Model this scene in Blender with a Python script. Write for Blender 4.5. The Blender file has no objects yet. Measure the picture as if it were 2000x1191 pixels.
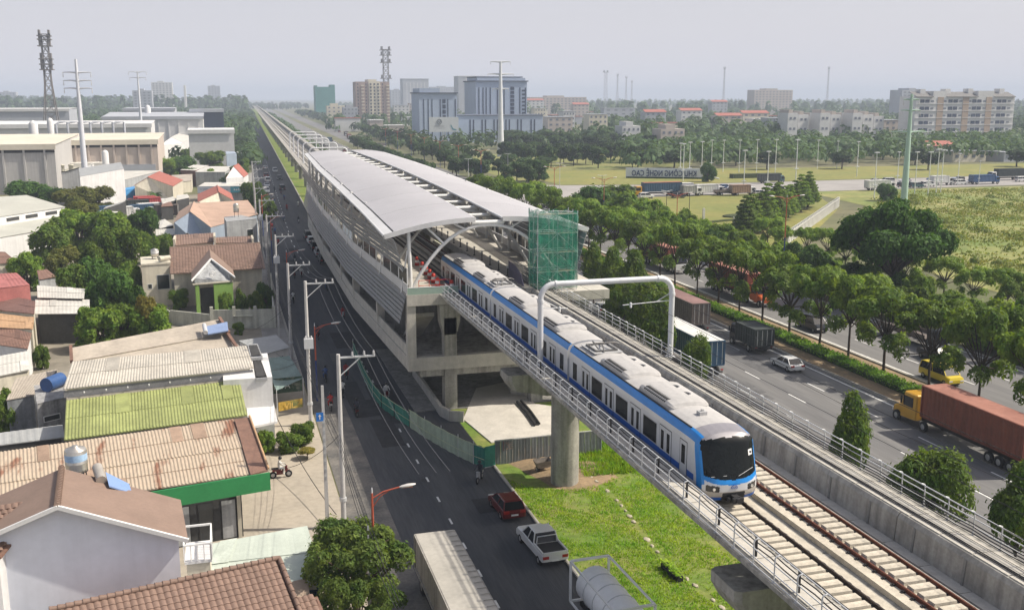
import bpy, math, random
from mathutils import Vector, Matrix

# ---------------------------------------------------------------- camera, sky, sun, exposure
SC = bpy.context.scene
COL = SC.collection
CAM_H, F_PX, Y_H, X_V = 29.5, 2000.0, 189.0, 418.0
TH = math.atan((595.5 - Y_H) / F_PX)
PS = math.atan((1000 - X_V) * math.cos(TH) / F_PX)
cd = bpy.data.cameras.new('camera')
cam = bpy.data.objects.new('camera', cd)
COL.objects.link(cam)
cam.location = (0, 0, CAM_H)
cam.rotation_euler = (math.pi / 2 - TH, 0, -PS)
cd.sensor_width = 36.0
cd.lens = 36.0 * F_PX / 2000.0
cd.clip_start = 0.5
cd.clip_end = 30000
SC.camera = cam
SUN = Vector((0.88, -0.20, 1.0)).normalized()      # towards the sun
W = bpy.data.worlds.new('World')
SC.world = W
W.use_nodes = True
nt = W.node_tree
bg = nt.nodes['Background']
sky = nt.nodes.new('ShaderNodeTexSky')
sky.sky_type = 'NISHITA'
sky.sun_disc = False
sky.sun_elevation = math.asin(SUN.z)
sky.sun_rotation = math.atan2(SUN.x, SUN.y)
sky.altitude = 20
sky.air_density = 1.0
sky.dust_density = 6.0
sky.ozone_density = 1.5
mx = nt.nodes.new('ShaderNodeMixRGB')
# haze makes the sky paler towards the horizon
wtc = nt.nodes.new('ShaderNodeTexCoord')
sep = nt.nodes.new('ShaderNodeSeparateXYZ')
nt.links.new(wtc.outputs['Generated'], sep.inputs[0])
one = nt.nodes.new('ShaderNodeMath')
one.operation = 'SUBTRACT'
one.use_clamp = True
one.inputs[0].default_value = 1.0
nt.links.new(sep.outputs['Z'], one.inputs[1])
pw = nt.nodes.new('ShaderNodeMath')
pw.operation = 'POWER'
pw.inputs[1].default_value = 3.0
nt.links.new(one.outputs[0], pw.inputs[0])
fr = nt.nodes.new('ShaderNodeMapRange')
fr.inputs[3].default_value, fr.inputs[4].default_value = .15, .70
nt.links.new(pw.outputs[0], fr.inputs[0])
nt.links.new(fr.outputs[0], mx.inputs[0])
mx.inputs[2].default_value = (9.7, 9.55, 10.3, 1)
nt.links.new(sky.outputs[0], mx.inputs[1])
nt.links.new(mx.outputs[0], bg.inputs[0])
bg.inputs[1].default_value = 0.101
sl = bpy.data.lights.new('sun', 'SUN')
so = bpy.data.objects.new('sun', sl)
COL.objects.link(so)
sl.energy = 4.9
sl.angle = math.radians(0.6)
sl.color = (1.0, 0.92, 0.79)
so.rotation_euler = SUN.to_track_quat('Z', 'Y').to_euler()
so.location = (60, -20, 90)
SC.view_settings.view_transform = 'Standard'
SC.view_settings.look = 'None'
SC.view_settings.exposure = 0.14
SC.view_settings.gamma = 1.0
SC.cycles.max_bounces = 5
SC.cycles.diffuse_bounces = 2
SC.cycles.glossy_bounces = 2
SC.cycles.transmission_bounces = 3
SC.cycles.transparent_max_bounces = 6
SC.cycles.volume_bounces = 0
SC.cycles.use_denoising = True
SC.cycles.caustics_reflective = False
SC.cycles.caustics_refractive = False

# ---------------------------------------------------------------- helpers
V = Vector
R = random.Random(7)
HAZE_D = 0.00028


def at(px, py, z=0.0):
    """photo pixel + height -> point (x across the line, y along the line, z up)"""
    h = CAM_H - z
    u, v = px - 1000, py - 595.5
    df = h * (F_PX - v * math.tan(TH)) / (py - Y_H)
    dr = h * u / ((py - Y_H) * math.cos(TH))
    return V((dr * math.cos(PS) + df * math.sin(PS), -dr * math.sin(PS) + df * math.cos(PS), z))


def ray(px, Y):
    """x on the vertical plane of image column px (approx) at distance y along the line, ground"""
    u = px - 1000
    # dr/df ratio on the horizon row
    k = u / (F_PX / math.cos(TH))
    a = PS + math.atan(k)
    return Y * math.tan(a)


def colx(px, Y, z=0.0):
    u, c, s_, C, S, dz = px - 1000, math.cos(PS), math.sin(PS), math.cos(TH), math.sin(TH), z - CAM_H
    return (F_PX * Y * s_ + u * (Y * c * C - dz * S)) / (F_PX * c - u * s_ * C)


def coly(px, X, z=0.0):
    lo, hi = 5.0, 5000.0
    for _ in range(60):
        m_ = (lo + hi) / 2
        if colx(px, m_, z) < X: lo = m_
        else: hi = m_
    return lo


def zat(X, Y, py):
    df = X * math.sin(PS) + Y * math.cos(PS)
    v, C, S = py - 595.5, math.cos(TH), math.sin(TH)
    return CAM_H - df * (F_PX * S + v * C) / (F_PX * C - v * S)


class MB:
    def __init__(s):
        s.v, s.f, s.m, s.s = [], [], [], []

    def add(s, vs, fs, m=0, sm=False):
        o = len(s.v)
        s.v += [tuple(q) for q in vs]
        for f in fs:
            s.f.append(tuple(i + o for i in f))
            s.m.append(m)
            s.s.append(sm)
        return s

    def quad(s, a, b, c, d, m=0):
        return s.add((a, b, c, d), ((0, 1, 2, 3),), m)

    def box(s, x0, x1, y0, y1, z0, z1, m=0):
        return s.add([(x0, y0, z0), (x1, y0, z0), (x1, y1, z0), (x0, y1, z0), (x0, y0, z1), (x1, y0, z1), (x1, y1, z1), (x0, y1, z1)],
                     [(3, 2, 1, 0), (4, 5, 6, 7), (0, 1, 5, 4), (1, 2, 6, 5), (2, 3, 7, 6), (3, 0, 4, 7)], m)

    def slab(s, q, th, m=0, up=None):
        """polygon q (3d points) thickened by th below it"""
        q = [V(p) for p in q]
        n = len(q)
        d = V((0, 0, -th)) if up is None else V(up) * -th
        vs = q + [p + d for p in q]
        return s.add(vs, [tuple(range(n)), tuple(range(2 * n - 1, n - 1, -1))] + [(i + n, (i + 1) % n + n, (i + 1) % n, i) for i in range(n)], m)

    def prism(s, poly, z0, z1, m=0):
        return s.slab([(p[0], p[1], z1) for p in poly], z1 - z0, m)

    def beam(s, a, b, w, h, m=0, up=(0, 0, 1)):
        a, b = V(a), V(b)
        d = b - a
        u = V(up)
        if abs(d.normalized().dot(u)) > .98:
            u = V((0, 1, 0))
        x = d.cross(u).normalized() * (w / 2)
        z = x.cross(d).normalized() * (h / 2)
        vs = [a - x - z, a + x - z, a + x + z, a - x + z, b - x - z, b + x - z, b + x + z, b - x + z]
        return s.add(vs, [(0, 1, 2, 3), (7, 6, 5, 4), (4, 5, 1, 0), (5, 6, 2, 1), (6, 7, 3, 2), (7, 4, 0, 3)], m)

    def cyl(s, a, b, r0, r1=None, n=10, m=0, cap=True, sm=True):
        r1 = r0 if r1 is None else r1
        a, b = V(a), V(b)
        d = (b - a).normalized()
        u = V((0, 0, 1)) if abs(d.z) < .9 else V((1, 0, 0))
        x = d.cross(u).normalized()
        y = d.cross(x)
        vs, fs = [], []
        for k in range(n):
            t = 2 * math.pi * k / n
            e = x * math.cos(t) + y * math.sin(t)
            vs += [a + e * r0, b + e * r1]
        for k in range(n):
            j = (k + 1) % n
            fs.append((2 * k, 2 * k + 1, 2 * j + 1, 2 * j))
        s.add(vs, fs, m, sm)
        if cap:
            s.add([vs[2 * k] for k in range(n)], [tuple(range(n))], m)
            s.add([vs[2 * k + 1] for k in range(n)], [tuple(range(n - 1, -1, -1))], m)
        return s

    def tube(s, pts, r, n=6, m=0, taper=None, cap=True):
        pts = [V(p) for p in pts]
        k = len(pts)
        vs, fs = [], []
        px = None
        for i, p in enumerate(pts):
            d = (pts[min(i + 1, k - 1)] - pts[max(i - 1, 0)]).normalized()
            u = px if px is not None else (V((0, 0, 1)) if abs(d.z) < .9 else V((1, 0, 0)))
            x = (u - d * u.dot(d)).normalized() if px is not None else d.cross(u).normalized()
            px = x
            y = d.cross(x)
            rr = r if taper is None else r + (taper - r) * i / (k - 1)
            for j in range(n):
                t = 2 * math.pi * j / n
                vs.append(p + (x * math.cos(t) + y * math.sin(t)) * rr)
        for i in range(k - 1):
            for j in range(n):
                j2 = (j + 1) % n
                fs.append((i * n + j, i * n + j2, (i + 1) * n + j2, (i + 1) * n + j))
        s.add(vs, fs, m, True)
        if cap:
            s.add(vs[:n], [tuple(range(n - 1, -1, -1))], m)
            s.add(vs[-n:], [tuple(range(n))], m)
        return s

    def lathe(s, prof, c=(0, 0, 0), n=16, m=0, sm=True):
        c = V(c)
        vs, fs = [], []
        for r, z in prof:
            for j in range(n):
                t = 2 * math.pi * j / n
                vs.append(c + V((r * math.cos(t), r * math.sin(t), z)))
        for i in range(len(prof) - 1):
            for j in range(n):
                j2 = (j + 1) % n
                fs.append((i * n + j, i * n + j2, (i + 1) * n + j2, (i + 1) * n + j))
        return s.add(vs, fs, m, sm)

    def sweep(s, prof, path, m=0, sm=False, caps=True, closed=True):
        """prof: list of (x, z) offsets; path: list of (x, y, z) stations running mainly along y"""
        n = len(prof)
        vs, fs = [], []
        for p in path:
            vs += [(p[0] + q[0], p[1], p[2] + q[1]) for q in prof]
        for i in range(len(path) - 1):
            for j in range(n if closed else n - 1):
                j2 = (j + 1) % n
                fs.append((i * n + j, (i + 1) * n + j, (i + 1) * n + j2, i * n + j2))
        s.add(vs, fs, m, sm)
        if caps and closed:
            s.add(vs[:n], [tuple(range(n))], m)
            s.add(vs[-n:], [tuple(range(n - 1, -1, -1))], m)
        return s

    def loft(s, rings, m=0, sm=True, cap0=False, cap1=False, closed=True):
        n = len(rings[0])
        vs, fs = [], []
        for r in rings:
            vs += list(r)
        for i in range(len(rings) - 1):
            for j in range(n if closed else n - 1):
                j2 = (j + 1) % n
                fs.append((i * n + j, i * n + j2, (i + 1) * n + j2, (i + 1) * n + j))
        s.add(vs, fs, m, sm)
        if cap0:
            s.add(rings[0], [tuple(range(n - 1, -1, -1))], m)
        if cap1:
            s.add(rings[-1], [tuple(range(n))], m)
        return s

    def mesh(s, name, mats, off=(0, 0, 0)):
        me = bpy.data.meshes.new(name)
        ox, oy, oz = off
        me.from_pydata([(a - ox, b - oy, c - oz) for a, b, c in s.v], [], s.f)
        mats = mats if isinstance(mats, (list, tuple)) else [mats]
        for k in mats:
            me.materials.append(k)
        if len(mats) > 1:
            me.polygons.foreach_set('material_index', s.m)
        me.polygons.foreach_set('use_smooth', s.s)
        me.update()
        return me

    def build(s, name, mats, parent=None, off=None, label=None, cat=None, group=None, kind=None):
        if parent is not None:
            if off is None:
                p = parent
                while p.parent is not None:
                    p = p.parent
                off = tuple(p.location) if p.get('_w') else (0, 0, 0)
            o = bpy.data.objects.new(name, s.mesh(name, mats, off))
            COL.objects.link(o)
            o.parent = parent
        else:
            if off is None:
                xs = [q[0] for q in s.v]; ys = [q[1] for q in s.v]; zs = [q[2] for q in s.v]
                off = ((min(xs) + max(xs)) / 2, (min(ys) + max(ys)) / 2, min(zs))
            o = bpy.data.objects.new(name, s.mesh(name, mats, off))
            COL.objects.link(o)
            o.location = off
        return tag(o, label, cat, group, kind)


def tag(o, label=None, cat=None, group=None, kind=None):
    if label: o['label'] = label
    if cat: o['category'] = cat
    if group: o['group'] = group
    if kind: o['kind'] = kind
    return o


def root(name, loc, label=None, cat=None, group=None, rz=0.0, world=True):
    """an Empty at the base of a thing; with world=True its parts are written in world coordinates"""
    o = bpy.data.objects.new(name, None)
    COL.objects.link(o)
    o.location = loc
    o.rotation_euler = (0, 0, rz)
    o.empty_display_size = .3
    if world:
        o['_w'] = 1
    return tag(o, label, cat, group)


KIDS = {}


def kids(o):
    return [c for c in o.children]


def clone(o, loc=None, rz=None, sc=None, label=None, group=None, parent=None):
    c = o.copy()
    COL.objects.link(c)
    c.parent = parent
    if loc is not None: c.location = loc
    if rz is not None: c.rotation_euler = (0, 0, rz)
    if sc is not None: c.scale = (sc, sc, sc) if isinstance(sc, (int, float)) else sc
    if label: c['label'] = label
    if group: c['group'] = group
    for ch in kids(o):
        clone(ch, parent=c)
    return c


def inst(name, me, parent, loc=(0, 0, 0), rot=None, sc=None):
    o = bpy.data.objects.new(name, me)
    COL.objects.link(o)
    o.parent = parent
    o.location = loc
    if rot is not None: o.rotation_euler = rot
    if sc is not None: o.scale = sc
    return o


# ---------------------------------------------------------------- materials
MATS = {}


def M(name, col, rough=.75, metal=0.0, var=.14, scale=1.5, bump=0.0, bscale=None, rand=0.0, streak=0.0, spec=.4, col2=None, thr=(.35, .65), detail=5.0, sc3=None, trans=0.0):
    """one procedural surface: base colour with two octaves of noise, optional second colour in patches, streaks, bump"""
    if name in MATS:
        return MATS[name]
    m = bpy.data.materials.new(name)
    m.use_nodes = True
    t = m.node_tree
    N, L = t.nodes, t.links
    b = N['Principled BSDF']
    b.inputs['Roughness'].default_value = rough
    b.inputs['Metallic'].default_value = metal
    b.inputs['Specular IOR Level'].default_value = spec
    tc = N.new('ShaderNodeTexCoord')
    src = tc.outputs['Object']
    if sc3 is not None:
        mp = N.new('ShaderNodeMapping')
        mp.inputs['Scale'].default_value = sc3
        L.new(src, mp.inputs[0])
        src = mp.outputs[0]
    n1 = N.new('ShaderNodeTexNoise')
    n1.inputs['Scale'].default_value = scale
    n1.inputs['Detail'].default_value = detail
    n1.inputs['Roughness'].default_value = .62
    L.new(src, n1.inputs['Vector'])
    mr = N.new('ShaderNodeMapRange')
    mr.inputs[1].default_value, mr.inputs[2].default_value = thr
    L.new(n1.outputs[0], mr.inputs[0])
    mixc = N.new('ShaderNodeMixRGB')
    c = list(col) + [1] if len(col) == 3 else list(col)
    lo = [k * (1 - var) for k in c[:3]] + [1]
    hi = [min(1, k * (1 + var)) for k in c[:3]] + [1]
    if col2 is not None:
        lo, hi = c, list(col2) + [1]
    mixc.inputs[1].default_value = lo
    mixc.inputs[2].default_value = hi
    L.new(mr.outputs[0], mixc.inputs[0])
    out = mixc.outputs[0]
    # fine second octave
    n2 = N.new('ShaderNodeTexNoise')
    n2.inputs['Scale'].default_value = scale * 9
    n2.inputs['Detail'].default_value = 3
    L.new(src, n2.inputs['Vector'])
    mr2 = N.new('ShaderNodeMapRange')
    mr2.inputs[1].default_value, mr2.inputs[2].default_value = .3, .7
    mr2.inputs[3].default_value, mr2.inputs[4].default_value = 1 - var * .7, 1 + var * .7
    L.new(n2.outputs[0], mr2.inputs[0])
    mu = N.new('ShaderNodeMixRGB')
    mu.blend_type = 'MULTIPLY'
    mu.inputs[0].default_value = 1
    L.new(out, mu.inputs[1])
    L.new(mr2.outputs[0], mu.inputs[2])
    out = mu.outputs[0]
    if streak:
        mp2 = N.new('ShaderNodeMapping')
        mp2.inputs['Scale'].default_value = (2.2, 2.2, .12)
        L.new(tc.outputs['Object'], mp2.inputs[0])
        n3 = N.new('ShaderNodeTexNoise')
        n3.inputs['Scale'].default_value = 1.0
        n3.inputs['Detail'].default_value = 6
        L.new(mp2.outputs[0], n3.inputs['Vector'])
        m3 = N.new('ShaderNodeMapRange')
        m3.inputs[1].default_value, m3.inputs[2].default_value = .42, .72
        m3.inputs[3].default_value, m3.inputs[4].default_value = 1, 1 - streak
        L.new(n3.outputs[0], m3.inputs[0])
        mu3 = N.new('ShaderNodeMixRGB')
        mu3.blend_type = 'MULTIPLY'
        mu3.inputs[0].default_value = 1
        L.new(out, mu3.inputs[1])
        L.new(m3.outputs[0], mu3.inputs[2])
        out = mu3.outputs[0]
    if rand:
        oi = N.new('ShaderNodeObjectInfo')
        m4 = N.new('ShaderNodeMapRange')
        m4.inputs[3].default_value, m4.inputs[4].default_value = 1 - rand, 1 + rand
        L.new(oi.outputs['Random'], m4.inputs[0])
        mu4 = N.new('ShaderNodeMixRGB')
        mu4.blend_type = 'MULTIPLY'
        mu4.inputs[0].default_value = 1
        L.new(out, mu4.inputs[1])
        L.new(m4.outputs[0], mu4.inputs[2])
        out = mu4.outputs[0]
    L.new(out, b.inputs['Base Color'])
    if bump:
        bn = N.new('ShaderNodeBump')
        bn.inputs['Strength'].default_value = bump
        bn.inputs['Distance'].default_value = .05
        n5 = N.new('ShaderNodeTexNoise')
        n5.inputs['Scale'].default_value = bscale or scale * 12
        n5.inputs['Detail'].default_value = 4
        L.new(src, n5.inputs['Vector'])
        L.new(n5.outputs[0], bn.inputs['Height'])
        L.new(bn.outputs[0], b.inputs['Normal'])
    if trans:
        b.inputs['Transmission Weight'].default_value = trans
    MATS[name] = m
    return m


def leaf_mat(name, col, col2, trans=.35):
    if name in MATS:
        return MATS[name]
    m = bpy.data.materials.new(name)
    m.use_nodes = True
    t = m.node_tree
    N, L = t.nodes, t.links
    for n in list(N):
        if n.type != 'OUTPUT_MATERIAL':
            N.remove(n)
    out = [n for n in N if n.type == 'OUTPUT_MATERIAL'][0]
    tc = N.new('ShaderNodeTexCoord')
    n1 = N.new('ShaderNodeTexNoise')
    n1.inputs['Scale'].default_value = .9
    n1.inputs['Detail'].default_value = 4
    L.new(tc.outputs['Object'], n1.inputs['Vector'])
    mr = N.new('ShaderNodeMapRange')
    mr.inputs[1].default_value, mr.inputs[2].default_value = .35, .65
    L.new(n1.outputs[0], mr.inputs[0])
    mix = N.new('ShaderNodeMixRGB')
    mix.inputs[1].default_value = tuple(col) + (1,)
    mix.inputs[2].default_value = tuple(col2) + (1,)
    L.new(mr.outputs[0], mix.inputs[0])
    oi = N.new('ShaderNodeObjectInfo')
    geo = N.new('ShaderNodeNewGeometry')
    ad = N.new('ShaderNodeMath')
    ad.operation = 'ADD'
    L.new(oi.outputs['Random'], ad.inputs[0])
    L.new(geo.outputs['Random Per Island'], ad.inputs[1])
    m4 = N.new('ShaderNodeMapRange')
    m4.inputs[2].default_value = 2.0
    m4.inputs[3].default_value, m4.inputs[4].default_value = .40, 1.85
    L.new(ad.outputs[0], m4.inputs[0])
    mu = N.new('ShaderNodeMixRGB')
    mu.blend_type = 'MULTIPLY'
    mu.inputs[0].default_value = 1
    L.new(mix.outputs[0], mu.inputs[1])
    L.new(m4.outputs[0], mu.inputs[2])
    d = N.new('ShaderNodeBsdfPrincipled')
    d.inputs['Roughness'].default_value = .6
    d.inputs['Specular IOR Level'].default_value = .2
    tr = N.new('ShaderNodeBsdfTranslucent')
    L.new(mu.outputs[0], d.inputs['Base Color'])
    mu2 = N.new('ShaderNodeMixRGB')
    mu2.blend_type = 'MULTIPLY'
    mu2.inputs[0].default_value = 1
    mu2.inputs[2].default_value = (1.9, 1.75, .5, 1)
    L.new(mu.outputs[0], mu2.inputs[1])
    L.new(mu2.outputs[0], tr.inputs['Color'])
    ms = N.new('ShaderNodeMixShader')
    ms.inputs[0].default_value = trans
    L.new(d.outputs[0], ms.inputs[1])
    L.new(tr.outputs[0], ms.inputs[2])
    L.new(ms.outputs[0], out.inputs['Surface'])
    MATS[name] = m
    return m


def glass(name, col=(.02, .025, .03), rough=.08):
    return M(name, col, rough, 0, .2, .4, spec=.7)


CONC = M('concrete', (.37, .355, .32), .85, 0, .16, .7, bump=.25, streak=.45)
CONC_L = M('concrete_light', (.49, .465, .415), .85, 0, .10, 1.2, bump=.2, streak=.12)
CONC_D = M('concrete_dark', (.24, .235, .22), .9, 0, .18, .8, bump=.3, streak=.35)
ASPH = M('asphalt', (.058, .061, .068), .9, 0, .2, 1.0, bump=.35, bscale=30, col2=(.084, .086, .09), thr=(.38, .66), sc3=(.55, .045, 1), detail=9)
ASPH_L = M('asphalt_light', (.135, .134, .135), .88, 0, .16, 1.0, bump=.3, bscale=30, col2=(.185, .181, .176), thr=(.36, .64), sc3=(.5, .03, 1), detail=9)
WHITE = M('white_paint', (.74, .74, .73), .5, 0, .05, 1.0)
STEEL = M('galvanised_steel', (.58, .59, .60), .5, .25, .08, 2.0)
PIPE = M('grey_painted_steel', (.60, .61, .63), .5, .1, .05, 1.5)
DARK = M('dark_metal', (.03, .03, .032), .6, .2, .2, 3)
BLACK = M('black_rubber', (.018, .018, .018), .8, 0, .2, 3)
GLASS = glass('window_glass')
# ---------------------------------------------------------------- ground, roads
def bend(Y):
    return .028 * max(0.0, Y - 215)


def ysteps(y0, y1):
    ys, y = [y0], y0
    while y < y1 - .01:
        y = min(y1, y + (40 if y < 600 else 150))
        ys.append(y)
    return ys


def strip(name, x0, x1, y0, y1, z, mat, label=None, kind='structure', cat=None, parent=None):
    b = MB()
    ys = ysteps(y0, y1)
    vs, fs = [], []
    for y in ys:
        vs += [(x0 + bend(y), y, z), (x1 + bend(y), y, z)]
    for i in range(len(ys) - 1):
        fs.append((2 * i, 2 * i + 1, 2 * i + 3, 2 * i + 2))
    b.add(vs, fs)
    if parent is not None:
        return b.build(name, mat, parent, off=tuple(parent.location))
    return b.build(name, mat, None, (0, 0, 0), label, cat, None, kind)


def sheet(name, pts, z, mat, label):
    b = MB()
    b.add([(p[0], p[1], z) for p in pts], [tuple(range(len(pts)))])
    return b.build(name, mat, None, (0, 0, 0), label, None, None, 'structure')


G_EARTH = M('earth_ground', (.085, .10, .038), .95, 0, .3, .012, col2=(.17, .155, .085), detail=10, bump=.3, bscale=2)
G_TOWN = M('town_ground', (.30, .27, .22), .95, 0, .2, .08, col2=(.17, .155, .125), detail=8, bump=.2, bscale=6)
G_LAWN = M('dry_lawn', (.235, .215, .058), .95, 0, .2, .05, col2=(.165, .185, .045), detail=9, bump=.3, bscale=8)
G_FIELD = M('wild_field', (.13, .185, .035), .95, 0, .3, .05, col2=(.27, .25, .09), detail=10, bump=.5, bscale=3)
G_GRASS = M('verge_grass', (.10, .19, .02), .95, 0, .3, .22, col2=(.21, .22, .06), detail=8, bump=.6, bscale=14)
G_DIRT = M('bare_dirt', (.30, .215, .13), .95, 0, .25, .5, col2=(.20, .15, .09), detail=8, bump=.5, bscale=8)
G_PAVE = M('pale_concrete_paving', (.42, .37, .30), .9, 0, .14, .25, col2=(.34, .305, .25), detail=8, bump=.15, bscale=15)

b = MB()
b.add([(-6000, -300, 0), (6000, -300, 0), (6000, 9000, 0), (-6000, 9000, 0)], [(0, 1, 2, 3)])
b.build('ground', G_EARTH, None, (0, 0, 0), 'flat earth and grass stretching out to the horizon', None, None, 'structure')
sheet('town_ground', [(-190, 20), (5.2, 20), (5.2, 330), (-60, 330), (-190, 330)], .006, G_TOWN, 'trodden earth and concrete yards between the houses')
strip('forecourt_paving', -22, 7.4, 40, 106, .012, G_PAVE, 'pale concrete forecourt beside the side street')
strip('sidewalk', 4.2, 7.5, 106, 420, .014, M('grey_pavement', (.26, .25, .235), .9, 0, .16, .5, bump=.2), 'narrow grey footpath along the side street')
strip('side_street', 7.5, 20.2, 15, 2600, .02, ASPH, 'dark asphalt side street running under the station')
strip('sunlit_road_strip', 7.5, 10.6, 15, 100, .024, M('sunlit_asphalt', (.20, .185, .165), .9, 0, .25, .5, col2=(.10, .098, .095), detail=8, bump=.2), 'dusty pale shoulder of the side street beside the poles')  # sunlit band beside the viaduct shadow, put into the road colour
strip('verge', 20.2, 46.2, 15, 2600, .024, G_GRASS, 'green verge beneath and beside the viaduct')
strip('highway', 46.5, 62.6, 15, 3200, .03, ASPH_L, 'grey asphalt highway carriageway beside the viaduct')
strip('median', 62.6, 70.4, 15, 286, .034, G_DIRT, 'earth strip between the highway carriageways')
strip('far_median', 62.6, 70.4, 345, 3200, .034, G_EARTH, 'green strip between the carriageways beyond the junction')
strip('far_carriageway', 70.4, 84.2, 15, 3200, .03, ASPH_L, 'pale asphalt far carriageway of the highway')
strip('service_road', 90.5, 98, 15, 190, .03, ASPH_L, 'narrow service road behind the roadside trees')
# the junction road to the gate
sheet('gate_road', [(84.2, 286), (112, 284), (300, 291), (420, 300), (420, 338), (300, 326), (150, 322), (112, 330), (84.2, 345)], .04, M('gate_road_asphalt', (.31, .295, .28), .9, 0, .1, .1, bump=.2, bscale=20), 'pale road running from the highway to the gate')
sheet('junction', [(62.4, 286), (84.4, 286), (84.4, 345), (62.4, 345)], .042, MATS['gate_road_asphalt'], 'road crossing through the highway median')
sheet('lawn', [(98.5, 178), (113, 182), (158, 238), (172, 268), (172, 287), (112, 282), (98.5, 284)], .044, G_LAWN, 'dry yellow lawn in front of the gate road')
sheet('gate_lawn', [(112, 332), (150, 324), (300, 328), (420, 340), (420, 385), (250, 385), (110, 400)], .045, G_LAWN, 'mown lawn behind the gate road')
sheet('park_lawn', [(100, 345), (110, 345), (110, 400), (190, 396), (230, 470), (200, 520), (128, 520), (104, 430)], .046, M('park_grass', (.15, .175, .045), .95, 0, .2, .06, col2=(.22, .21, .075), detail=8, bump=.3, bscale=6), 'park grass under the trees')
sheet('field', [(112, 105), (330, 105), (330, 284), (178, 286), (170, 240), (120, 186)], .048, G_FIELD, 'wild overgrown field behind the big tree')
# mounds and dirt round the pier, slab of the works
b = MB()
pts = [(22.5, 74), (21, 78.5), (23, 80.2), (28.5, 80), (30, 76), (29, 71.5), (26.5, 69.2), (24, 69.6)]
cz = (25.3, 75.2)
vs = [(cz[0], cz[1], .28)]
for k in range(24):
    t = k / 24 * len(pts)
    i = int(t)
    q = t - i
    p0, p1 = pts[i % 8], pts[(i + 1) % 8]
    x, y = p0[0] * (1 - q) + p1[0] * q, p0[1] * (1 - q) + p1[1] * q
    j = R.uniform(-.4, .4)
    vs.append((cz[0] + (x - cz[0]) * .6, cz[1] + (y - cz[1]) * .6, R.uniform(.1, .32)))
    vs.append((x + j, y - j, .026))
fs = []
for k in range(24):
    a, c = 1 + 2 * k, 1 + 2 * ((k + 1) % 24)
    fs += [(0, a, c), (a, a + 1, c + 1, c)]
b.add(vs, fs, 0, True)
b.build('dirt_patch', G_DIRT, None, (0, 0, 0), 'bare brown dirt heaped round the concrete pier', None, None, 'structure')

# kerbs (real steps) and painted markings
KERB = M('kerb_concrete', (.36, .345, .31), .9, 0, .15, 1.0, bump=.2)


def kerb(name, x, y0, y1, w=.22, h=.13, label=None):
    b = MB()
    path = [(x + bend(y), y, 0) for y in ysteps(y0, y1)]
    b.sweep([(-w / 2, 0), (-w / 2, h), (w / 2, h), (w / 2, 0)], path)
    b.build(name, KERB, None, (0, 0, 0), label, None, None, 'structure')


kerb('kerb', 20.3, 15, 76.5, label='low concrete kerb between side street and grass')
kerb('kerb', 20.3, 235, 900, .4, .16, label='pale kerb between the far side street and verge')
kerb('kerb', 7.4, 106, 420, label='kerb of the footpath along the side street')
kerb('kerb', 62.7, 15, 284, .35, .2, label='concrete kerb on the near side of the median')
kerb('kerb', 70.3, 15, 284, .35, .2, label='concrete kerb on the far side of the median')
kerb('kerb', 62.7, 347, 1200, .35, .2, label='kerb of the median beyond the crossing')
kerb('kerb', 46.4, 15, 900, .3, .16, label='kerb between the verge and the highway')
kerb('kerb', 84.3, 15, 284, .3, .16, label='kerb along the outer edge of the far carriageway')

# repairs and drain covers in the road surface
rq = random.Random(14)
PATCH = [M('asphalt_patch_dark', (.036, .036, .039), .9, 0, .2, .8), M('asphalt_patch_pale', (.095, .093, .09), .9, 0, .2, .8), M('highway_patch', (.115, .115, .117), .9, 0, .2, .8)]
for k in range(34):
    hw = k % 2
    x, y = (rq.uniform(47.5, 60), rq.uniform(55, 200)) if hw else (rq.uniform(10.8, 19), rq.uniform(52, 240))
    w_, l_ = rq.uniform(.4, 1.4), rq.uniform(1.2, 7)
    MB().box(x - w_, x + w_, y - l_, y + l_, .0, .0336 + .0006 * k if hw else .0236 + .0006 * k).build('road_patch', PATCH[2] if hw else PATCH[k // 2 % 2], None, None, 'repaired asphalt patch in the %s' % ('highway' if hw else 'side street'), None, None, 'structure')
for k in range(8):
    y = 58 + k * 17
    MB().cyl((12.2 + (k % 3) * 2.1, y, 0), (12.2 + (k % 3) * 2.1, y, .028), .38, n=14).build('drain_cover', DARK, None, None, 'round iron drain cover in the side street', None, None, 'structure')
PAINT = M('road_paint', (.62, .62, .60), .7, 0, .22, 2.5, thr=(.25, .6))
mk = root('lane_markings', (54, 80, .03), 'white painted lines and dashes on the highway', 'road marking')
mk['kind'] = 'structure'
b = MB()
dash = MB().box(-.08, .08, 0, 3.2, 0, .006).mesh('lane_dash', PAINT)
for x in (50.4, 54.3, 58.3):
    for k in range(34):
        y = 22 + 9.0 * k + (x * 7 % 5)
        if y < 280:
            inst('lane_dash', dash, mk, (x - 54, y - 80, .006))
for x in (74.8, 79.4):
    for k in range(20):
        y = 50 + 9 * k
        inst('lane_dash', dash, mk, (x - 54, y - 80, .006))
for x, y0, y1 in ((61.9, 15, 284), (47.1, 15, 284), (71.0, 15, 284), (83.5, 15, 284)):
    MB().box(x - .11, x + .11, y0, y1, .036, .042).build('edge_line', PAINT, mk)
mk2 = root('street_markings', (14.5, 70, .02), 'short worn white dashes along the middle of the side street', 'road marking')
mk2['kind'] = 'structure'
d2 = MB().box(-.075, .075, 0, 1.0, 0, .006).mesh('street_dash', PAINT)
for k in range(16):
    inst('street_dash', d2, mk2, (0, -16 + 4.2 * k - .4, .006))
for k in range(40):
    y = 95 + 8 * k + 80
    inst('street_dash', d2, mk2, (bend(y) - .6, y - 70, .006), None, (1, 2.5, 1))

# clumps of grass, one mass
GR1 = leaf_mat('grass_blade', (.12, .26, .012), (.25, .34, .03), .35)
GR2 = leaf_mat('field_blade', (.12, .19, .028), (.25, .24, .07), .3)


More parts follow.
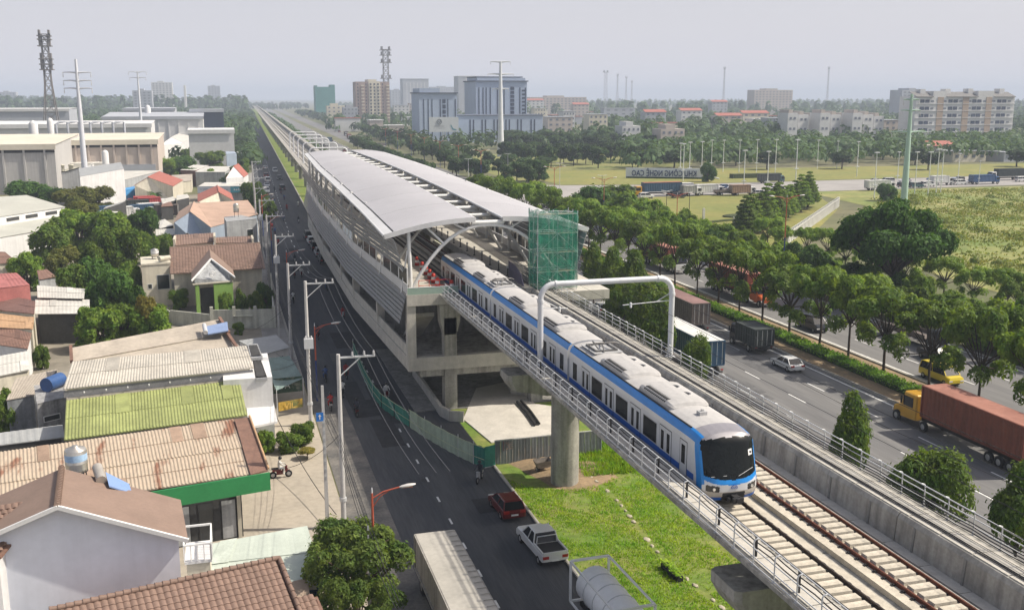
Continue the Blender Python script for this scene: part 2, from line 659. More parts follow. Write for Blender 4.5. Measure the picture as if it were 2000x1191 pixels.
def tufts(name, n, area, hmin, hmax, mat, label, blades=3, seed=1, w=.05):
    r = random.Random(seed)
    b = MB()
    vs, fs = [], []
    i = 0
    while i < n:
        p = area(r)
        if p is None:
            continue
        i += 1
        for k in range(blades):
            a = r.uniform(0, 6.283)
            h = r.uniform(hmin, hmax)
            l = r.uniform(.2, .8) * h
            dx, dy = math.cos(a), math.sin(a)
            x, y = p[0] + r.uniform(-.12, .12), p[1] + r.uniform(-.12, .12)
            o = len(vs)
            ww = w * r.uniform(.7, 1.4)
            vs += [(x - dy * ww, y + dx * ww, .03), (x + dy * ww, y - dx * ww, .03), (x + dx * l, y + dy * l, .03 + h)]
            fs.append((o, o + 1, o + 2))
    b.add(vs, fs)
    return b.build(name, mat, None, (0, 0, 0), label, 'grass', None, 'stuff')


def a_strip(r):
    x, y = r.uniform(20.5, 36), r.uniform(24, 78)
    if (x - 25.3) ** 2 + (y - 75) ** 2 < 25 or abs(x - (26.9 + .35 * math.sin(y * .3))) < .22:
        return None
    if math.sin(x * .9 + 2 * math.sin(y * .31)) * math.sin(y * .52 + x * .3) > .55 and r.random() < .8:
        return None
    return x, y


tufts('grass', 42000, a_strip, .05, .19, GR1, 'short bright green grass beneath the viaduct', 2, 3, .035)
# ---------------------------------------------------------------- viaduct
RZ = 10.3           # rail top
CX = 24.65          # centre of the line
TL, TR = 22.82, 26.25
via = root('viaduct', (CX, 60, 0), 'grey concrete U-shaped metro viaduct on round piers', 'viaduct')
# U girder spans, each with small joints
PROF = [(-5.3, 1.06), (-5.3, .86), (-4.15, .62), (-3.75, -.55), (-3.2, -.95), (3.2, -.95), (3.75, -.55), (4.15, .62), (5.35, .86), (5.35, 1.06), (3.75, 1.06), (3.62, .85), (3.52, -.42), (-3.52, -.42), (-3.62, .85), (-3.75, 1.06)]
PROF = [(x, z) for x, z in PROF]
PIERS = [1.5, 36.5, 71.5]
spans = [(-33.5, 1.5), (1.5, 36.5), (36.5, 71.5), (71.5, 93.0)]
for a, c in spans:
    MB().sweep(PROF[::-1], [(CX, a + .03, RZ), (CX, c - .03, RZ)]).build('girder', CONC, via)
far_p = []
y = 209.0
while y < 2300:
    c = y + (35 if y < 900 else 140)
    n = 1 if y < 900 else 4
    MB().sweep(PROF[::-1], [(CX + bend(y), y + .03, RZ), (CX + bend(c), c - .03, RZ)]).build('girder', CONC, via)
    far_p += [(y + 35 * k) for k in range(n)]
    y = c


def pier(py, big=True):
    x = CX + bend(py)
    b = MB()
    n = 20 if big else 10
    b.cyl((x, py, -.3), (x, py, RZ - 2.2), 1.08, 1.08, n)
    p = b.build('pier', CONC, via)
    # flared cap beam with rounded ends
    pr_ = [(-4.9, -1.0), (-4.9, -1.5), (-4.5, -2.2), (-2.0, -2.75), (2.0, -2.75), (4.5, -2.2), (4.9, -1.5), (4.9, -1.0)]
    b = MB()
    rings = []
    for yy, k in ((-1.25, .94), (-1.05, 1), (1.05, 1), (1.25, .94)):
        rings.append([(x + q[0] * k, py + yy, RZ + q[1]) for q in pr_])
    b.loft(rings, 0, False, True, True)
    b.build('cap_beam', CONC, p)
    for s in (-1, 1):
        for yy in (-.7, .7):
            MB().box(x + s * 2.2 - .35, x + s * 2.2 + .35, py + yy - .25, py + yy + .25, RZ - 1.02, RZ - .94).build('bearing', DARK, p)


for py in PIERS:
    pier(py)
for i, py in enumerate(far_p):
    if py < 1300:
        pier(py, py < 330)

# inner drainage ledge along the right wall, cast in panels
ledge = MB().box(-.36, .36, 0, 2.45, 0, .16).mesh('ledge_block', CONC_L)
for k in range(26):
    inst('ledge_block', ledge, via, (27.95 - CX, 14 + 2.5 * k - 60, RZ - .42))
# ribs in the right-hand wall
rib = MB().box(-.05, .05, 0, .12, 0, 1.2).mesh('wall_joint', CONC_D)
for k in range(14):
    inst('wall_joint', rib, via, (28.18 - CX, 16 + 3.2 * k - 60, RZ - .36), (0, math.radians(4.5), 0))

# walkway slabs on both flanges
slabm = MB().box(-.52, .52, 0, 1.94, 0, .05).mesh('walkway_slab', CONC_L)
for k in range(40):
    inst('walkway_slab', slabm, via, (29.0 - CX, 14 + 2.0 * k - 60, RZ + 1.062))
    if k < 38:
        inst('walkway_slab', slabm, via, (20.25 - CX, 14 + 2.0 * k - 60, RZ + 1.062))


def rail_post(side):
    b = MB()
    s = -side
    b.tube([(0, 0, 0), (0, 0, .98), (s * .04, 0, 1.06), (s * .16, 0, 1.1), (s * .22, 0, 1.1)], .03, 6)
    b.box(-.07, .07, -.07, .07, 0, .02)
    return b.mesh('rail_post', STEEL)


PL, PRr = rail_post(-1), rail_post(1)
rl = root('viaduct_railing', (19.5, 60, RZ + 1.06), 'galvanised pipe railing on the left flange of the viaduct', 'railing', world=False)
rr = root('viaduct_railing', (29.85, 60, RZ + 1.06), 'galvanised pipe railing on the right flange beside the highway', 'railing', world=False)
for k in range(50):
    y = 14.4 + 1.6 * k
    if y < 92:
        inst('rail_post', PL, rl, (0, y - 60, 0))
for k in range(56):
    y = 14.4 + 1.6 * k
    inst('rail_post', PRr, rr, (0, y - 60, 0))
for rt, s, y1 in ((rl, 1, 92), (rr, -1, 104)):
    for z, dx in ((1.1, .21), (.72, 0), (.36, 0), (.06, -.02 * s)):
        MB().cyl((dx * s, 13 - 60, z), (dx * s, y1 - 60, z), .027, n=6).build('handrail' if z > 1 else 'midrail', STEEL, rt)
# cable trunk posts beside the left railing (dark brackets) and cable bundles
for k in range(22):
    y = 15 + 3.2 * k
    if y < 90:
        MB().box(.42, .48, y - 60 - .06, y - 60 + .06, .02, .95).build('cable_bracket', DARK, rl)
CABLE = M('black_cable', (.02, .02, .022), .6, 0, .2, 2)


def cables(name, x, y0, y1, z, n, dx, dz, label, sag=.06, span=3.2, seed=3):
    r = random.Random(seed)
    c = root(name, (x, (y0 + y1) / 2, z), label, 'cable')
    for i in range(n):
        pts = []
        k = int((y1 - y0) / span)
        for j in range(k * 3 + 1):
            t = j / 3
            fr = t - int(t)
            pts.append((x + i * dx + r.uniform(-.01, .01), y0 + t * span, z + i * dz - sag * 4 * fr * (1 - fr) * r.uniform(.5, 1)))
        MB().tube(pts, .028, 5).build('cable', CABLE, c)


cables('cable_bundle', 20.0, 14, 91, RZ + 1.5, 3, .05, .2, 'black cables carried on brackets inside the left railing')
cables('cable_bundle', 29.45, 14, 100, RZ + 1.38, 4, -.04, .16, 'black cables strung along the right-hand railing', seed=5)
cables('cable_pair', 28.72, 14, 100, RZ + 1.16, 2, .12, 0, 'two thin cables lying on the right walkway edge', .0, seed=6)

# ---------------------------------------------------------------- tracks
RAIL_R = M('rusty_rail', (.15, .055, .035), .6, .4, .2, 4)
RAIL_D = M('dark_rail', (.06, .045, .04), .5, .5, .2, 4)
SLEEP = M('cream_concrete', (.50, .455, .375), .85, 0, .16, 2.0, bump=.15, rand=.05)
RPROF = [(-.07, -.17), (-.07, -.155), (-.012, -.13), (-.012, -.05), (-.036, -.04), (-.036, 0), (.036, 0), (.036, -.04), (.012, -.05), (.012, -.13), (.07, -.155), (.07, -.17)]
blk = MB()
blk.add([(-.55, 0, 0), (.55, 0, 0), (.55, .46, 0), (-.55, .46, 0), (-.50, .03, .2), (.50, .03, .2), (.50, .43, .2), (-.50, .43, .2)], [(3, 2, 1, 0), (4, 5, 6, 7), (0, 1, 5, 4), (1, 2, 6, 5), (2, 3, 7, 6), (3, 0, 4, 7)])
BLK = blk.mesh('sleeper', SLEEP)
cl = MB().box(-.24, .24, -.075, .075, 0, .03).box(-.17, -.09, -.06, .06, .03, .075).box(.09, .17, -.06, .06, .03, .075)
CLIP = cl.mesh('rail_clip', DARK)
for tx, y1, rm, lab in ((TL, 210, RAIL_D, 'near track of dark rails on cream concrete sleepers under the train'), (TR, 210, RAIL_R, 'rust-red rails of the empty track on cream concrete sleepers')):
    t = root('railway_track', (tx, 60, RZ - .42), lab, 'railway track', world=True)
    for s in (-1, 1):
        xo, xi = tx + s * .40, tx + s * (1.42 if (s > 0) == (tx == TL) else 1.08)
        MB().box(min(xo, xi), max(xo, xi), 10, y1, RZ - .418, RZ - .172).build('plinth', SLEEP if (s > 0) == (tx == TL) else CONC_L, t)
        MB().sweep(RPROF[::-1], [(tx + s * .753, 10, RZ), (tx + s * .753, y1, RZ)]).build('rail', rm, t)
    MB().box(tx - .39, tx + .39, 10, y1, RZ - .418, RZ - .3).build('track_bed', M('track_bed_dark', (.07, .06, .05), .95, 0, .3, 2), t)
    n = 62 if tx == TL else 74
    for k in range(n):
        y = 12 + .62 * k
        inst('sleeper', BLK, t, (0, y - 60, .21))
        for s in (-1, 1):
            inst('rail_clip', CLIP, t, (s * .753, y + .2 - 60, .25))
y = 212
for tx, lab in ((TL, 'track running away beyond the station on the left'), (TR, 'track running away beyond the station on the right')):
    b = MB()
    path = [(tx + bend(q), q, RZ) for q in ysteps(210, 2300)]
    t = root('railway_track', (tx, 400, RZ), lab, 'railway track')
    for s in (-1, 1):
        MB().sweep([(-.3, -.42), (-.3, -.17), (.3, -.17), (.3, -.42)], [(p[0] + s * .75, p[1], p[2]) for p in path]).build('plinth', CONC_L, t)
        MB().sweep(RPROF[::-1], [(p[0] + s * .753, p[1], p[2]) for p in path]).build('rail', RAIL_D, t)


# ---------------------------------------------------------------- catenary portals
def portal(xl, xr, y, ztop, r, label, arms=True, zb=RZ + 1.06, group=None):
    p = root('catenary_portal', ((xl + xr) / 2, y, zb), label, 'catenary portal', group)
    cr = 1.0
    for x, s in ((xl, 1), (xr, -1)):
        q = MB()
        pts = [(x, y, zb), (x, y, ztop - cr)]
        for k in range(1, 7):
            a = k / 6 * math.pi / 2
            pts.append((x + s * cr * (1 - math.cos(a)), y, ztop - cr + cr * math.sin(a)))
        q.tube(pts, r, 14)
        leg = q.build('leg', PIPE, p)
        MB().cyl((x, y, zb), (x, y, zb + .06), r * 1.9, n=14).build('base_plate', PIPE, leg)
        MB().cyl((x, y, ztop - cr - .25), (x, y, ztop - cr - .05), r * 1.18, n=14).build('flange', PIPE, leg)
        MB().cyl((x + s * (cr + .0), y, ztop), (x + s * (cr + .16), y, ztop), r * 1.2, n=14).build('flange', PIPE, leg)
    MB().cyl((xl + cr, y, ztop), (xr - cr, y, ztop), r, n=14).build('crossbeam', PIPE, p)
    if arms:
        for tx, s in ((TL, -1), (TR, 1)):
            dx = (xl if s < 0 else xr)
            MB().tube([(dx, y, ztop - 1.6), (tx + s * .3, y, ztop - 1.75)], .035, 6).build('cantilever_arm', STEEL, p)
            MB().tube([(dx, y, ztop - 1.0), (dx - s * 1.2, y, ztop - 1.65)], .03, 6).build('stay', STEEL, p)
            MB().cyl((tx + s * .9, y, ztop - 1.95), (tx + s * .9, y, ztop - 1.6), .08, n=8).build('insulator', WHITE, p)
    return p


portal(20.55, 30.25, 65, RZ + 6.75, .2, 'thick grey pipe portal arching over the train and tracks')
for k, yy in enumerate((232, 262, 292, 322, 352, 382)):
    portal(20.5 + bend(yy) + .3, 30.2 + bend(yy), yy, RZ + 6.6, .2, 'grey pipe portal over the tracks beyond the station roof', False, group='portals beyond the station')
# contact and feeder wires
for tx, z, lab in ((TL, RZ + 5.15, 'thin contact wire above the train'), (TR, RZ + 5.0, 'thin contact wire above the empty track')):
    c = root('contact_wire', (tx, 60, z), lab, 'wire')
    MB().tube([(tx, 5, z), (tx, 65, z), (tx, 94, z)], .012, 4).build('wire', CABLE, c)
    MB().tube([(tx, 5, z + 1.1)] + [(tx, 5 + 10 * k, z + .65 + .5 * abs(math.cos(k * .5))) for k in range(1, 9)], .012, 4).build('wire', CABLE, c)
for i, dx in enumerate((.5, 1.1)):
    MB().tube([(30.3 + dx * .4, 5, RZ + 4.7 + i * .7)] + [(30.3 + dx * .4, 5 + 10 * k, RZ + 4.4 + i * .7 - .3 * math.sin(k * .5)) for k in range(1, 10)], .016, 4).build('feeder_wire', CABLE, None, None, ('lower' if i == 0 else 'upper') + ' feeder wire strung beside the right leg of the portal', 'wire')
# ---------------------------------------------------------------- metro train
T_WHITE = M('train_silver_white', (.66, .67, .69), .35, .15, .04, .6, spec=.5)
T_BLUE = M('train_blue', (.012, .10, .42), .35, 0, .06, .6, spec=.5)
T_SKY = M('train_sky_blue', (.012, .22, .62), .35, 0, .06, .6, spec=.5)
T_ROOF = M('train_roof', (.43, .42, .41), .65, 0, .08, .5, streak=.0)
T_HOOD = M('train_cab_hood', (.25, .24, .26), .4, .1, .06, .8)
T_GREY = M('train_grey', (.42, .42, .42), .5, .1, .08, 1)
T_BLK = M('train_black_glass', (.006, .008, .008), .12, 0, .2, .5, spec=.25)
T_SIL = M('train_silver', (.46, .43, .39), .4, .3, .06, 1)
CARL = 20.05
train = root('metro_train', (TL, 41.35, RZ), 'white and blue metro train leaving the station', 'train', world=False)
HALF = [(1.40, .28), (1.475, .5), (1.475, .95), (1.475, 1.28), (1.475, 2.0), (1.475, 2.72), (1.455, 2.95), (1.40, 3.14), (1.28, 3.30), (1.16, 3.37), (.8, 3.47), (.4, 3.53), (0, 3.55)]
SECT = [(-x, z) for x, z in HALF] + [(x, z) for x, z in HALF[-2::-1]]
NS = len(SECT)


def side_mat(z, x):
    if z < .4: return 3
    if z < .96: return 4
    if z < 1.3: return 1
    if z < 2.9: return 0
    if z < 3.34 and abs(x) > 1.17: return 2
    return 5


TM = [T_WHITE, T_BLUE, T_SKY, T_GREY, T_WHITE, T_ROOF, T_HOOD, T_SIL, DARK]


def body(y0, y1, name, parent):
    b = MB()
    ys = [y0, (y0 + y1) / 2, y1]
    for i in range(2):
        for j in range(NS - 1):
            a, c = SECT[j], SECT[j + 1]
            m = side_mat((a[1] + c[1]) / 2, (a[0] + c[0]) / 2)
            sm = (a[1] + c[1]) / 2 > 2.8
            b.add([(a[0], ys[i], a[1]), (c[0], ys[i], c[1]), (c[0], ys[i + 1], c[1]), (a[0], ys[i + 1], a[1])], [(0, 3, 2, 1)], m, False)
    for yy, o in ((y0, 1), (y1, -1)):
        b.add([(p[0], yy, p[1]) for p in SECT], [tuple(range(NS))[::o]], 0)
    b.box(-1.38, 1.38, y0 + .05, y1 - .05, .12, .3, 8)
    return b.build(name, TM, parent)


def fy(x, z):
    a = abs(x) / 1.475
    return .06 + .42 * a ** 4 + .12 * a * a + max(0, z - 1.15) * .30 + max(0, .62 - z) * .45 + max(0, z - 2.9) ** 2 * 1.2


def front_mat(x, z):
    a = abs(x) / 1.475
    if z < .52:
        return 8 if a < .42 else 1
    if z > 3.10 + .14 * (1 - a * a): return 6
    if a > .935 and not (.8 < z < 1.1): return 2 if z > 1.1 else 7
    zc = 1.10 + .24 * a * a
    if z < zc:
        if a < .40 and z < .72: return 8
        if .50 < a < .90 and .80 < z < .98 + .16 * a: return 10
        return 0 if z > .78 else 7
    if z < zc + .23: return 2
    return 9


# front car
front = body(2.3, CARL - .2, 'car_body', train)
b = MB()
Q = []
for x, z in SECT:
    xx = x * .985
    zz = .34 + (z - .28) * .945
    Q.append((xx, zz))
st = 6
prev = None
for k in range(st + 1):
    t = k / st
    ring = []
    for (x, z), (qx, qz) in zip(SECT, Q):
        e = t ** 1.6
        x2, z2 = x + (qx - x) * e, z + (qz - z) * e
        ring.append((x2, 2.3 + (fy(qx, qz) - 2.3) * t, z2))
    if prev is not None:
        for j in range(NS - 1):
            zm = (SECT[j][1] + SECT[j + 1][1]) / 2
            xm = (SECT[j][0] + SECT[j + 1][0]) / 2
            m = side_mat(zm, xm)
            if m == 5 and k >= 2: m = 6
            if m in (0, 1, 4) and k >= st - 1: m = 2
            if m == 1: m = 1 if k < 4 else 0
            b.add([prev[j], prev[j + 1], ring[j + 1], ring[j]], [(0, 1, 2, 3)], m, m in (6, 5, 2))
    prev = ring
cab = b.build('cab_shell', TM, train)
# front face: concentric rings
cxz = (0, 1.75)
NR = 32
mask, shield, lights = MB(), MB(), {-1: MB(), 1: MB()}
dense = []
for j in range(NS):
    a, c = Q[j], Q[(j + 1) % NS]
    n = max(1, int(math.hypot(c[0] - a[0], c[1] - a[1]) / .045))
    for k in range(n):
        dense.append((a[0] + (c[0] - a[0]) * k / n, a[1] + (c[1] - a[1]) * k / n))
ND = len(dense)
for k in range(NR):
    s0, s1 = 1 - k / NR, 1 - (k + 1) / NR
    for j in range(ND):
        a, c = dense[j], dense[(j + 1) % ND]
        q = []
        for p, s in ((a, s0), (c, s0), (c, s1), (a, s1)):
            x, z = cxz[0] + (p[0] - cxz[0]) * s, cxz[1] + (p[1] - cxz[1]) * s
            q.append((x, fy(x, z), z))
        if k == NR - 1:
            q = q[:3]
        mxx = sum(p[0] for p in q) / len(q)
        mz = sum(p[2] for p in q) / len(q)
        m = front_mat(mxx, mz)
        if m == 10:
            lights[1 if mxx > 0 else -1].add(q, [tuple(range(len(q)))], 0, True)
        elif m == 9:
            shield.add(q, [tuple(range(len(q)))], 0, True)
        else:
            mask.add(q, [tuple(range(len(q)))], m, True)
fm = mask.build('front_mask', TM, train)
shield.build('windscreen', T_BLK, train)
HL = M('headlight_lens', (.03, .03, .03), .15, 0, .1, 1, spec=.8)
for s in (-1, 1):
    h = lights[s].build('headlight', HL, train)
    MB().cyl((s * 1.0, fy(1.0, .93) - .06, .93), (s * 1.0, fy(1.0, .93) - .02, .93), .075, n=12).build('lamp', M('lamp_reflector', (.8, .8, .78), .15, .6, .02, 1), h)
# emblem: arch with an M under it
e = MB()
ar = [(.17 * math.cos(t * math.pi / 10), .93 + .17 * math.sin(t * math.pi / 10)) for t in range(11)]
e.tube([(x, fy(x, z) - .02, z) for x, z in ar], .016, 5)
e.tube([(x, fy(x, z) - .02, z) for x, z in ((-.11, .92), (-.055, 1.0), (0, .94), (.055, 1.0), (.11, .92))], .014, 5)
e.build('emblem', T_BLUE, train)
# white notice with black dot in the windscreen, wipers
MB().add([(x, fy(x, z) - .015, z) for x, z in ((.93, 2.33), (1.2, 2.33), (1.2, 2.6), (.93, 2.6))], [(0, 1, 2, 3)]).build('notice', WHITE, train)
MB().cyl((1.065, fy(1.065, 2.47) - .035, 2.47), (1.065, fy(1.065, 2.47) - .018, 2.47), .055, n=12).build('notice_dot', BLACK, train)
for x0, x1 in ((-1.1, -.35), (.25, 1.1)):
    MB().tube([(x0, fy(x0, 1.48) - .03, 1.5), (x1, fy(x1, 1.6) - .03, 1.55 if x0 < 0 else 1.78)], .014, 4).build('wiper', STEEL, train)
# coupler
cp = MB().box(-.16, .16, -.28, .3, .34, .62).cyl((0, -.5, .48), (0, -.2, .48), .13, n=10).box(-.28, .28, -.42, -.3, .36, .6).box(-.34, -.2, -.1, .2, .3, .5).box(.2, .34, -.1, .2, .3, .5)
cp.build('coupler', DARK, train)
# cab door on both sides
CD = MB().box(-.01, .012, -.38, .38, .42, 2.6).mesh('cab_door', T_WHITE)
CW = MB().box(-.01, .02, -.2, .2, 1.45, 2.4).mesh('cab_door_window', T_BLK)
CF = MB().box(-.004, .006, -.42, .42, .4, 2.64).mesh('cab_door_frame', DARK)
for s in (-1, 1):
    for nm, me in (('cab_door_frame', CF), ('cab_door', CD), ('cab_door_window', CW)):
        inst(nm, me, cab, (s * 1.475, 2.62, 0), (0, 0, 0 if s > 0 else math.pi))
# shared door and window meshes (normal towards +x)
d = MB()
d.box(-.01, .005, -.74, .74, .36, 2.6, 2)
for s in (-1, 1):
    y0, y1 = (.012, .70) if s > 0 else (-.70, -.012)
    for z0, z1, m in ((.40, .95, 0), (.95, 1.28, 1), (1.28, 2.56, 0)):
        d.box(-.01, .014, y0, y1, z0, z1, m)
DOOR = d.mesh('door', [T_WHITE, T_BLUE, DARK])
DW = MB().box(-.01, .02, -.17, .17, 1.35, 2.36).mesh('door_window', T_BLK)
WIN = MB().box(-.01, .012, -.86, .86, 1.36, 2.44).mesh('side_window', T_BLK)
WINF = MB().box(-.01, .007, -.91, .91, 1.31, 2.49).mesh('window_frame', T_GREY)
SWIN = MB().box(-.01, .012, -.36, .36, 1.36, 2.44).mesh('end_window', T_BLK)


def ac_mesh():
    b = MB()
    L, rings = 4.3, []
    prof = [(-1.16, -.16), (-1.13, .12), (-1.0, .24), (-.6, .33), (0, .37), (.6, .33), (1.0, .24), (1.13, .12), (1.16, -.16)]
    for y, k, kz in ((0, .82, .15), (.12, .95, .7), (.5, 1, 1), (L - .5, 1, 1), (L - .12, .95, .7), (L, .82, .15)):
        rings.append([(x * k, y, z * kz if z > 0 else z) for x, z in prof])
    b.loft([r[::-1] for r in rings], 0, False, False, False, False)
    b.add(rings[0], [tuple(range(9))]); b.add(rings[-1], [tuple(range(8, -1, -1))])
    # two fan rings
    for fyy in (1.35, 2.75):
        b.lathe([(.34, .30), (.34, .36), (.42, .36), (.46, .30)], (.25, fyy, 0.0), 16, 0)
        b.cyl((.25, fyy, .325), (.25, fyy, .345), .30, n=14, m=1)
    # louvre rows on the left shoulder
    for k in range(14):
        y = .8 + k * .2
        b.box(-1.0, -.66, y, y + .09, .285 - .02, .30, 1)
        b.box(-1.115, -1.04, y, y + .09, .15, .215, 1)
    for k in range(9):
        b.box(1.13, 1.17, .6 + k * .36, .8 + k * .36, -.05, .08, 1)
    return b.mesh('air_conditioner', [T_ROOF, DARK])


AC = ac_mesh()


def fit_car(car, y0, front_car):
    doors = (4.75, 8.75, 12.75, 16.75) if front_car else (3.35, 7.75, 12.15, 16.55)
    wins = (6.75, 10.75, 14.75) if front_car else (5.55, 9.95, 14.35)
    ends = (18.75,) if front_car else (1.35, 18.6)
    for s in (-1, 1):
        rz = (0, 0, 0 if s > 0 else math.pi)
        for y in doors:
            inst('door', DOOR, car, (s * 1.477, y0 + y, 0), rz)
            for q in (-.36, .36):
                inst('door_window', DW, car, (s * 1.477, y0 + y + q, 0), rz)
        for y in wins:
            inst('window_frame', WINF, car, (s * 1.476, y0 + y, 0), rz)
            inst('side_window', WIN, car, (s * 1.476, y0 + y, 0), rz)
        for y in ends:
            inst('end_window', SWIN, car, (s * 1.476, y0 + y, 0), rz)
        MB().box(s * 1.23 - .03, s * 1.23 + .03, y0 + (2.3 if front_car else .4), y0 + CARL - .4, 3.335, 3.40).build('gutter', DARK, car)
    for y in ((5.0, 11.0) if front_car else (3.4, 11.5)):
        inst('air_conditioner', AC, car, (0, y0 + y, 3.46))
    for y in (3.2, 16.2):
        bg_ = MB().box(-1.1, 1.1, y0 + y - 1.5, y0 + y + 1.5, -.05, .2)
        for yy in (-1.05, 1.05):
            for s in (-1, 1):
                bg_.cyl((s * .66, y0 + y + yy, .02), (s * .8, y0 + y + yy, .02), .40, n=14)
        bg_.build('bogie', DARK, car)


def pantograph(car, y):
    b = MB()
    for s in (-1, 1):
        b.beam((s * .7, y - .9, 3.62), (s * .7, y + .9, 3.62), .09, .09)
        b.cyl((s * .7, y - .8, 3.5), (s * .7, y - .8, 3.66), .07, n=8)
        b.cyl((s * .7, y + .8, 3.5), (s * .7, y + .8, 3.66), .07, n=8)
        b.beam((s * .5, y - .75, 3.7), (s * .35, y + .75, 3.86), .06, .06)
        b.beam((s * .35, y + .75, 3.86), (s * .6, y - .5, 4.0), .05, .05)
    b.beam((-.7, y - .9, 3.62), (.7, y - .9, 3.62), .08, .08)
    b.beam((-.7, y + .9, 3.62), (.7, y + .9, 3.62), .08, .08)
    for q in (-.5, -.68):
        b.tube([(-.95, y + q, 3.93), (-.7, y + q, 4.04), (.7, y + q, 4.04), (.95, y + q, 3.93)], .03, 5)
    b.tube([(-.3, y - 1.2, 3.6), (0, y - .2, 3.78), (.3, y + 1.1, 3.6)], .04, 5)
    b.build('pantograph', M('pantograph_steel', (.16, .155, .15), .5, .4, .2, 4), car)
    MB().box(-.95, .95, y - 1.3, y + 1.2, 3.52, 3.56).build('pantograph_base', T_GREY, car)


fit_car(front, 0, True)
pantograph(front, 17.9)
MB().box(-.28, .12, 3.35, 3.75, 3.5, 3.72).box(-.12, 0, 3.5, 3.6, 3.72, 3.82).build('roof_antenna', T_GREY, front)
for k in (1, 2):
    car = body(k * CARL + .2, (k + 1) * CARL - .2, 'car_body', train)
    fit_car(car, k * CARL, False)
    if k == 2:
        pantograph(car, 2 * CARL + 1.9)
    MB().box(-.95, .95, k * CARL - .25, k * CARL + .25, .6, 3.0).build('gangway', BLACK, train)
# ---------------------------------------------------------------- station
def interp(tab, y):
    if y <= tab[0][0]: return tab[0][1]
    for (a, p), (c, q) in zip(tab, tab[1:]):
        if y <= c:
            return p + (q - p) * (y - a) / (c - a)
    return tab[-1][1]


SY0, SY1 = 93.0, 207.0
HW = lambda y: interp([(93, 8.4), (124, 9.6), (165, 9.2), (207, 8.0)], y)
OW = lambda y: interp([(94.5, 10.1), (112, 9.75), (142, 9.45), (170, 9.2), (208, 8.0)], y)
ZI = lambda y: interp([(94.5, 18.2), (110, 18.55), (125, 18.8), (150, 19.05), (180, 19.1), (208, 19.0)], y)
ZO = lambda y: interp([(94.5, 16.85), (110, 17.15), (125, 17.4), (150, 17.8), (180, 18.2), (208, 18.45)], y)
stn = root('metro_station', (CX, 150, 0), 'elevated metro station with two curved silver roofs and louvred sides', 'station')
ROOF = M('station_roof_metal', (.46, .45, .465), .5, .15, .05, .12, bump=.05, bscale=1, rand=.03)
ROOF_E = M('station_eave_metal', (.62, .62, .62), .45, .1, .05, .3)
LOUV = M('station_louvre', (.25, .26, .28), .55, .15, .08, .8, rand=.05)
TUBE = M('white_tube', (.72, .72, .70), .4, 0, .05, 1)
BAYS = [94.5, 106, 117.5, 129, 140.5, 152, 163.5, 175, 186.5, 198, 208]


def shell_pt(s, y, t, up=0.0):
    """t 0 at the eave, 1 at the inner edge"""
    x = OW(y) + (1.35 - OW(y)) * t
    zo, zi = ZO(y), ZI(y)
    z = zo + (zi - zo) * (.45 * t + .55 * math.sin(t * math.pi / 2)) + .16 * math.sin(math.pi * t)
    return V((CX + s * x, y, z + up))


rf = {}
for s in (-1, 1):
    cells = [(.0, .095, ROOF_E, 'eave_panel'), (.115, 1.0, ROOF, 'roof_panel')]
    for t0, t1, mt, nm in cells:
        for k in range(len(BAYS) - 1):
            y0, y1 = BAYS[k] + .03, BAYS[k + 1] - .03
            b = MB()
            nu, nv = (2 if t1 < .5 else 10), 4
            top = [[shell_pt(s, y0 + (y1 - y0) * j / nv, t0 + (t1 - t0) * i / nu) for i in range(nu + 1)] for j in range(nv + 1)]
            vs = [p for r_ in top for p in r_] + [p - V((0, 0, .22)) for r_ in top for p in r_]
            n = nu + 1
            o = n * (nv + 1)
            fs, fs2 = [], []
            for j in range(nv):
                for i in range(nu):
                    q = (j * n + i, j * n + i + 1, (j + 1) * n + i + 1, (j + 1) * n + i)
                    fs.append(q if s < 0 else q[::-1])
                    q2 = tuple(a + o for a in q)
                    fs2.append(q2[::-1] if s < 0 else q2)
            b.add(vs, fs + fs2, 0, True)
            rim = [j * n for j in range(nv + 1)], [j * n + nu for j in range(nv + 1)], list(range(n)), list(range(nv * n, nv * n + n))
            for rr_ in rim:
                for a, c in zip(rr_, rr_[1:]):
                    b.add([vs[a], vs[c], vs[c + o], vs[a + o]], [(0, 1, 2, 3)], 0, False)
            rp = b.build(nm, mt, stn)
    # white edge trims
    for t, r_, nm in ((0.0, .13, 'eave_gutter'), (1.0, .12, 'inner_trim')):
        MB().tube([shell_pt(s, y, t, -.1) for y in [94.5 + 113.5 * k / 24 for k in range(25)]], r_, 6).build(nm, ROOF_E, stn)
    for y in (94.42, 208.08):
        b = MB()
        pts = [shell_pt(s, min(max(y, 94.5), 208), k / 16) for k in range(17)]
        for a, c in zip(pts, pts[1:]):
            b.beam((a.x, y, a.z - .16), (c.x, y, c.z - .16), .1, .46)
        b.build('roof_fascia', ROOF_E, stn)
    # dark inner lining under the gap
    MB().tube([shell_pt(s, y, .105, -.16) for y in [95 + 112.5 * k / 24 for k in range(25)]], .12, 5).build('roof_channel', DARK, stn)
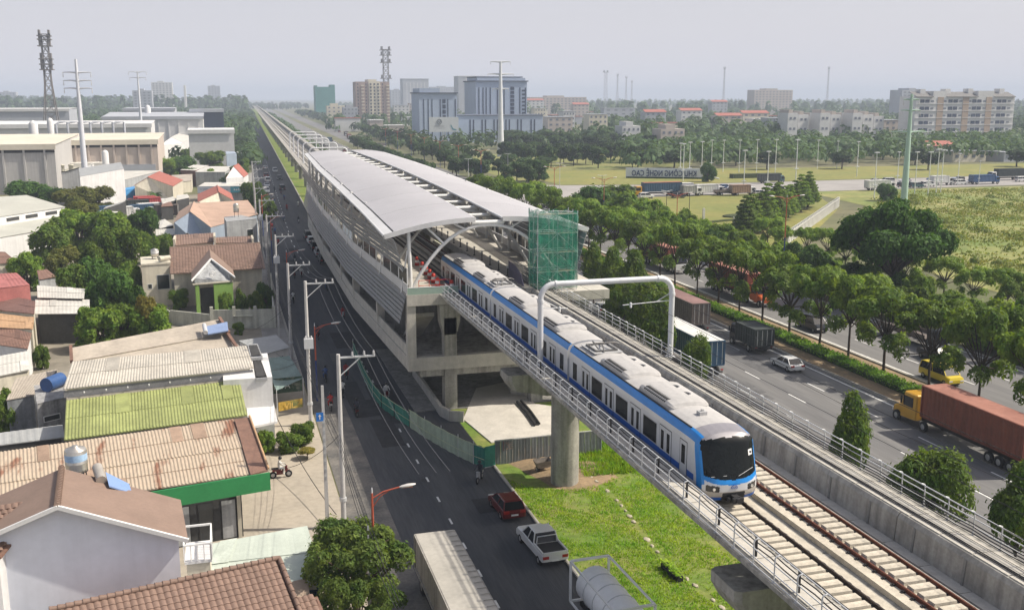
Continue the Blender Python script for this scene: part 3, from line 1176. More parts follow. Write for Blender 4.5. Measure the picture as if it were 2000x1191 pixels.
# arches, struts, cross tubes at every bay
for k, y in enumerate(BAYS):
    yy = y + (.5 if k == 0 else 0) - (.5 if k == len(BAYS) - 1 else 0)
    zc = ZI(yy)
    MB().cyl((CX - 1.6, yy, zc - .55), (CX + 1.6, yy, zc - .55), .23, n=10).build('cross_tube', TUBE, stn)
    if k < len(BAYS) - 1:
        MB().cyl((CX - 1.6, yy + 5.7, zc - .5), (CX + 1.6, yy + 5.7, zc - .5), .2, n=10).build('cross_tube', TUBE, stn)
    a = MB()
    pts = []
    for j in range(17):
        t = -1 + j / 8
        pts.append((CX + 7.5 * t, yy, 11.5 + (zc - .8 - 11.5) * (1 - abs(t) ** 2.3)))
    a.tube(pts, .17, 10)
    ar_ = a.build('arch', TUBE, stn)
    for s in (-1, 1):
        hw = HW(yy)
        xo = CX + s * (hw - .9)
        MB().cyl((xo, yy, 11.35), (xo + s * .15, yy, shell_pt(s, yy, .28).z - .25), .2, .18, 10).build('column', TUBE, stn)
        for t in (.45, .72, .95):
            xx = CX + s * 7.5 * (1 - t) * 1.05
            tt = abs((xx - CX) / 7.5)
            zb = 11.5 + (zc - .8 - 11.5) * (1 - tt ** 2.3)
            p = shell_pt(s, yy, t, -.2)
            MB().cyl((xx, yy, zb), (p.x, yy, p.z), .11, n=8).build('strut', TUBE, ar_)
        MB().tube([(xo, yy, 12.3), (xo + s * 1.0, yy, 13.6), (CX + s * (hw + .25), yy, 13.75)], .08, 6).build('bracket', TUBE, stn)
        MB().tube([(CX + s * (hw + .05), yy, 11.2), (xo + s * .3, yy, 15.2), (xo, yy, 15.6)], .08, 6).build('bracket', TUBE, stn)
    # rafters under the shells
    for s in (-1, 1):
        MB().tube([shell_pt(s, yy, j / 8, -.36) for j in range(9)], .12, 6).build('rafter', TUBE, stn)

ysegs = [93, 108.5, 124, 138, 151.5, 165, 179, 193, 207]
for s in (-1, 1):
    for a, c in zip(ysegs, ysegs[1:]):
        def q(y, d, z): return (CX + s * (HW(y) + d), y, z)
        # platform slab edge, concourse slab edge beam, parapets: built bay by bay
        ix = CX + s * (TL - 1.58 - CX) * -1 if s > 0 else TL - 1.58
        ix = TL - 1.58 if s < 0 else TR + 1.58
        b = MB()
        pts = [q(a, 0, 11.36), (ix, a, 11.36), (ix, c, 11.36), q(c, 0, 11.36)]
        b.slab(pts if s < 0 else pts[::-1], .9)
        b.build('platform_slab', CONC_L, stn)
        b = MB()
        pts = [q(a + .04, 0, 5.35), q(a + .04, -.55, 5.35), q(c - .04, -.55, 5.35), q(c - .04, 0, 5.35)]
        b.slab(pts if s < 0 else pts[::-1], 1.25)
        b.build('edge_beam', CONC_L, stn)
        b = MB()
        pts = [q(a + .3, -.12, 6.35), q(a + .3, -.3, 6.35), q(c - .3, -.3, 6.35), q(c - .3, -.12, 6.35)]
        b.slab(pts if s < 0 else pts[::-1], 1.0)
        b.build('concourse_parapet', CONC_L, stn)
        # louvre screens: lower (seven slats) and upper (five slats)
        for n, d0, z0, d1, z1, nm in ((7, .02, 11.3, .72, 8.6, 'lower_louvre'), (5, .75, 16.55, .2, 13.65, 'upper_louvre')):
            if nm == 'upper_louvre':
                d0 = 1.0
            for k in range(n):
                t0, t1 = k / n, (k + .9) / n
                b = MB()
                pp = []
                for y, t in ((a + .02, t0), (a + .02, t1), (c - .02, t1), (c - .02, t0)):
                    pp.append(V(q(y, d0 + (d1 - d0) * t + (.05 if t == t0 else .0), z0 + (z1 - z0) * t)))
                nrm = V((s * .97, 0, .25))
                b.slab(pp if s < 0 else pp[::-1], .05, 0, nrm)
                b.build(nm, LOUV, stn)
        # window strip above the platform parapet
        b = MB()
        pts = [q(a + .1, -.1, 12.3), q(a + .1, -.2, 12.3), q(c - .1, -.2, 12.3), q(c - .1, -.1, 12.3)]
        b.slab(pts if s < 0 else pts[::-1], .9)
        b.build('platform_parapet', ROOF_E, stn)
        for k in range(4):
            y0 = a + (c - a) * k / 4
            y1 = a + (c - a) * (k + 1) / 4
            p0, p1 = V(q(y0, -.15, 12.3)), V(q(y0, -.15, 13.9))
            MB().beam(p0, p1, .12, .12).build('window_post', TUBE, stn)
            if k % 4 != 3:
                b = MB()
                pts = [q(y0 + .2, -.13, 13.8), q(y0 + .2, -.17, 13.8), q(y1 - .2, -.17, 13.8), q(y1 - .2, -.13, 13.8)]
                b.slab(pts if s < 0 else pts[::-1], 1.45)
                b.build('window_pane', GLASS, stn)
    # concourse columns along the edge
    for y in ysegs:
        yy = min(max(y, 93.45), 206.6)
        x = CX + s * (HW(yy) - .45)
        MB().box(x - .4, x + .4, yy - .4, yy + .4, 4.1, 10.46).build('edge_column', CONC_L, stn)
# floors
b = MB()
for a, c in zip(ysegs, ysegs[1:]):
    b.slab([(CX - HW(a) + .55, a, 5.0), (CX + HW(a) - .55, a, 5.0), (CX + HW(c) - .55, c, 5.0), (CX - HW(c) + .55, c, 5.0)], .6)
b.build('concourse_floor', CONC, stn)
MB().box(TL - 1.58, TR + 1.58, 93.1, 207, RZ - 1.2, RZ - .43).build('track_slab', CONC, stn)
# end frame facing the line: beams and the two big columns
MB().box(CX - 8.4, CX + 8.4, 92.6, 93.4, 4.05, 5.32).build('end_beam', CONC_L, stn)
for x0, x1 in ((CX - 8.4, TL - 1.58), (TR + 1.58, CX + 8.4)):
    MB().box(x0, x1, 92.55, 93.35, 10.35, 11.4).build('end_beam', CONC_L, stn)
for s in (-1, 1):
    x = CX + s * 8.0
    MB().box(x - .42, x + .42, 92.7, 93.5, 5.32, 10.35).build('corner_column', CONC_L, stn)
for yy in (93.2, 110, 130, 150, 170, 190, 206):
    for s in (-1, 1):
        x = CX + s * 4.3
        cb = MB()
        cb.prism([(x - .6, yy - .55), (x + .6, yy - .55), (x + .6, yy + .75), (x - .6, yy + .75)], -.2, 9.0)
        cb.loft([[(x - .6 - e, yy - .55, z), (x + .6 + e, yy - .55, z), (x + .6 + e, yy + .75, z), (x - .6 - e, yy + .75, z)] for z, e in ((7.4, 0.005), (8.6, .35), (10.3, .4))], 0, False, False, True)
        cb.build('main_column', CONC, stn)
    MB().box(CX - 7.2, CX + 7.2, yy - .4, yy + .6, 3.4, 4.38).build('cross_beam', CONC, stn)
# stair soffit seen through the end opening, inner wall
MB().slab([(17.4, 94.6, 9.2), (19.2, 94.6, 9.2), (19.2, 102, 5.5), (17.4, 102, 5.5)], .35).build('stair_flight', CONC_L, stn)
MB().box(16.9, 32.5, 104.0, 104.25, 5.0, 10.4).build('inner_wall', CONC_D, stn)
# glass parapet on the platform end
GG = M('green_glass', (.32, .42, .36), .1, 0, .05, 1, spec=.6)
MB().box(CX - 8.35, TL - 1.65, 92.62, 92.66, 11.42, 12.05).build('glass_parapet', GG, stn)
MB().cyl((CX - 8.35, 92.64, 12.07), (TL - 1.65, 92.64, 12.07), .035, n=6).build('parapet_rail', STEEL, stn)
# right platform landing under the scaffold
MB().box(CX + 8.42, 35.6, 93.5, 104, 10.45, 11.35).box(30.2, 35.6, 90.6, 92.5, 10.45, 11.35).box(CX + 8.42, 35.6, 92.5, 93.5, 10.45, 11.35).build('landing', CONC_L, stn)
MB().box(33.6, 35.4, 98.5, 101, -.2, 10.44).build('landing_column', CONC, stn)
MB().box(32.2, 33.6, 90.9, 92.2, -.2, 10.44).build('landing_column', CONC, stn)
# purple-grey end screen by the right track
SCREEN = M('lilac_screen', (.24, .22, .30), .4, 0, .08, 1)
MB().add([(28.0, 94.0, 11.4), (28.0, 99.5, 11.4), (28.0, 99.5, 13.1), (28.0, 97, 13.0), (28.0, 95, 12.4), (28.06, 94.0, 11.4), (28.06, 99.5, 11.4), (28.06, 99.5, 13.1), (28.06, 97, 13.0), (28.06, 95, 12.4)], [(0, 1, 2, 3, 4), (9, 8, 7, 6, 5), (3, 2, 7, 8), (4, 3, 8, 9), (0, 4, 9, 5)]).build('end_screen', SCREEN, stn)

# platform barriers and drums
RED = M('signal_red', (.50, .035, .02), .5, 0, .1, 2)
drum = root('traffic_drum', (0, 0, 0), 'red and white traffic drum standing on the left platform', 'traffic drum', 'drums on the left platform', world=False)
MB().lathe([(0, 0), (.27, 0), (.25, .34), (.24, .34)], n=12).build('base', RED, drum)
MB().lathe([(.24, .34), (.22, .62)], n=12).build('white_band', WHITE, drum)
MB().lathe([(.22, .62), (.19, .85), (.12, .95), (0, .95)], n=12).build('top', RED, drum)
spots = [(20.9, 94.4), (19.9, 96.2), (20.0, 98.6), (20.1, 101.0), (20.2, 103.4), (20.3, 106.0), (20.4, 109.5)]
for i, (x, y) in enumerate(spots):
    if i == 0:
        drum.location = (x, y, 11.37)
        drum['label'] = 'red and white traffic drum alone at the platform end beside the train'
        del drum['group']
    else:
        clone(drum, (x, y, 11.37), label='red and white traffic drum in the row along the left platform', group='drums on the left platform')
bar = root('crowd_barrier', (19.4, 94.3, 11.37), 'red framed barrier across the end of the left platform', 'barrier')
for z in (.08, .55, 1.05):
    MB().cyl((17.7, 94.3, 11.37 + z), (20.7, 94.3, 11.37 + z), .03, n=6).build('rail', RED, bar)
for x in (17.7, 18.7, 19.7, 20.7):
    MB().cyl((x, 94.3, 11.37), (x, 94.3, 12.45), .03, n=6).build('post', RED, bar)
post = root('barrier_post', (0, 0, 0), 'white topped barrier post along the right platform edge', 'post', 'posts on the right platform edge', world=False)
MB().lathe([(0, 0), (.16, 0), (.16, .05), (.05, .08), (.05, .75), (0, .75)], n=8).build('stem', DARK, post)
MB().lathe([(.05, .75), (.11, .8), (.11, 1.0), (.06, 1.06), (0, 1.06)], n=8).build('cap', WHITE, post)
for i in range(22):
    p = (TR + 1.95, 100.5 + 3.6 * i, 11.37)
    if i == 0:
        post.location = p
    else:
        clone(post, p)

# green netted scaffold
NET = bpy.data.materials.new('green_net')
NET.use_nodes = True
_t = NET.node_tree
_b = _t.nodes['Principled BSDF']
_b.inputs['Base Color'].default_value = (.02, .24, .15, 1)
_b.inputs['Roughness'].default_value = .8
_tr = _t.nodes.new('ShaderNodeBsdfTransparent')
_ms = _t.nodes.new('ShaderNodeMixShader')
_nz = _t.nodes.new('ShaderNodeTexNoise')
_nz.inputs['Scale'].default_value = 1.3
_nz.inputs['Detail'].default_value = 6
_tc = _t.nodes.new('ShaderNodeTexCoord')
_t.links.new(_tc.outputs['Object'], _nz.inputs['Vector'])
_mr = _t.nodes.new('ShaderNodeMapRange')
_mr.inputs[1].default_value, _mr.inputs[2].default_value = .35, .65
_mr.inputs[3].default_value, _mr.inputs[4].default_value = .35, .7
_t.links.new(_nz.outputs[0], _mr.inputs[0])
_t.links.new(_mr.outputs[0], _ms.inputs[0])
_t.links.new(_tr.outputs[0], _ms.inputs[1])
_t.links.new(_b.outputs[0], _ms.inputs[2])
_t.links.new(_ms.outputs[0], [n for n in _t.nodes if n.type == 'OUTPUT_MATERIAL'][0].inputs['Surface'])
sc = root('scaffold_tower', (33.0, 92.8, 11.35), 'scaffold tower wrapped in green safety net at the platform end', 'scaffold')
_xa, _xb = colx(1050, 91.4, 14), colx(1127, 91.4, 14)
SX, SYs = (_xa, (_xa + _xb) / 2, _xb), (91.4, 92.8, 94.1)
_zb, _zt = 11.36, zat(_xa, 91.4, 420)
SZ = [_zb + (_zt - _zb) * k / 4 for k in range(5)]
for x in SX:
    for y in SYs:
        MB().cyl((x, y, SZ[0]), (x, y, SZ[-1] + .3), .035, n=6).build('standard', STEEL, sc)
for z in SZ[1:]:
    for y in SYs:
        MB().cyl((SX[0], y, z), (SX[-1], y, z), .03, n=6).build('ledger', STEEL, sc)
    for x in SX:
        MB().cyl((x, SYs[0], z), (x, SYs[-1], z), .03, n=6).build('transom', STEEL, sc)
for i in range(4):
    for x0, x1 in ((SX[0], SX[1]), (SX[2], SX[1])):
        MB().cyl((x0, SYs[0] - .04, SZ[i]), (x1, SYs[0] - .04, SZ[i + 1]), .025, n=6).build('brace', STEEL, sc)
    MB().box(SX[0], SX[-1], SYs[0] + .2, SYs[0] + .9, SZ[i + 1] - .06, SZ[i + 1] - .02).build('plank', M('scaffold_plank', (.33, .25, .16), .9, 0, .2, 2), sc)


def net(a, c, name):
    b = MB()
    a, c = V(a), V(c)
    nx, nz = 14, 20
    d = (c - a)
    nr = V((d.y, -d.x, 0)).normalized()
    r = random.Random(name)
    vs = []
    for j in range(nz + 1):
        for i in range(nx + 1):
            p = a + d * (i / nx)
            p.z = 11.6 + ((_zt - 11.4) * j / nz) + (.0 if j < nz else r.uniform(-.25, .25))
            vs.append(p + nr * (.06 + .10 * abs(math.sin(i * 1.1 + j * .35)) + r.uniform(-.03, .03)))
    b.add(vs, [(j * (nx + 1) + i, j * (nx + 1) + i + 1, (j + 1) * (nx + 1) + i + 1, (j + 1) * (nx + 1) + i) for j in range(nz) for i in range(nx)], 0, True)
    b.build('net', NET, sc)


net((SX[0], SYs[0], 0), (SX[2], SYs[0], 0), 'a')
net((SX[0], SYs[2], 0), (SX[0], SYs[0], 0), 'b')
net((SX[2], SYs[0], 0), (SX[2], SYs[2], 0), 'c')
net((SX[2], SYs[2], 0), (SX[0], SYs[2], 0), 'd')
# ---------------------------------------------------------------- houses on the left
def P(t):
    return at(*t)


def inset(pts, d):
    c = sum(pts, V((0, 0, 0))) / len(pts)
    out = []
    for p in pts:
        k = V((c.x - p.x, c.y - p.y, 0))
        out.append(p + k.normalized() * d)
    return out


def sheet_roof(parent, q, mat, name='roof', pitch=.26, amp=.035, th=.05):
    """corrugated sheet: q = top-left, top-right, bottom-right, bottom-left; ribs run down the slope"""
    a, b_, c, d = [V(p) for p in q]
    nrm = (b_ - a).cross(d - a).normalized()
    if nrm.z < 0: nrm = -nrm
    L = (b_ - a).length
    b = MB()
    if amp <= 0:
        b.slab([d, c, b_, a], th)
        return b.build(name, mat, parent)
    n = max(4, int(L / pitch) * 4)
    vs = []
    for i in range(n + 1):
        t = i / n
        h = nrm * (amp if i % 4 in (1, 2) else 0)
        vs += [a.lerp(b_, t) + h, d.lerp(c, t) + h]
    b.add(vs, [(2 * i, 2 * i + 1, 2 * i + 3, 2 * i + 2) for i in range(n)])
    b.slab([p - nrm * .012 for p in (d, c, b_, a)], th)
    o = b.build(name, mat, parent)
    if (d - a).length > 2.2 and L > 4:
        # overlapping sheets and odd replacement sheets
        rr = random.Random(int(L * 100))
        for k in range(max(1, int(L / 4.5))):
            t0 = rr.uniform(0, .93)
            t1 = min(1, t0 + rr.uniform(.7, 1.1) / L)
            s0 = rr.choice((0, .0, .48))
            s1 = s0 + .52
            up = nrm * rr.uniform(.05, .075)
            qs = [a.lerp(b_, t).lerp(d.lerp(c, t), s_) + up for t, s_ in ((t0, s1), (t1, s1), (t1, s0), (t0, s0))]
            MB().slab(qs, .02).build('roof_sheet', odd_sheet(mat, rr.randint(0, 2)), o if o.parent.parent is None else parent)
        m0, m1 = a.lerp(d, .5) + nrm * .045, b_.lerp(c, .5) + nrm * .045
        MB().beam(m0, m1, .05, .02).build('lap_joint', odd_sheet(mat, 0), o if o.parent.parent is None else parent)
    return o


def odd_sheet(mat, k):
    nm = mat.name + '_odd%d' % k
    if nm not in MATS:
        c = [n for n in mat.node_tree.nodes if n.type == 'MIX_RGB'][0]
        a = [(x + y) / 2 for x, y in zip(c.inputs[1].default_value[:3], c.inputs[2].default_value[:3])]
        f = (.84, .93, 1.08)[k]
        M(nm, [min(.8, v * f) for v in a], .65, .05, .16, .7)
    return MATS[nm]


def walls(parent, q, mat, z0=0.0, d=.3, name='wall'):
    q = inset([V(p) for p in q], d)
    b = MB()
    n = len(q)
    vs = [(p.x, p.y, p.z - .08) for p in q] + [(p.x, p.y, z0) for p in q]
    b.add(vs, [(i, (i + 1) % n, (i + 1) % n + n, i + n) for i in range(n)])
    b.build(name, mat, parent)
    return q


def opening(parent, a, c, t, w, z0, z1, name='window', mat=None, frame=None, proud=.03):
    """window or door on the wall running from a to c (camera side = to the right of a->c)"""
    a, c = V((a.x, a.y, 0)), V((c.x, c.y, 0))
    d = (c - a).normalized()
    n = V((d.y, -d.x, 0))
    p = a.lerp(c, t)
    p0, p1 = p - d * w / 2, p + d * w / 2
    fo = None
    if frame is not None:
        e = .07
        q0, q1 = p0 - d * e, p1 + d * e
        b = MB()
        b.slab([V((q0.x, q0.y, z1 + e)), V((q1.x, q1.y, z1 + e)), V((q1.x, q1.y, z0 - e)), V((q0.x, q0.y, z0 - e))], .03, 0, n)
        vs = b.v
        b.v = [tuple(V(v) + n * proud) for v in vs]
        fo = b.build(name, frame, parent)
        nm, par = 'pane', fo
    else:
        nm, par = name, parent
    b = MB()
    b.slab([V((p0.x, p0.y, z1)), V((p1.x, p1.y, z1)), V((p1.x, p1.y, z0)), V((p0.x, p0.y, z0))], .03, 0, n)
    b.v = [tuple(V(v) + n * (proud + .015)) for v in b.v]
    b.build(nm, mat or GLASS, par)


def shed(name, label, quad, rm, wm, cat='building', over=.3, pitch=.26, amp=.035, z0=0.0, wins=(), group=None, fascia=None):
    q = [P(t) for t in quad]
    c = sum(q, V((0, 0, 0))) / 4
    r_ = root(name, (c.x, c.y, 0), label, cat, group)
    sheet_roof(r_, q, rm, 'roof', pitch, amp)
    w = walls(r_, q, wm, z0, over)
    for t, ww, za, zb in wins:
        opening(r_, w[3], w[2], t, ww, za, zb, 'window', GLASS, WHITE)
    return r_, q, w


def gable(name, label, r1, r2, e, rm, wm, cat='house', over=.35, tile=True, z0=0.0, e2=None, wins=(), amp=.03, pitch=.3):
    """ridge near r1, ridge far r2, right-hand eave below r1 (photo points with heights)"""
    a, c, ev = P(r1), P(r2), P(e)
    d = c - a
    d.z = 0
    half = V((ev.x - a.x, ev.y - a.y, 0))
    le = V((a.x - half.x, a.y - half.y, ev.z)) if e2 is None else P(e2)
    ct = (a + c) / 2
    r_ = root(name, (ct.x, ct.y, 0), label, cat)
    er = [ev, ev + d]
    el = [le, le + d]
    a2 = a + d
    a2.z = a.z
    sheet_roof(r_, [a, a2, er[1], er[0]], rm, 'roof_slope', pitch, amp, .08)
    sheet_roof(r_, [a2, a, el[0], el[1]], rm, 'roof_slope', pitch, amp, .08)
    MB().tube([a + V((0, 0, .04)), a2 + V((0, 0, .04))], .11, 6).build('ridge_cap', rm, r_)
    # pentagon walls
    k = over / max(half.length, .1)
    f = V((d.x, d.y, 0)).normalized() * over
    hv = half * (1 - k)
    zl = lambda t: a.z + (ev.z - a.z) * t - .09
    lh = V((le.x - a.x, le.y - a.y, 0)) * (1 - k)
    b = MB()
    n0 = [V((a.x + f.x + lh.x, a.y + f.y + lh.y, z0)), V((a.x + f.x + hv.x, a.y + f.y + hv.y, z0))]
    def col(o):
        A = V((a.x, a.y, 0)) + o
        return [V((A.x + lh.x, A.y + lh.y, z0)), V((A.x + hv.x, A.y + hv.y, z0)), V((A.x + hv.x, A.y + hv.y, a.z + (ev.z - a.z) * (1 - k) - .09)), V((A.x, A.y, a.z - .09)), V((A.x + lh.x, A.y + lh.y, a.z + (le.z - a.z) * (1 - k) - .09))]
    n_, f_ = col(f), col(d - f)
    b.add(n_, [(0, 1, 2, 3, 4)])
    b.add(f_, [(4, 3, 2, 1, 0)])
    b.add([n_[1], f_[1], f_[2], n_[2]], [(0, 1, 2, 3)])
    b.add([f_[0], n_[0], n_[4], f_[4]], [(0, 1, 2, 3)])
    b.build('wall', wm, r_)
    for side, t, ww, za, zb in wins:
        if side == 'f':
            opening(r_, n_[0], n_[1], t, ww, za, zb, 'window', GLASS, WHITE)
        else:
            opening(r_, n_[1], f_[1], t, ww, za, zb, 'window', GLASS, WHITE)
    return r_, a, a2, ev, le, d


def tiles(parent, o, u, v, nu, nv, mat, cap=300, tw=.30, th=.36):
    """overlapping curved roof tiles from corner o; u along the eave, v up the slope; nearest 300 are single parts"""
    u, v = V(u).normalized(), V(v).normalized()
    n = u.cross(v).normalized()
    if n.z < 0: n = -n
    b = MB()
    rings = []
    for yy, lift in ((0, .05), (th * 1.12, .012)):
        rings.append([(tw * (k / 6) * 1.04, yy, lift + .055 * math.sin(math.pi * k / 6)) for k in range(7)])
    b.loft(rings, 0, True, False, False, False)
    b.add([rings[0][k] for k in range(7)] + [(rings[0][6][0], 0, .0), (0, 0, .0)], [tuple(range(9))])
    me = b.mesh('roof_tile', mat)
    rot = Matrix((u, v, n)).transposed().to_euler()
    base = V(o)
    off = V(parent.location)
    cells = sorted(((j, i) for j in range(nv) for i in range(nu)), key=lambda q: ((base + u * tw * q[1] + v * th * q[0]) - V((0, 0, CAM_H))).length)
    rest = MB()
    for k, (j, i) in enumerate(cells):
        p = base + u * (tw * i) + v * (th * j)
        if k < cap:
            inst('roof_tile', me, parent, p - off, rot)
        else:
            vs = []
            for q in b.v:
                vs.append(p + u * q[0] + v * q[1] + n * q[2])
            rest.add(vs, b.f, 0, True)
    if rest.v:
        tag(rest.build('roof_tiles', mat, parent), kind='stuff')


def barrel_tank(name, p, r, h, mat, band, label, stand=.5, cat='water tank'):
    t = root(name, p, label, cat)
    p = V(p)
    MB().lathe([(0, stand), (r * .9, stand), (r, stand + .1), (r, stand + h * .3), (r * 1.03, stand + h * .32), (r * 1.03, stand + h * .36), (r, stand + h * .38), (r, stand + h * .85), (r * .9, stand + h * .93), (r * .3, stand + h * 1.0), (r * .28, stand + h * 1.05), (0, stand + h * 1.05)], p, 18).build('drum', mat, t)
    MB().lathe([(r * 1.012, stand + h * .46), (r * 1.012, stand + h * .74)], p, 18).build('label_band', band, t)
    for k in range(4):
        a = math.pi / 4 + k * math.pi / 2
        MB().beam(p + V((r * math.cos(a), r * math.sin(a), 0)), p + V((r * .9 * math.cos(a), r * .9 * math.sin(a), stand)), .06, .06).build('leg', DARK, t)
    MB().lathe([(r * .95, stand - .05), (r * 1.0, stand - .05), (r * 1.0, stand), (r * .95, stand)], p, 16).build('stand_ring', DARK, t)
    return t


def rust_roof(name, base, rust, amount=.5, scale=(1.2, 1.2, 1.2), rough=.6):
    return M(name, base, rough, .1, .1, .55, col2=rust, thr=(.62 - amount * .12, .66), detail=7)


R_GREEN = M('green_sheet_roof', (.27, .30, .11), .6, .05, .18, .5, streak=.0)
R_CREAM = M('cream_sheet_roof', (.46, .43, .375), .6, .05, .14, .4)
R_BEIGE = M('beige_roof', (.385, .34, .285), .75, 0, .14, .35)
R_RUST = M('rusty_sheet_roof', (.44, .36, .275), .65, .05, .15, .38, col2=(.24, .12, .075), thr=(.56, .64), detail=6, sc3=(1.6, .45, 1))
R_BROWN = M('brown_sheet_roof', (.20, .115, .085), .7, 0, .2, .8)
R_WHITE = M('white_sheet_roof', (.56, .545, .50), .6, .05, .12, .3)
R_TAN = M('tan_board_roof', (.44, .28, .16), .75, 0, .15, .8)
R_GREY = M('grey_sheet_roof', (.36, .37, .37), .6, .1, .1, .4)
R_MINT = M('mint_sheet_roof', (.46, .51, .45), .55, 0, .06, .4, streak=.0)
R_RED = M('red_tile_roof', (.34, .115, .085), .7, 0, .15, 1.2)
R_TILE = M('brown_tile', (.205, .135, .105), .7, 0, .12, 1.0, rand=.16)
R_TILE2 = M('brown_tile_plain', (.235, .165, .13), .7, 0, .08, .6)
W_WHITE = M('white_wall', (.66, .66, .66), .85, 0, .06, .4, streak=.12)
W_BLUEW = M('blue_white_wall', (.76, .79, .87), .85, 0, .04, .25, streak=.05)
W_CREAM = M('cream_wall', (.58, .54, .44), .85, 0, .08, .4, streak=.2)
W_GREY = M('grey_plaster', (.36, .37, .38), .9, 0, .12, .5, streak=.3)
W_BLUE = M('blue_grey_wall', (.30, .36, .44), .85, 0, .06, .5, streak=.1)
W_GREEN = M('lime_wall', (.20, .34, .08), .85, 0, .1, .6)
W_RED = M('red_sheet_wall', (.36, .13, .12), .7, 0, .12, .6)
W_MOULD = M('mouldy_plaster', (.33, .33, .33), .9, 0, .25, .5, streak=.5)
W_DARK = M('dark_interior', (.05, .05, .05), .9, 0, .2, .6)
FASC = M('green_fascia', (.03, .23, .075), .6, 0, .08, .5)

# -- rusty shop building with the green fascia
q = [P((-40, 888, 5.6)), P((457, 818, 5.6)), P((475, 873.5, 5.05)), P((-40, 950, 5.05))]
rs = root('shop_building', tuple(V((q[1].x - 8, q[1].y - 4, 0))), 'long shop with rust-streaked corrugated roof and green fascia', 'building')
sheet_roof(rs, q, R_RUST, 'roof_sheet', .24, .04)
q2 = [P((-40, 951, 5.0)), P((475, 874.5, 5.0)), P((489, 926, 4.5)), P((-40, 1006, 4.5))]
sheet_roof(rs, q2, R_RUST, 'roof_sheet', .24, .04)
q3 = [P((458, 818, 5.75)), P((486, 814.5, 5.75)), P((523, 917, 4.62)), P((489.5, 926, 4.62))]
MB().slab([q3[3], q3[2], q3[1], q3[0]], .12).build('flashing', R_BROWN, rs)
MB().tube([q3[1] + V((.05, 0, .1)), q3[2] + V((.05, 0, .1))], .09, 5).build('edge_trim', R_TAN, rs)
fa, fb = P((240, 968, 4.6)), P((526, 921, 4.6))
fd = (fb - fa).normalized()
fn = V((fd.y, -fd.x, 0))
b = MB()
b.slab([fa, fb, fb - V((0, 0, 1.25)), fa - V((0, 0, 1.25))], .12, 0, fn)
b.v = [tuple(V(v) + fn * .16) for v in b.v]
b.build('fascia_board', FASC, rs)
ww = [q[0], q[1], V((q2[2].x, q2[2].y, 4.5)), V((q2[3].x, q2[3].y, 4.5))]
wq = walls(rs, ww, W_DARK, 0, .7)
b = MB()
for k in range(3):
    t = .74 + k * .1
    p = wq[3].lerp(wq[2], t)
    opening(rs, wq[3], wq[2], t, .9, .1, 2.8, 'shop_door', W_GREY if k != 1 else GLASS, DARK)
MB().beam(wq[2] + V((-.2, -.1, 0)) - V((0, 0, wq[2].z)), V((wq[2].x - .2, wq[2].y - .1, 4.4)), .25, .25).build('pillar', W_CREAM, rs)

# -- green roof, white roof, beige roofs: a terrace of sheds
shed('green_roof_house', 'long house under a lime green corrugated roof', [(129, 782, 5.9), (468, 742, 5.9), (483, 810, 5.2), (125, 859, 5.2)], R_GREEN, W_CREAM, 'house', .35, .24, .04)
wh, wqd, www = shed('white_roof_house', 'taller house under a cream white corrugated roof with dark gutter', [(141, 706, 7.3), (481, 675, 7.3), (496, 718, 6.7), (123, 760, 6.7)], R_CREAM, W_CREAM, 'house', .35, .22, .035)
ga, gb = P((124, 764, 6.5)), P((494, 722, 6.5))
gd = (gb - ga).normalized()
gn = V((gd.y, -gd.x, 0))
MB().slab([ga, gb, gb - V((0, 0, .55)), ga - V((0, 0, .55))], .1, 0, gn).build('gutter_wall', M('gutter_grey', (.22, .22, .23), .7, 0, .2, .8), wh)
for k in range(8):
    p = ga.lerp(gb, .1 + k * .11) + gn * .12
    MB().cyl(p - V((0, 0, .2)), p + gn * .18 - V((0, 0, .22)), .06, n=6).build('spout', WHITE, wh)
# roof terrace with dark basins at the street end
for k, (qq) in enumerate(([(483, 672, 6.6), (503, 671, 6.6), (513, 697, 6.6), (490, 699, 6.6)], [(493, 702, 6.3), (509, 701, 6.3), (522, 737, 6.3), (499, 739, 6.3)])):
    qp = [P(t) for t in qq]
    MB().slab(qp[::-1], .25).build('terrace', W_GREY, wh)
    MB().slab([p + V((0, 0, .02)) for p in inset(qp, .5)][::-1], .015).build('terrace_pit', W_DARK, wh)
qp = [P((470, 748, 5.2)), P((500, 742, 5.2)), P((520, 744, 5.2)), P((517, 790, 4.9))]
MB().slab([P((478, 760, 3.9)), P((527, 752, 3.9)), P((542, 822, 3.6)), P((486, 834, 3.6))][::-1], .18).build('balcony', W_WHITE, wh)
MB().box(P((495, 780, 4)).x - 2.4, P((495, 780, 4)).x + 1.6, P((495, 780, 4)).y - 1.5, P((495, 780, 4)).y + 7, 0, 6.3).build('front_block', W_WHITE, wh)

bh, bq, bw = shed('beige_roof_house', 'house under two stepped beige roofs with a solar collector', [(139, 679, 6.6), (429, 623, 6.6), (446, 650, 5.9), (141, 706, 5.9)], R_BEIGE, W_CREAM, 'house', .3, .5, 0)
q = [P(t) for t in ((141, 707, 5.8), (444, 652, 5.8), (472, 680, 5.1), (141, 730, 5.1))]
sheet_roof(bh, q, R_BEIGE, 'lower_roof', .5, 0)
walls(bh, q, W_CREAM)
for a_, c_ in (((429, 621, 6.8), (447, 650, 6.1)), ((444, 651, 6.0), (464, 680, 5.4)), ((138, 676, 6.8), (140, 706, 6.1))):
    MB().beam(P(a_), P(c_), .28, .3).build('verge_board', R_BROWN, bh)
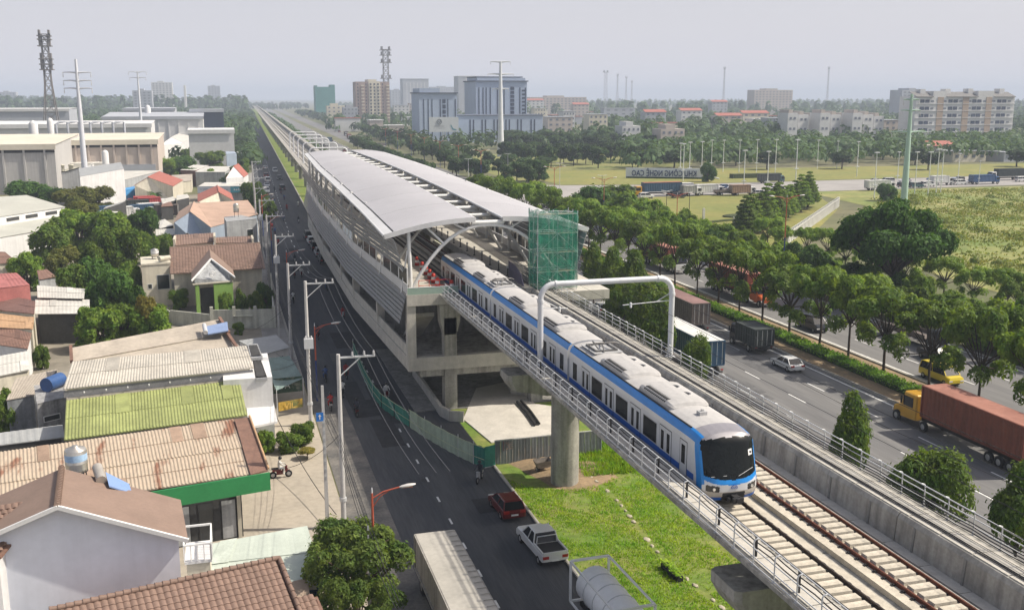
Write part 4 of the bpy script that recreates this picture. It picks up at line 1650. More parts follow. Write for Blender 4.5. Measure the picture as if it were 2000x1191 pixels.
# solar collector on the beige roof
p0 = [P((403, 637, 6.75)), P((444, 628, 6.9)), P((446, 645, 6.5)), P((406, 652, 6.35))]
sv = root('solar_heater', tuple((p0[0] + p0[2]) / 2), 'pale blue solar collector lying on the beige roof', 'solar heater')
MB().slab(p0[::-1], .1).build('panel', M('solar_blue', (.25, .33, .52), .2, .1, .06, 1, spec=.7), sv)
MB().cyl(p0[0] + V((-.2, 0, .15)), p0[3] + V((-.2, 0, .15)), .22, n=12).build('tank', STEEL, sv)

# street-side annexes
s1, _, sw = shed('street_kiosk', 'small white kiosk with a low grey roof near the utility poles', [(466, 665, 3.4), (540, 654, 3.4), (566, 678, 3.0), (515, 692, 3.0)], R_GREY, W_WHITE, 'kiosk', .15, .3, .0)
def letters(text, size, depth, mat, name, parent, loc, rot, flip=False, bold=0.0):
    cu = bpy.data.curves.new(name, 'FONT')
    cu.body = text
    cu.size = size
    cu.extrude = depth
    cu.offset = bold
    cu.align_x = 'CENTER'
    cu.resolution_u = 2
    tmp = bpy.data.objects.new('tmp', cu)
    COL.objects.link(tmp)
    dg = bpy.context.evaluated_depsgraph_get()
    me = bpy.data.meshes.new_from_object(tmp.evaluated_get(dg))
    bpy.data.objects.remove(tmp)
    me.materials.clear()
    me.materials.append(mat)
    o = bpy.data.objects.new(name, me)
    COL.objects.link(o)
    o.parent = parent
    o.location = loc
    o.rotation_euler = rot
    if flip: o.scale = (-1, 1, 1)
    return o
def marks(parent, c, d, w, h, mat, n, seed=1, name='lettering', proud=.03):
    """a row of small illegible letter strokes centred at c along direction d (as blurred in the photograph)"""
    r = random.Random(seed)
    d = V((d.x, d.y, 0)).normalized()
    nn_ = V((d.y, -d.x, 0)) * proud
    b = MB()
    x = -w / 2
    while x < w / 2:
        cw = w / n * r.uniform(.7, 1.1)
        if r.random() > .12:
            for k in range(2):
                u0, u1 = x + cw * (.1 + .4 * k), x + cw * (.3 + .45 * k)
                z0, z1 = -h / 2 * r.uniform(.7, 1), h / 2 * r.uniform(.6, 1)
                b.add([c + nn_ + d * u + V((0, 0, z)) for u, z in ((u0, z0), (u1, z0), (u1, z1), (u0, z1))], [(0, 1, 2, 3)])
            zz_ = r.choice((-h / 2, 0, h / 2 - h * .18))
            b.add([c + nn_ + d * u + V((0, 0, z)) for u, z in ((x + cw * .1, zz_), (x + cw * .8, zz_), (x + cw * .8, zz_ + h * .18), (x + cw * .1, zz_ + h * .18))], [(0, 1, 2, 3)])
        x += cw * 1.12
    return b.build(name, mat, parent)


a_, c_ = sw[3], sw[2]
mid = (a_ + c_) / 2
dd = (c_ - a_).normalized()
nn = V((dd.y, -dd.x, 0))
marks(s1, mid + V((0, 0, -.9)), dd, 1.5, .35, DARK, 6, 3, proud=.07)
T_TARP = M('green_tarp', (.20, .27, .25), .8, 0, .15, .6)
tp = root('tarp_awning', tuple(P((550, 730, 0))), 'sagging grey-green tarpaulin awning in front of the white house', 'awning')
q = [P(t) for t in ((512, 700, 3.5), (565, 694, 3.5), (592, 738, 2.8), (540, 762, 2.8))]
b = MB()
g_ = []
for j in range(7):
    for i in range(7):
        p = q[0].lerp(q[1], i / 6).lerp(q[3].lerp(q[2], i / 6), j / 6)
        g_.append(p - V((0, 0, .35 * math.sin(math.pi * i / 6) * math.sin(math.pi * j / 6) + .04 * ((i + j) % 2))))
b.add(g_, [(j * 7 + i, j * 7 + i + 1, (j + 1) * 7 + i + 1, (j + 1) * 7 + i) for j in range(6) for i in range(6)], 0, True)
b.build('canvas', T_TARP, tp)
for p in q:
    MB().cyl((p.x, p.y, 0), p, .04, n=6).build('pole', STEEL, tp)
# front banner boards below the awning
bn = root('banner_board', tuple(P((560, 800, 0))), 'camouflage green and yellow shop banners under the tarpaulin', 'banner')
for (x0, y0), (x1, y1), z1, z0, mt, nm in (((520, 800), (592, 792), 3.0, 1.5, M('camo_banner', (.05, .09, .06), .7, 0, .3, .8, col2=(.22, .23, .18), thr=(.45, .55)), 'camo_banner'), ((545, 815), (592, 806), 1.45, .6, M('yellow_banner', (.42, .27, .04), .7, 0, .3, .8, col2=(.15, .16, .05), thr=(.5, .6)), 'yellow_banner')):
    a_, c_ = P((x0, y0, 0)), P((x1, y1, 0))
    MB().slab([a_ + V((0, 0, z1)), c_ + V((0, 0, z1)), c_ + V((0, 0, z0)), a_ + V((0, 0, z0))], .04, 0, (0, -1, 0)).build(nm, mt, bn)
    dd = (c_ - a_).normalized()
    letters('ATA' if nm[0] == 'c' else 'VIL', .8, .01, WHITE if nm[0] == 'c' else M('gold_letters', (.6, .4, .1), .6), 'lettering', bn, a_.lerp(c_, .45) + V((0, 0, (z0 + z1) / 2 - .3)) + V((dd.y, -dd.x, 0)) * .1 - V(bn.location), (math.pi / 2, 0, math.atan2(dd.y, dd.x)))

# -- big white gable house in the foreground
gh, ra, ra2, gev, gle, gdv = gable('gable_house', 'big pale blue-white gable house with brown tiled roof', (112, 991, 10.3), (121, 914, 10.3), (368, 1056, 8.0), R_TILE2, W_BLUEW, over=.45, amp=.0, e2=(-150, 1106, 8.0))
b = MB()
for k in range(24):
    p = ra.lerp(ra2, k / 24)
    q_ = ra.lerp(ra2, (k + 1.1) / 24)
    b.cyl(p + V((0, 0, .1)), q_ + V((0, 0, .06)), .17, .14, 8)
b.build('ridge_tile', R_TILE2, gh)
# white verge board along the gable
fh = V((gdv.x, gdv.y, 0)).normalized()
MB().beam(ra - fh * .02 + V((0, 0, .03)), gev - fh * .02 + V((0, 0, .03)), .14, .2).build('verge_board', WHITE, gh)
MB().beam(ra - fh * .02 + V((0, 0, .03)), gle - fh * .02 + V((0, 0, .03)), .14, .2).build('verge_board', WHITE, gh)
# tiled lean-to on the left
lt = root('tiled_lean_to', tuple(P((30, 1010, 0))), 'small brown tiled roof leaning beside the gable house', 'roof')
o_, u_ = P((-70, 1110, 8.1)), P((92, 968, 9.7)) 
qa = [P((-60, 995, 9.6)), P((94, 968, 9.6)), P((2, 1085, 8.3)), P((-160, 1112, 8.3))]
MB().slab([p - V((0, 0, .05)) for p in qa[::-1]], .1).build('deck', R_BROWN, lt)
walls(lt, qa, W_WHITE, 0, .4)
uu = (qa[2] - qa[3]).normalized()
vv = (qa[0] - qa[3])
tiles(lt, qa[3], uu, vv, int((qa[2] - qa[3]).length / .3), int(vv.length / .36), R_TILE, 260)
# balcony and air vent on its street side
bal = root('white_balcony', tuple(P((388, 1090, 3.3))), 'weathered white balcony with open slats on the gable house', 'balcony')
bp = P((388, 1075, 5.0))
MB().box(bp.x - .7, bp.x + .7, bp.y - 1.3, bp.y + 1.3, 4.85, 5.0).build('floor', W_WHITE, bal)
for s in (-1, 1):
    MB().box(bp.x - .7, bp.x + .7, bp.y + s * 1.3 - .05, bp.y + s * 1.3 + .05, 5.9, 6.0).build('rail', WHITE, bal)
    MB().box(bp.x + s * .7 - .04, bp.x + s * .7 + .04, bp.y - 1.3, bp.y + 1.3, 5.9, 6.0).build('rail', WHITE, bal)
for k in range(9):
    y = bp.y - 1.3 + k * .325
    MB().box(bp.x + .66, bp.x + .74, y - .03, y + .03, 5.0, 5.9).build('slat', WHITE, bal)
    if k < 5:
        x = bp.x - .7 + k * .34
        MB().box(x - .03, x + .03, bp.y - 1.33, bp.y - 1.27, 5.0, 5.9).build('slat', WHITE, bal)
MB().box(bp.x - .62, bp.x + .6, bp.y - 1.2, bp.y + 1.2, .0, 4.84).build('lower_wall', W_CREAM, bal)
# steel water tank and solar heater on the ridge
barrel_tank('steel_water_tank', tuple(P((152, 935, 9.0))), .58, 1.35, M('stainless', (.56, .53, .48), .28, .7, .08, 1.2), M('tank_label_blue', (.35, .50, .68), .5), 'stainless steel water tank with a blue label band on the gable house')
sv = root('solar_heater', tuple(P((225, 960, 9.0))), 'solar water heater with cylinder and blue panel on the gable house roof', 'solar heater')
tk0, tk1 = P((190, 912, 10.0)), P((198, 938, 9.7))
MB().cyl(tk0, tk1, .27, n=14).build('cylinder', M('tank_grey', (.45, .42, .38), .4, .3, .1, 1), sv)
pq = [P((206, 921, 9.9)), P((213, 948, 9.6)), P((258, 962, 8.9)), P((252, 944, 9.2))]
MB().slab(pq, .08).build('panel', M('solar_panel_blue', (.22, .33, .58), .2, .1, .05, 1, spec=.7), sv)
for k in (0, 1):
    MB().beam(pq[2 + k] , pq[2 + k] - V((0, 0, .6)), .05, .05).build('strut', DARK, sv)

# -- tiled roof at the bottom edge
ra_, rb_ = P((96, 1193, 7.2)), P((545, 1091, 7.2))
tr_ = root('tiled_roof_house', tuple(V((ra_.x + 5, ra_.y - 2, 0))), 'house with a large brown curved-tile roof in the foreground', 'house')
ud = (rb_ - ra_)
ud.z = 0
nd = V((ud.y, -ud.x, 0)).normalized()
dn = nd * 4.6 - V((0, 0, 2.3))
MB().slab([ra_ + dn - V((0, 0, .06)), rb_ + dn - V((0, 0, .06)), rb_ - V((0, 0, .06)), ra_ - V((0, 0, .06))], .12).build('roof_deck', R_BROWN, tr_)
MB().slab([rb_ - nd * 4.2 - V((0, 0, 2.2)), ra_ - nd * 4.2 - V((0, 0, 2.2)), ra_ - V((0, 0, .07)), rb_ - V((0, 0, .07))], .12).build('back_slope', R_TILE2, tr_)
tiles(tr_, ra_ + dn, ud, -dn, int(ud.length / .30), 14, R_TILE, 300)
b = MB()
n_ = int(ud.length / .34)
for k in range(n_):
    p, q_ = ra_.lerp(rb_, k / n_), ra_.lerp(rb_, (k + 1.12) / n_)
    b.cyl(p + V((0, 0, .08)), q_ + V((0, 0, .05)), .15, .125, 8)
b.build('ridge_tile', R_TILE, tr_)
b = MB()
for k in range(12):
    p, q_ = rb_ + dn * (k / 12), rb_ + dn * ((k + 1.1) / 12)
    b.cyl(p + V((0, 0, .05)), q_ + V((0, 0, .08)), .12, .14, 8)
b.build('verge_tile', R_TILE, tr_)
walls(tr_, [ra_ + dn, rb_ + dn, rb_ - nd * 4.2 - V((0, 0, 2.2)), ra_ - nd * 4.2 - V((0, 0, 2.2))], W_WHITE, 0, .5)
l2 = root('tiled_porch', tuple(P((600, 1188, 0))), 'small tiled porch roof joined beside the big tiled roof', 'roof')
o2, o3 = P((556, 1178, 4.6)), P((620, 1162, 4.6))
u2 = o3 - o2
n2 = V((u2.y, -u2.x, 0)).normalized()
d2_ = n2 * 2.2 - V((0, 0, 1.0))
MB().slab([o2 + d2_ - V((0, 0, .05)), o3 + d2_ - V((0, 0, .05)), o3 - V((0, 0, .05)), o2 - V((0, 0, .05))], .1).build('deck', R_BROWN, l2)
tiles(l2, o2 + d2_, u2, -d2_, max(3, int(u2.length / .3)), 7, R_TILE, 120)
walls(l2, [o2 + d2_, o3 + d2_, o3, o2], W_CREAM, 0, .2)

# -- mint sheet canopy over the yard
shed('mint_canopy', 'pale mint green sheet canopy beside the white balcony', [(408, 1062, 3.7), (600, 1026, 3.7), (632, 1135, 3.0), (352, 1150, 3.0)], R_MINT, W_CREAM, 'canopy', .5, .9, .012)
shed('brown_canopy', 'small flat brown roof between tiled roof and mint canopy', [(553, 1139, 3.4), (598, 1128, 3.4), (606, 1163, 3.2), (560, 1174, 3.2)], M('flat_brown', (.34, .26, .20), .85, 0, .1, .6), W_CREAM, 'roof', .1, .3, 0)
shed('blue_hoarding', 'low dark blue hoarding below the mint canopy', [(592, 1132, 2.4), (622, 1128, 2.4), (625, 1150, 2.4), (598, 1156, 2.4)], M('navy_sheet', (.03, .08, .14), .7), M('navy_sheet', (.03, .08, .14), .7), 'hoarding', .05, .3, 0)

# -- left edge sheds
shed('beige_shed', 'small shed with beige roof and grey plank wall', [(31, 738, 4.4), (112, 721, 4.4), (66, 771, 3.7), (12, 781, 3.7)], R_BEIGE, M('plank_grey', (.22, .235, .25), .8, 0, .2, 1.2, streak=.4), 'shed', .1, .35, .02)
cb, _, cw = shed('concrete_outhouse', 'mouldy concrete outhouse with a slot window under the blue tank', [(66, 752, 4.6), (124, 748, 4.6), (130, 775, 4.6), (72, 788, 4.6)], W_MOULD, W_MOULD, 'outhouse', .05, .3, 0, wins=((.45, 1.3, 2.9, 3.3),))
tkb = root('blue_water_tank', tuple(P((104, 765, 4.65))), 'blue plastic water tank lying on the concrete outhouse', 'water tank')
MB().cyl(P((90, 752, 5.2)), P((119, 740, 5.2)), .62, n=16).build('drum', M('blue_plastic', (.035, .09, .24), .45, 0, .1, 1), tkb)
MB().beam(P((92, 758, 4.75)), P((118, 747, 4.75)), .9, .25).build('cradle', DARK, tkb)
shed('grey_lean_to', 'long low grey sheet roof left of the green roof', [(-40, 850, 3.7), (122, 829, 3.7), (127, 853, 3.3), (-40, 874, 3.3)], R_GREY, W_DARK, 'roof', .3, .5, .02)
shed('white_flat_shed', 'flat white roof at the left beside the lane', [(-40, 702, 4.0), (54, 685, 4.0), (57, 722, 3.7), (-40, 741, 3.7)], R_WHITE, W_CREAM, 'shed', .2, .4, .015)
shed('brown_shed', 'shed with a dark brown sheet roof near the lane', [(-40, 628, 4.2), (62, 650, 4.2), (54, 681, 3.6), (-40, 668, 3.6)], R_BROWN, W_WHITE, 'shed', .2, .3, .03)
shed('tan_shed', 'shed with tan boarded roof above the dark brown one', [(-40, 607, 4.6), (67, 620, 4.6), (64, 643, 4.3), (-40, 637, 4.3)], R_TAN, W_CREAM, 'shed', .2, .22, .02)
shed('maroon_shed', 'shed with a maroon brown roof beside the red sheet building', [(-40, 565, 5.4), (69, 588, 5.4), (67, 613, 4.9), (-40, 602, 4.9)], M('maroon_roof', (.17, .095, .08), .75, 0, .15, .6), W_CREAM, 'shed', .2, .3, .02)
shed('red_sheet_building', 'building with faded red sheet walls and a flat top', [(-40, 536, 6.8), (33, 533, 6.8), (58, 556, 6.8), (-40, 568, 6.8)], W_RED, W_RED, 'building', .02, .4, .03)
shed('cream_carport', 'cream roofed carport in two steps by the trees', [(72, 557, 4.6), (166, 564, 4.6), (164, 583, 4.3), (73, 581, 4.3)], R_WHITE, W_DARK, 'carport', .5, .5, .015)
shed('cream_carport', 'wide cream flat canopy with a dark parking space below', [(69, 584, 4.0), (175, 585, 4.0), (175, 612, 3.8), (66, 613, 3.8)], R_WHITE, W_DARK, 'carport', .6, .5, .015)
shed('cream_house_end', 'small cream house end under a brown roof by the trees', [(-40, 490, 5), (10, 492, 5), (34, 512, 4.4), (-40, 518, 4.4)], R_BROWN, W_CREAM, 'house', .2, .3, .02)
shed('brown_hut', 'small hut with a weathered brown roof among the trees', [(72, 528, 4.0), (92, 526, 4.0), (110, 540, 3.6), (76, 546, 3.6)], R_BROWN, W_GREY, 'hut', .2, .3, .02)

# -- brown tiled villa with lime porch
vr, va, va2, vev, vle, vd = gable('tiled_villa', 'villa with brown tiled roof, stone gable and lime green porch', (331, 484, 7.4), (508, 475, 7.4), (332, 535, 4.9), R_TILE2, W_CREAM, over=.5, amp=.0)
sd = (vev - va)
ud = (va2 - va)
tiles(vr, vev, ud, va - vev, int(ud.length / .42), int((va - vev).length / .5), R_TILE, 300, .42, .5)
# porch gable
pa, pb = P((412, 506, 7.1)), P((409.5, 488, 7.1))
pl, prr = P((374, 549, 5.0)), P((459, 542, 5.0))
pd = pb - pa
for e_, nm in ((pl, 'porch_slope'), (prr, 'porch_slope')):
    qd = [pa, pb + pd * .4, e_ + pd * 1.1, e_]
    MB().slab(qd if e_ is prr else qd[::-1], .12).build(nm, R_TILE2, vr)
    MB().beam(pa + V((0, -.05, .02)), e_ + V((0, -.05, .02)), .14, .22).build('verge_board', WHITE, vr)
dirp = (prr - pl)
dirp.z = 0
dirp.normalize()
inn = V((-dirp.y, dirp.x, 0)) * .5
g0, g1, g2 = pl + inn + dirp * .5, prr + inn - dirp * .5, pa + inn * .6
STONE = M('stone_gable', (.30, .31, .32), .9, 0, .3, 2.2, bump=.6, bscale=5)
MB().add([g0 - V((0, 0, .5)), g1 - V((0, 0, .5)), g1 + V((0, 0, .25)), g2 - V((0, 0, .15)), g0 + V((0, 0, .25))], [(0, 1, 2, 3, 4)]).build('gable_face', STONE, vr)
c0 = (g0 + g1) / 2 + V((0, 0, .65)) - inn * .12
b = MB()
b.tube([c0 + dirp * (.38 * math.cos(t * .5236)) + V((0, 0, .38 * math.sin(t * .5236))) for t in range(13)], .06, 5)
b.tube([c0 + dirp * (.18 * math.cos(t * .5236)) + V((0, 0, .18 * math.sin(t * .5236))) for t in range(13)], .05, 5)
b.build('gable_medallion', WHITE, vr)
MB().beam(g0 - V((0, 0, .55)) - dirp * .3, g1 - V((0, 0, .55)) + dirp * .3, .5, .16).build('porch_beam', W_CREAM, vr)
for t, w_, mt in ((.78, 2.6, W_GREEN), (.06, .5, W_GREEN)):
    p = g0.lerp(g1, t)
    MB().beam(V((p.x, p.y, 0)), V((p.x, p.y, g0.z - .6)), w_, .3, 0, (dirp.y, -dirp.x, 0)).build('porch_wall', mt, vr)
opening(vr, g0 + inn * 2, g1 + inn * 2, .4, 2.0, .2, 3.6, 'door', W_DARK, DARK)
qd = [P(t) for t in ((274, 502, 6.2), (331, 498, 6.2), (333, 512, 6.2), (275, 516, 6.2))]
ann = root('cream_annex', tuple((qd[0] + qd[2]) / 2 - V((0, 0, 6.2))), 'flat-roofed cream annex at the side of the tiled villa', 'building')
MB().slab(qd[::-1], .25).build('roof', W_CREAM, ann)
aw = walls(ann, qd, W_CREAM, 0, .1)
opening(ann, aw[3], aw[2], .72, 1.6, 2.4, 4.4, 'window', GLASS, STEEL)
opening(ann, aw[3], aw[2], .25, .5, 2.6, 3.2, 'window', GLASS, WHITE)
barrel_tank('steel_water_tank', tuple(P((303, 505, 6.25))), .55, 1.1, MATS['stainless'], WHITE, 'short steel water tank standing on the cream annex', .35)
MB().cyl(P((311, 506, 6.7)), P((331, 503, 6.7)), .35, n=12).build('water_heater', W_CREAM, None, None, 'cream cylinder of a heater lying on the cream annex', 'water heater')
q = [P(t) for t in ((341, 459, 7.6), (418, 455, 7.6), (420, 472, 6.9), (342, 480, 6.9))]
ub = root('rear_tiled_house', tuple((q[0] + q[2]) / 2 - V((0, 0, 7.2))), 'rear brown tiled roof stepping up behind the villa', 'house')
sheet_roof(ub, q, R_TILE, 'roof_slope', .4, .05)
q_b = [P(t) for t in ((418, 464, 7.2), (493, 461, 7.2), (493, 474, 6.8), (420, 475, 6.8))]
sheet_roof(ub, q_b, R_TILE, 'roof_slope', .4, .05)
walls(ub, q, W_CREAM)
walls(ub, q_b, W_CREAM)
for t in ((341, 468, 7.5), (419, 462, 7.7), (493, 467, 7.3)):
    p = P(t)
    MB().box(p.x - .15, p.x + .15, p.y - 2.2, p.y + 2.2, p.z - 1.2, p.z + .35).build('parapet', W_CREAM, ub)

# compound wall of the villa
WALLC = M('compound_wall', (.52, .52, .45), .9, 0, .12, .5, streak=.35)
cwl = root('garden_wall', tuple(P((440, 640, 0))), 'weathered pale garden wall with planted top in front of the villa', 'wall')
def wall_run(parent, pts, h, t=.2, mat=WALLC, name='wall_panel'):
    for a_, c_ in zip(pts, pts[1:]):
        a_, c_ = V(a_), V(c_)
        MB().beam(V((a_.x, a_.y, h / 2)), V((c_.x, c_.y, h / 2)), t, h).build(name, mat, parent)
w0, w1, w2, w3 = P((335, 633, 0)), P((415, 642, 0)), P((536, 640, 0)), P((530, 560, 0))
wall_run(cwl, [w0, w1], 1.9)
wall_run(cwl, [w1, w2], 2.5)
wall_run(cwl, [w2, w3], 2.2)
wall_run(cwl, [P((265, 590, 0)), w0], 1.7)
for t in (.0, .36, .7, 1.0):
    p = w1.lerp(w2, t)
    MB().box(p.x - .2, p.x + .2, p.y - .2, p.y + .2, 0, 2.9).build('pillar', WALLC, cwl)
MB().beam(w1.lerp(w2, .35) + V((0, -.2, 1.7)), w1.lerp(w2, .66) + V((0, -.2, 1.7)), .5, .1).build('ledge', WALLC, cwl)

# -- blue-grey gable house and concrete block behind the villa
gable('blue_gable_house', 'house with blue-grey gable wall and salmon roof', (371, 413, 7.6), (379, 394, 7.6), (412, 444, 5.6), M('salmon_roof', (.42, .29, .22), .75, 0, .1, .4), W_BLUE, over=.2, amp=.0, e2=(339, 434, 5.8), wins=(('f', .35, .9, 3.6, 3.9), ('f', .75, .7, 3.6, 3.9)))
shed('salmon_roof_hall', 'hall under a wide faded salmon roof', [(379, 397, 7.4), (484, 391, 6.6), (504, 418, 5.7), (411, 444, 5.5)], MATS['salmon_roof'], W_BLUE, 'building', .2, .4, .0)
blk_, _, bw_ = shed('concrete_block_house', 'unpainted grey concrete block house with a roof tank', [(437, 424, 8.0), (470, 420, 8.0), (502, 427, 8.0), (442, 433, 8.0)], W_GREY, W_GREY, 'house', .05, .3, 0, wins=((.75, 1.2, 4.2, 6.2),))
barrel_tank('steel_water_tank', tuple(P((462, 424, 8.0))), .5, 1.5, MATS['stainless'], W_CREAM, 'tall steel water tank on the grey concrete block house', 1.0)
gable('red_roof_house', 'red hipped roof house behind the salmon hall', (427, 375, 7.0), (424, 362, 7.0), (457, 392, 5.2), R_RED, W_CREAM, over=.2, amp=0, e2=(386, 394, 5.2))

# -- houses further along
shed('white_block_wall_factory', 'factory end block with a blank sunlit white wall', [(154, 329, 9.5), (236, 317, 10.5), (242, 330, 10.5), (156, 345, 9.5)], R_GREY, W_WHITE, 'factory', .02, .5, 0)
p0, p1 = at(156, 378, 0), at(240, 391, 0)
SAW = M('sawtooth_roof', (.34, .33, .28), .8, 0, .1, .2)
W_FACT = M('factory_grey_wall', (.44, .45, .47), .85, 0, .08, .2, streak=.25)
fc = root('sawtooth_factory', tuple(at(70, 400, 0)), 'grey factory hall with zigzag roof and roof vents', 'factory')
base_y = at(154, 372, 0).y
zz = [(-60, 343, 9.6), (0, 322, 11.0), (24, 334, 10.0), (55, 334, 10.0), (80, 323, 11.0), (106, 335, 10.0), (128, 336, 10.0), (154, 328, 10.6)]
pts3 = []
for px_, py_, z_ in zz:
    k = ray(px_, base_y)
    # find z on the plane y = base_y for the photo row
    lo, hi = 0.0, 20.0
    for _ in range(40):
        mid_ = (lo + hi) / 2
        if at(px_, py_, mid_).y > base_y: lo = mid_
        else: hi = mid_
    pts3.append(at(px_, py_, lo))
b = MB()
n = len(pts3)
b.add(pts3 + [V((p.x, p.y, 0)) for p in pts3], [(i, i + n, i + 1 + n, i + 1) for i in range(n - 1)])
b.build('front_wall', W_FACT, fc)
for i in range(n - 1):
    a_, c_ = pts3[i], pts3[i + 1]
    MB().slab([a_, c_, c_ + V((4, 38, 0)), a_ + V((4, 38, 0))], .2).build('roof_slope', SAW, fc)
    MB().beam(a_ + V((0, -.05, .05)), c_ + V((0, -.05, .05)), .2, .22).build('verge', DARK, fc)
e_ = pts3[-1]
MB().add([e_, e_ + V((4, 38, .4)), V((e_.x + 4, e_.y + 38, 0)), V((e_.x, e_.y, 0))], [(0, 1, 2, 3)]).build('side_wall', W_WHITE, fc)
for t in ((37, 333, 10), (57, 333, 10), (109, 336, 10), (127, 336, 10)):
    p = P(t)
    p = V((p.x, base_y + 1.2, pts3[3].z))
    p.x = ray(t[0], base_y + 1.2)
    MB().lathe([(.75, -.3), (.75, 1.3), (.85, 1.35), (.85, 1.7), (0, 1.8)], p, 12).build('roof_vent', M('vent_cream', (.48, .46, .38), .6, .2, .1, 1), fc)

# white clerestory warehouse at left
wq_ = [P(t) for t in ((-60, 388, 8.4), (52, 381, 8.4), (128, 404, 7.2), (-60, 432, 7.2))]
cl_ = root('clerestory_warehouse', tuple(V((wq_[2].x - 12, wq_[2].y, 0))), 'pale warehouse with stepped roof and window band', 'warehouse')
sheet_roof(cl_, wq_, M('pale_grey_roof', (.44, .44, .39), .7, 0, .06, .2), 'upper_roof', .4, 0)
lw = walls(cl_, wq_, W_WHITE, 0, .2)
for t in (.42, .62, .84):
    opening(cl_, lw[3], lw[2], t, 3.4, 6.0, 6.7, 'window', W_DARK, WHITE)
lq = [P(t) for t in ((-60, 446, 5.6), (132, 417, 5.6), (121, 443, 4.8), (-60, 474, 4.8))]
sheet_roof(cl_, lq, MATS['pale_grey_roof'], 'lower_roof', .4, 0)
walls(cl_, lq, W_WHITE, 0, .3)

shed('blue_shed', 'small bright blue sheet shed beside the white factory wall', [(240, 368, 3.2), (279, 361, 3.2), (279, 366, 3.2), (241, 372, 3.2)], M('blue_sheet', (.06, .26, .55), .6, 0, .06, .4), M('blue_sheet', (.06, .26, .55), .6), 'shed', .02, .5, 0)
gable('red_gable_house', 'house with a bright red roof slope and cream gable', (289, 346, 7.0), (312, 335, 7.0), (338, 364, 4.8), R_RED, W_CREAM, over=.2, amp=0, e2=(262, 362, 4.8))
shed('long_white_shed', 'long white roofed shed behind the red gable house', [(236, 334, 5.0), (318, 333, 5.0), (284, 341, 5.0), (240, 352, 4.6)], R_WHITE, W_GREY, 'shed', .2, .6, 0)
shed('pale_shed', 'pale pink-beige low roof beside the red gable house', [(335, 342, 4.0), (376, 340, 4.0), (374, 353, 3.6), (340, 356, 3.6)], R_BEIGE, W_CREAM, 'shed', .2, .6, 0)
shed('brick_hall', 'hall with white roof and brown brick wall', [(378, 322, 5.6), (408, 323, 5.6), (382, 333, 5.2), (352, 332, 5.2)], R_WHITE, M('brown_brick', (.18, .10, .075), .85, 0, .15, .8), 'building', .2, .6, 0)
shed('white_hall', 'white flat-roofed hall beside the brown brick one', [(400, 325, 5.4), (455, 325, 5.4), (440, 336, 5.0), (381, 336, 5.0)], R_WHITE, W_GREY, 'building', .2, .6, 0)
gable('red_white_villa', 'white villa with steep red roof beside the street', (456, 325, 9.0), (466, 320, 9.0), (476, 346, 6.2), R_RED, W_WHITE, over=.15, amp=0, e2=(441, 348, 6.2))
bbd = root('shopfront', tuple(at(435, 384, 0)), 'street shop with a long grey and teal signboard', 'shop')
a_, c_ = at(386, 378, 2.4), at(485, 377, 2.4)
dd = (c_ - a_).normalized()
MB().slab([V((a_.x, a_.y, 4.4)), V((a_.x + dd.x * 9.2, a_.y + dd.y * 9.2, 4.4)), V((a_.x + dd.x * 9.2, a_.y + dd.y * 9.2, 2.5)), V((a_.x, a_.y, 2.5))], .15, 0, (0, -1, 0)).build('signboard', M('sign_grey', (.42, .47, .52), .6, 0, .05, .5), bbd)
MB().slab([V((a_.x + dd.x * 9.25, a_.y + dd.y * 9.25, 4.4)), V((c_.x, c_.y, 4.4)), V((c_.x, c_.y, 2.5)), V((a_.x + dd.x * 9.25, a_.y + dd.y * 9.25, 2.5))], .15, 0, (0, -1, 0)).build('signboard', M('sign_teal', (.06, .26, .33), .6, 0, .05, .5), bbd)
marks(bbd, V((a_.x + 6.2 * dd.x, a_.y - .16 + 6.2 * dd.y, 3.4)), dd, 4.6, .5, M('sign_ink', (.10, .14, .2), .7), 14, 4, proud=.05)
marks(bbd, V((a_.x + 1.8 * dd.x, a_.y - .16 + 1.8 * dd.y, 3.6)), dd, 2.2, .3, MATS['sign_ink'], 9, 5, proud=.05)
marks(bbd, V((a_.x + 11.6 * dd.x, a_.y - .16 + 11.6 * dd.y, 3.4)), dd, 3.0, .6, WHITE, 6, 6, proud=.05)
MB().slab([V((a_.x, a_.y, 4.3)), V((c_.x, c_.y, 4.3)), V((c_.x + 2, c_.y + 9, 4.8)), V((a_.x + 2, a_.y + 9, 4.8))], .15).build('roof', R_WHITE, bbd)
walls(bbd, [V((a_.x, a_.y + 1.5, 4.3)), V((c_.x, c_.y + 1.5, 4.3)), V((c_.x + 2, c_.y + 9, 4.6)), V((a_.x + 2, a_.y + 9, 4.6))], W_GREY, 0, .2)
shed('slate_townhouse', 'narrow slate-blue town house with balcony by the trees', [(441, 296, 9.5), (458, 296, 9.5), (462, 300, 9.5), (442, 301, 9.5)], W_BLUE, W_BLUE, 'house', .05, .5, 0)
shed('street_gatehouse', 'dark open gatehouse with a grey slab roof by the street', [(462, 294, 5.0), (492, 294, 5.0), (494, 299, 5.0), (463, 300, 5.0)], R_GREY, W_DARK, 'gatehouse', .1, .5, 0)
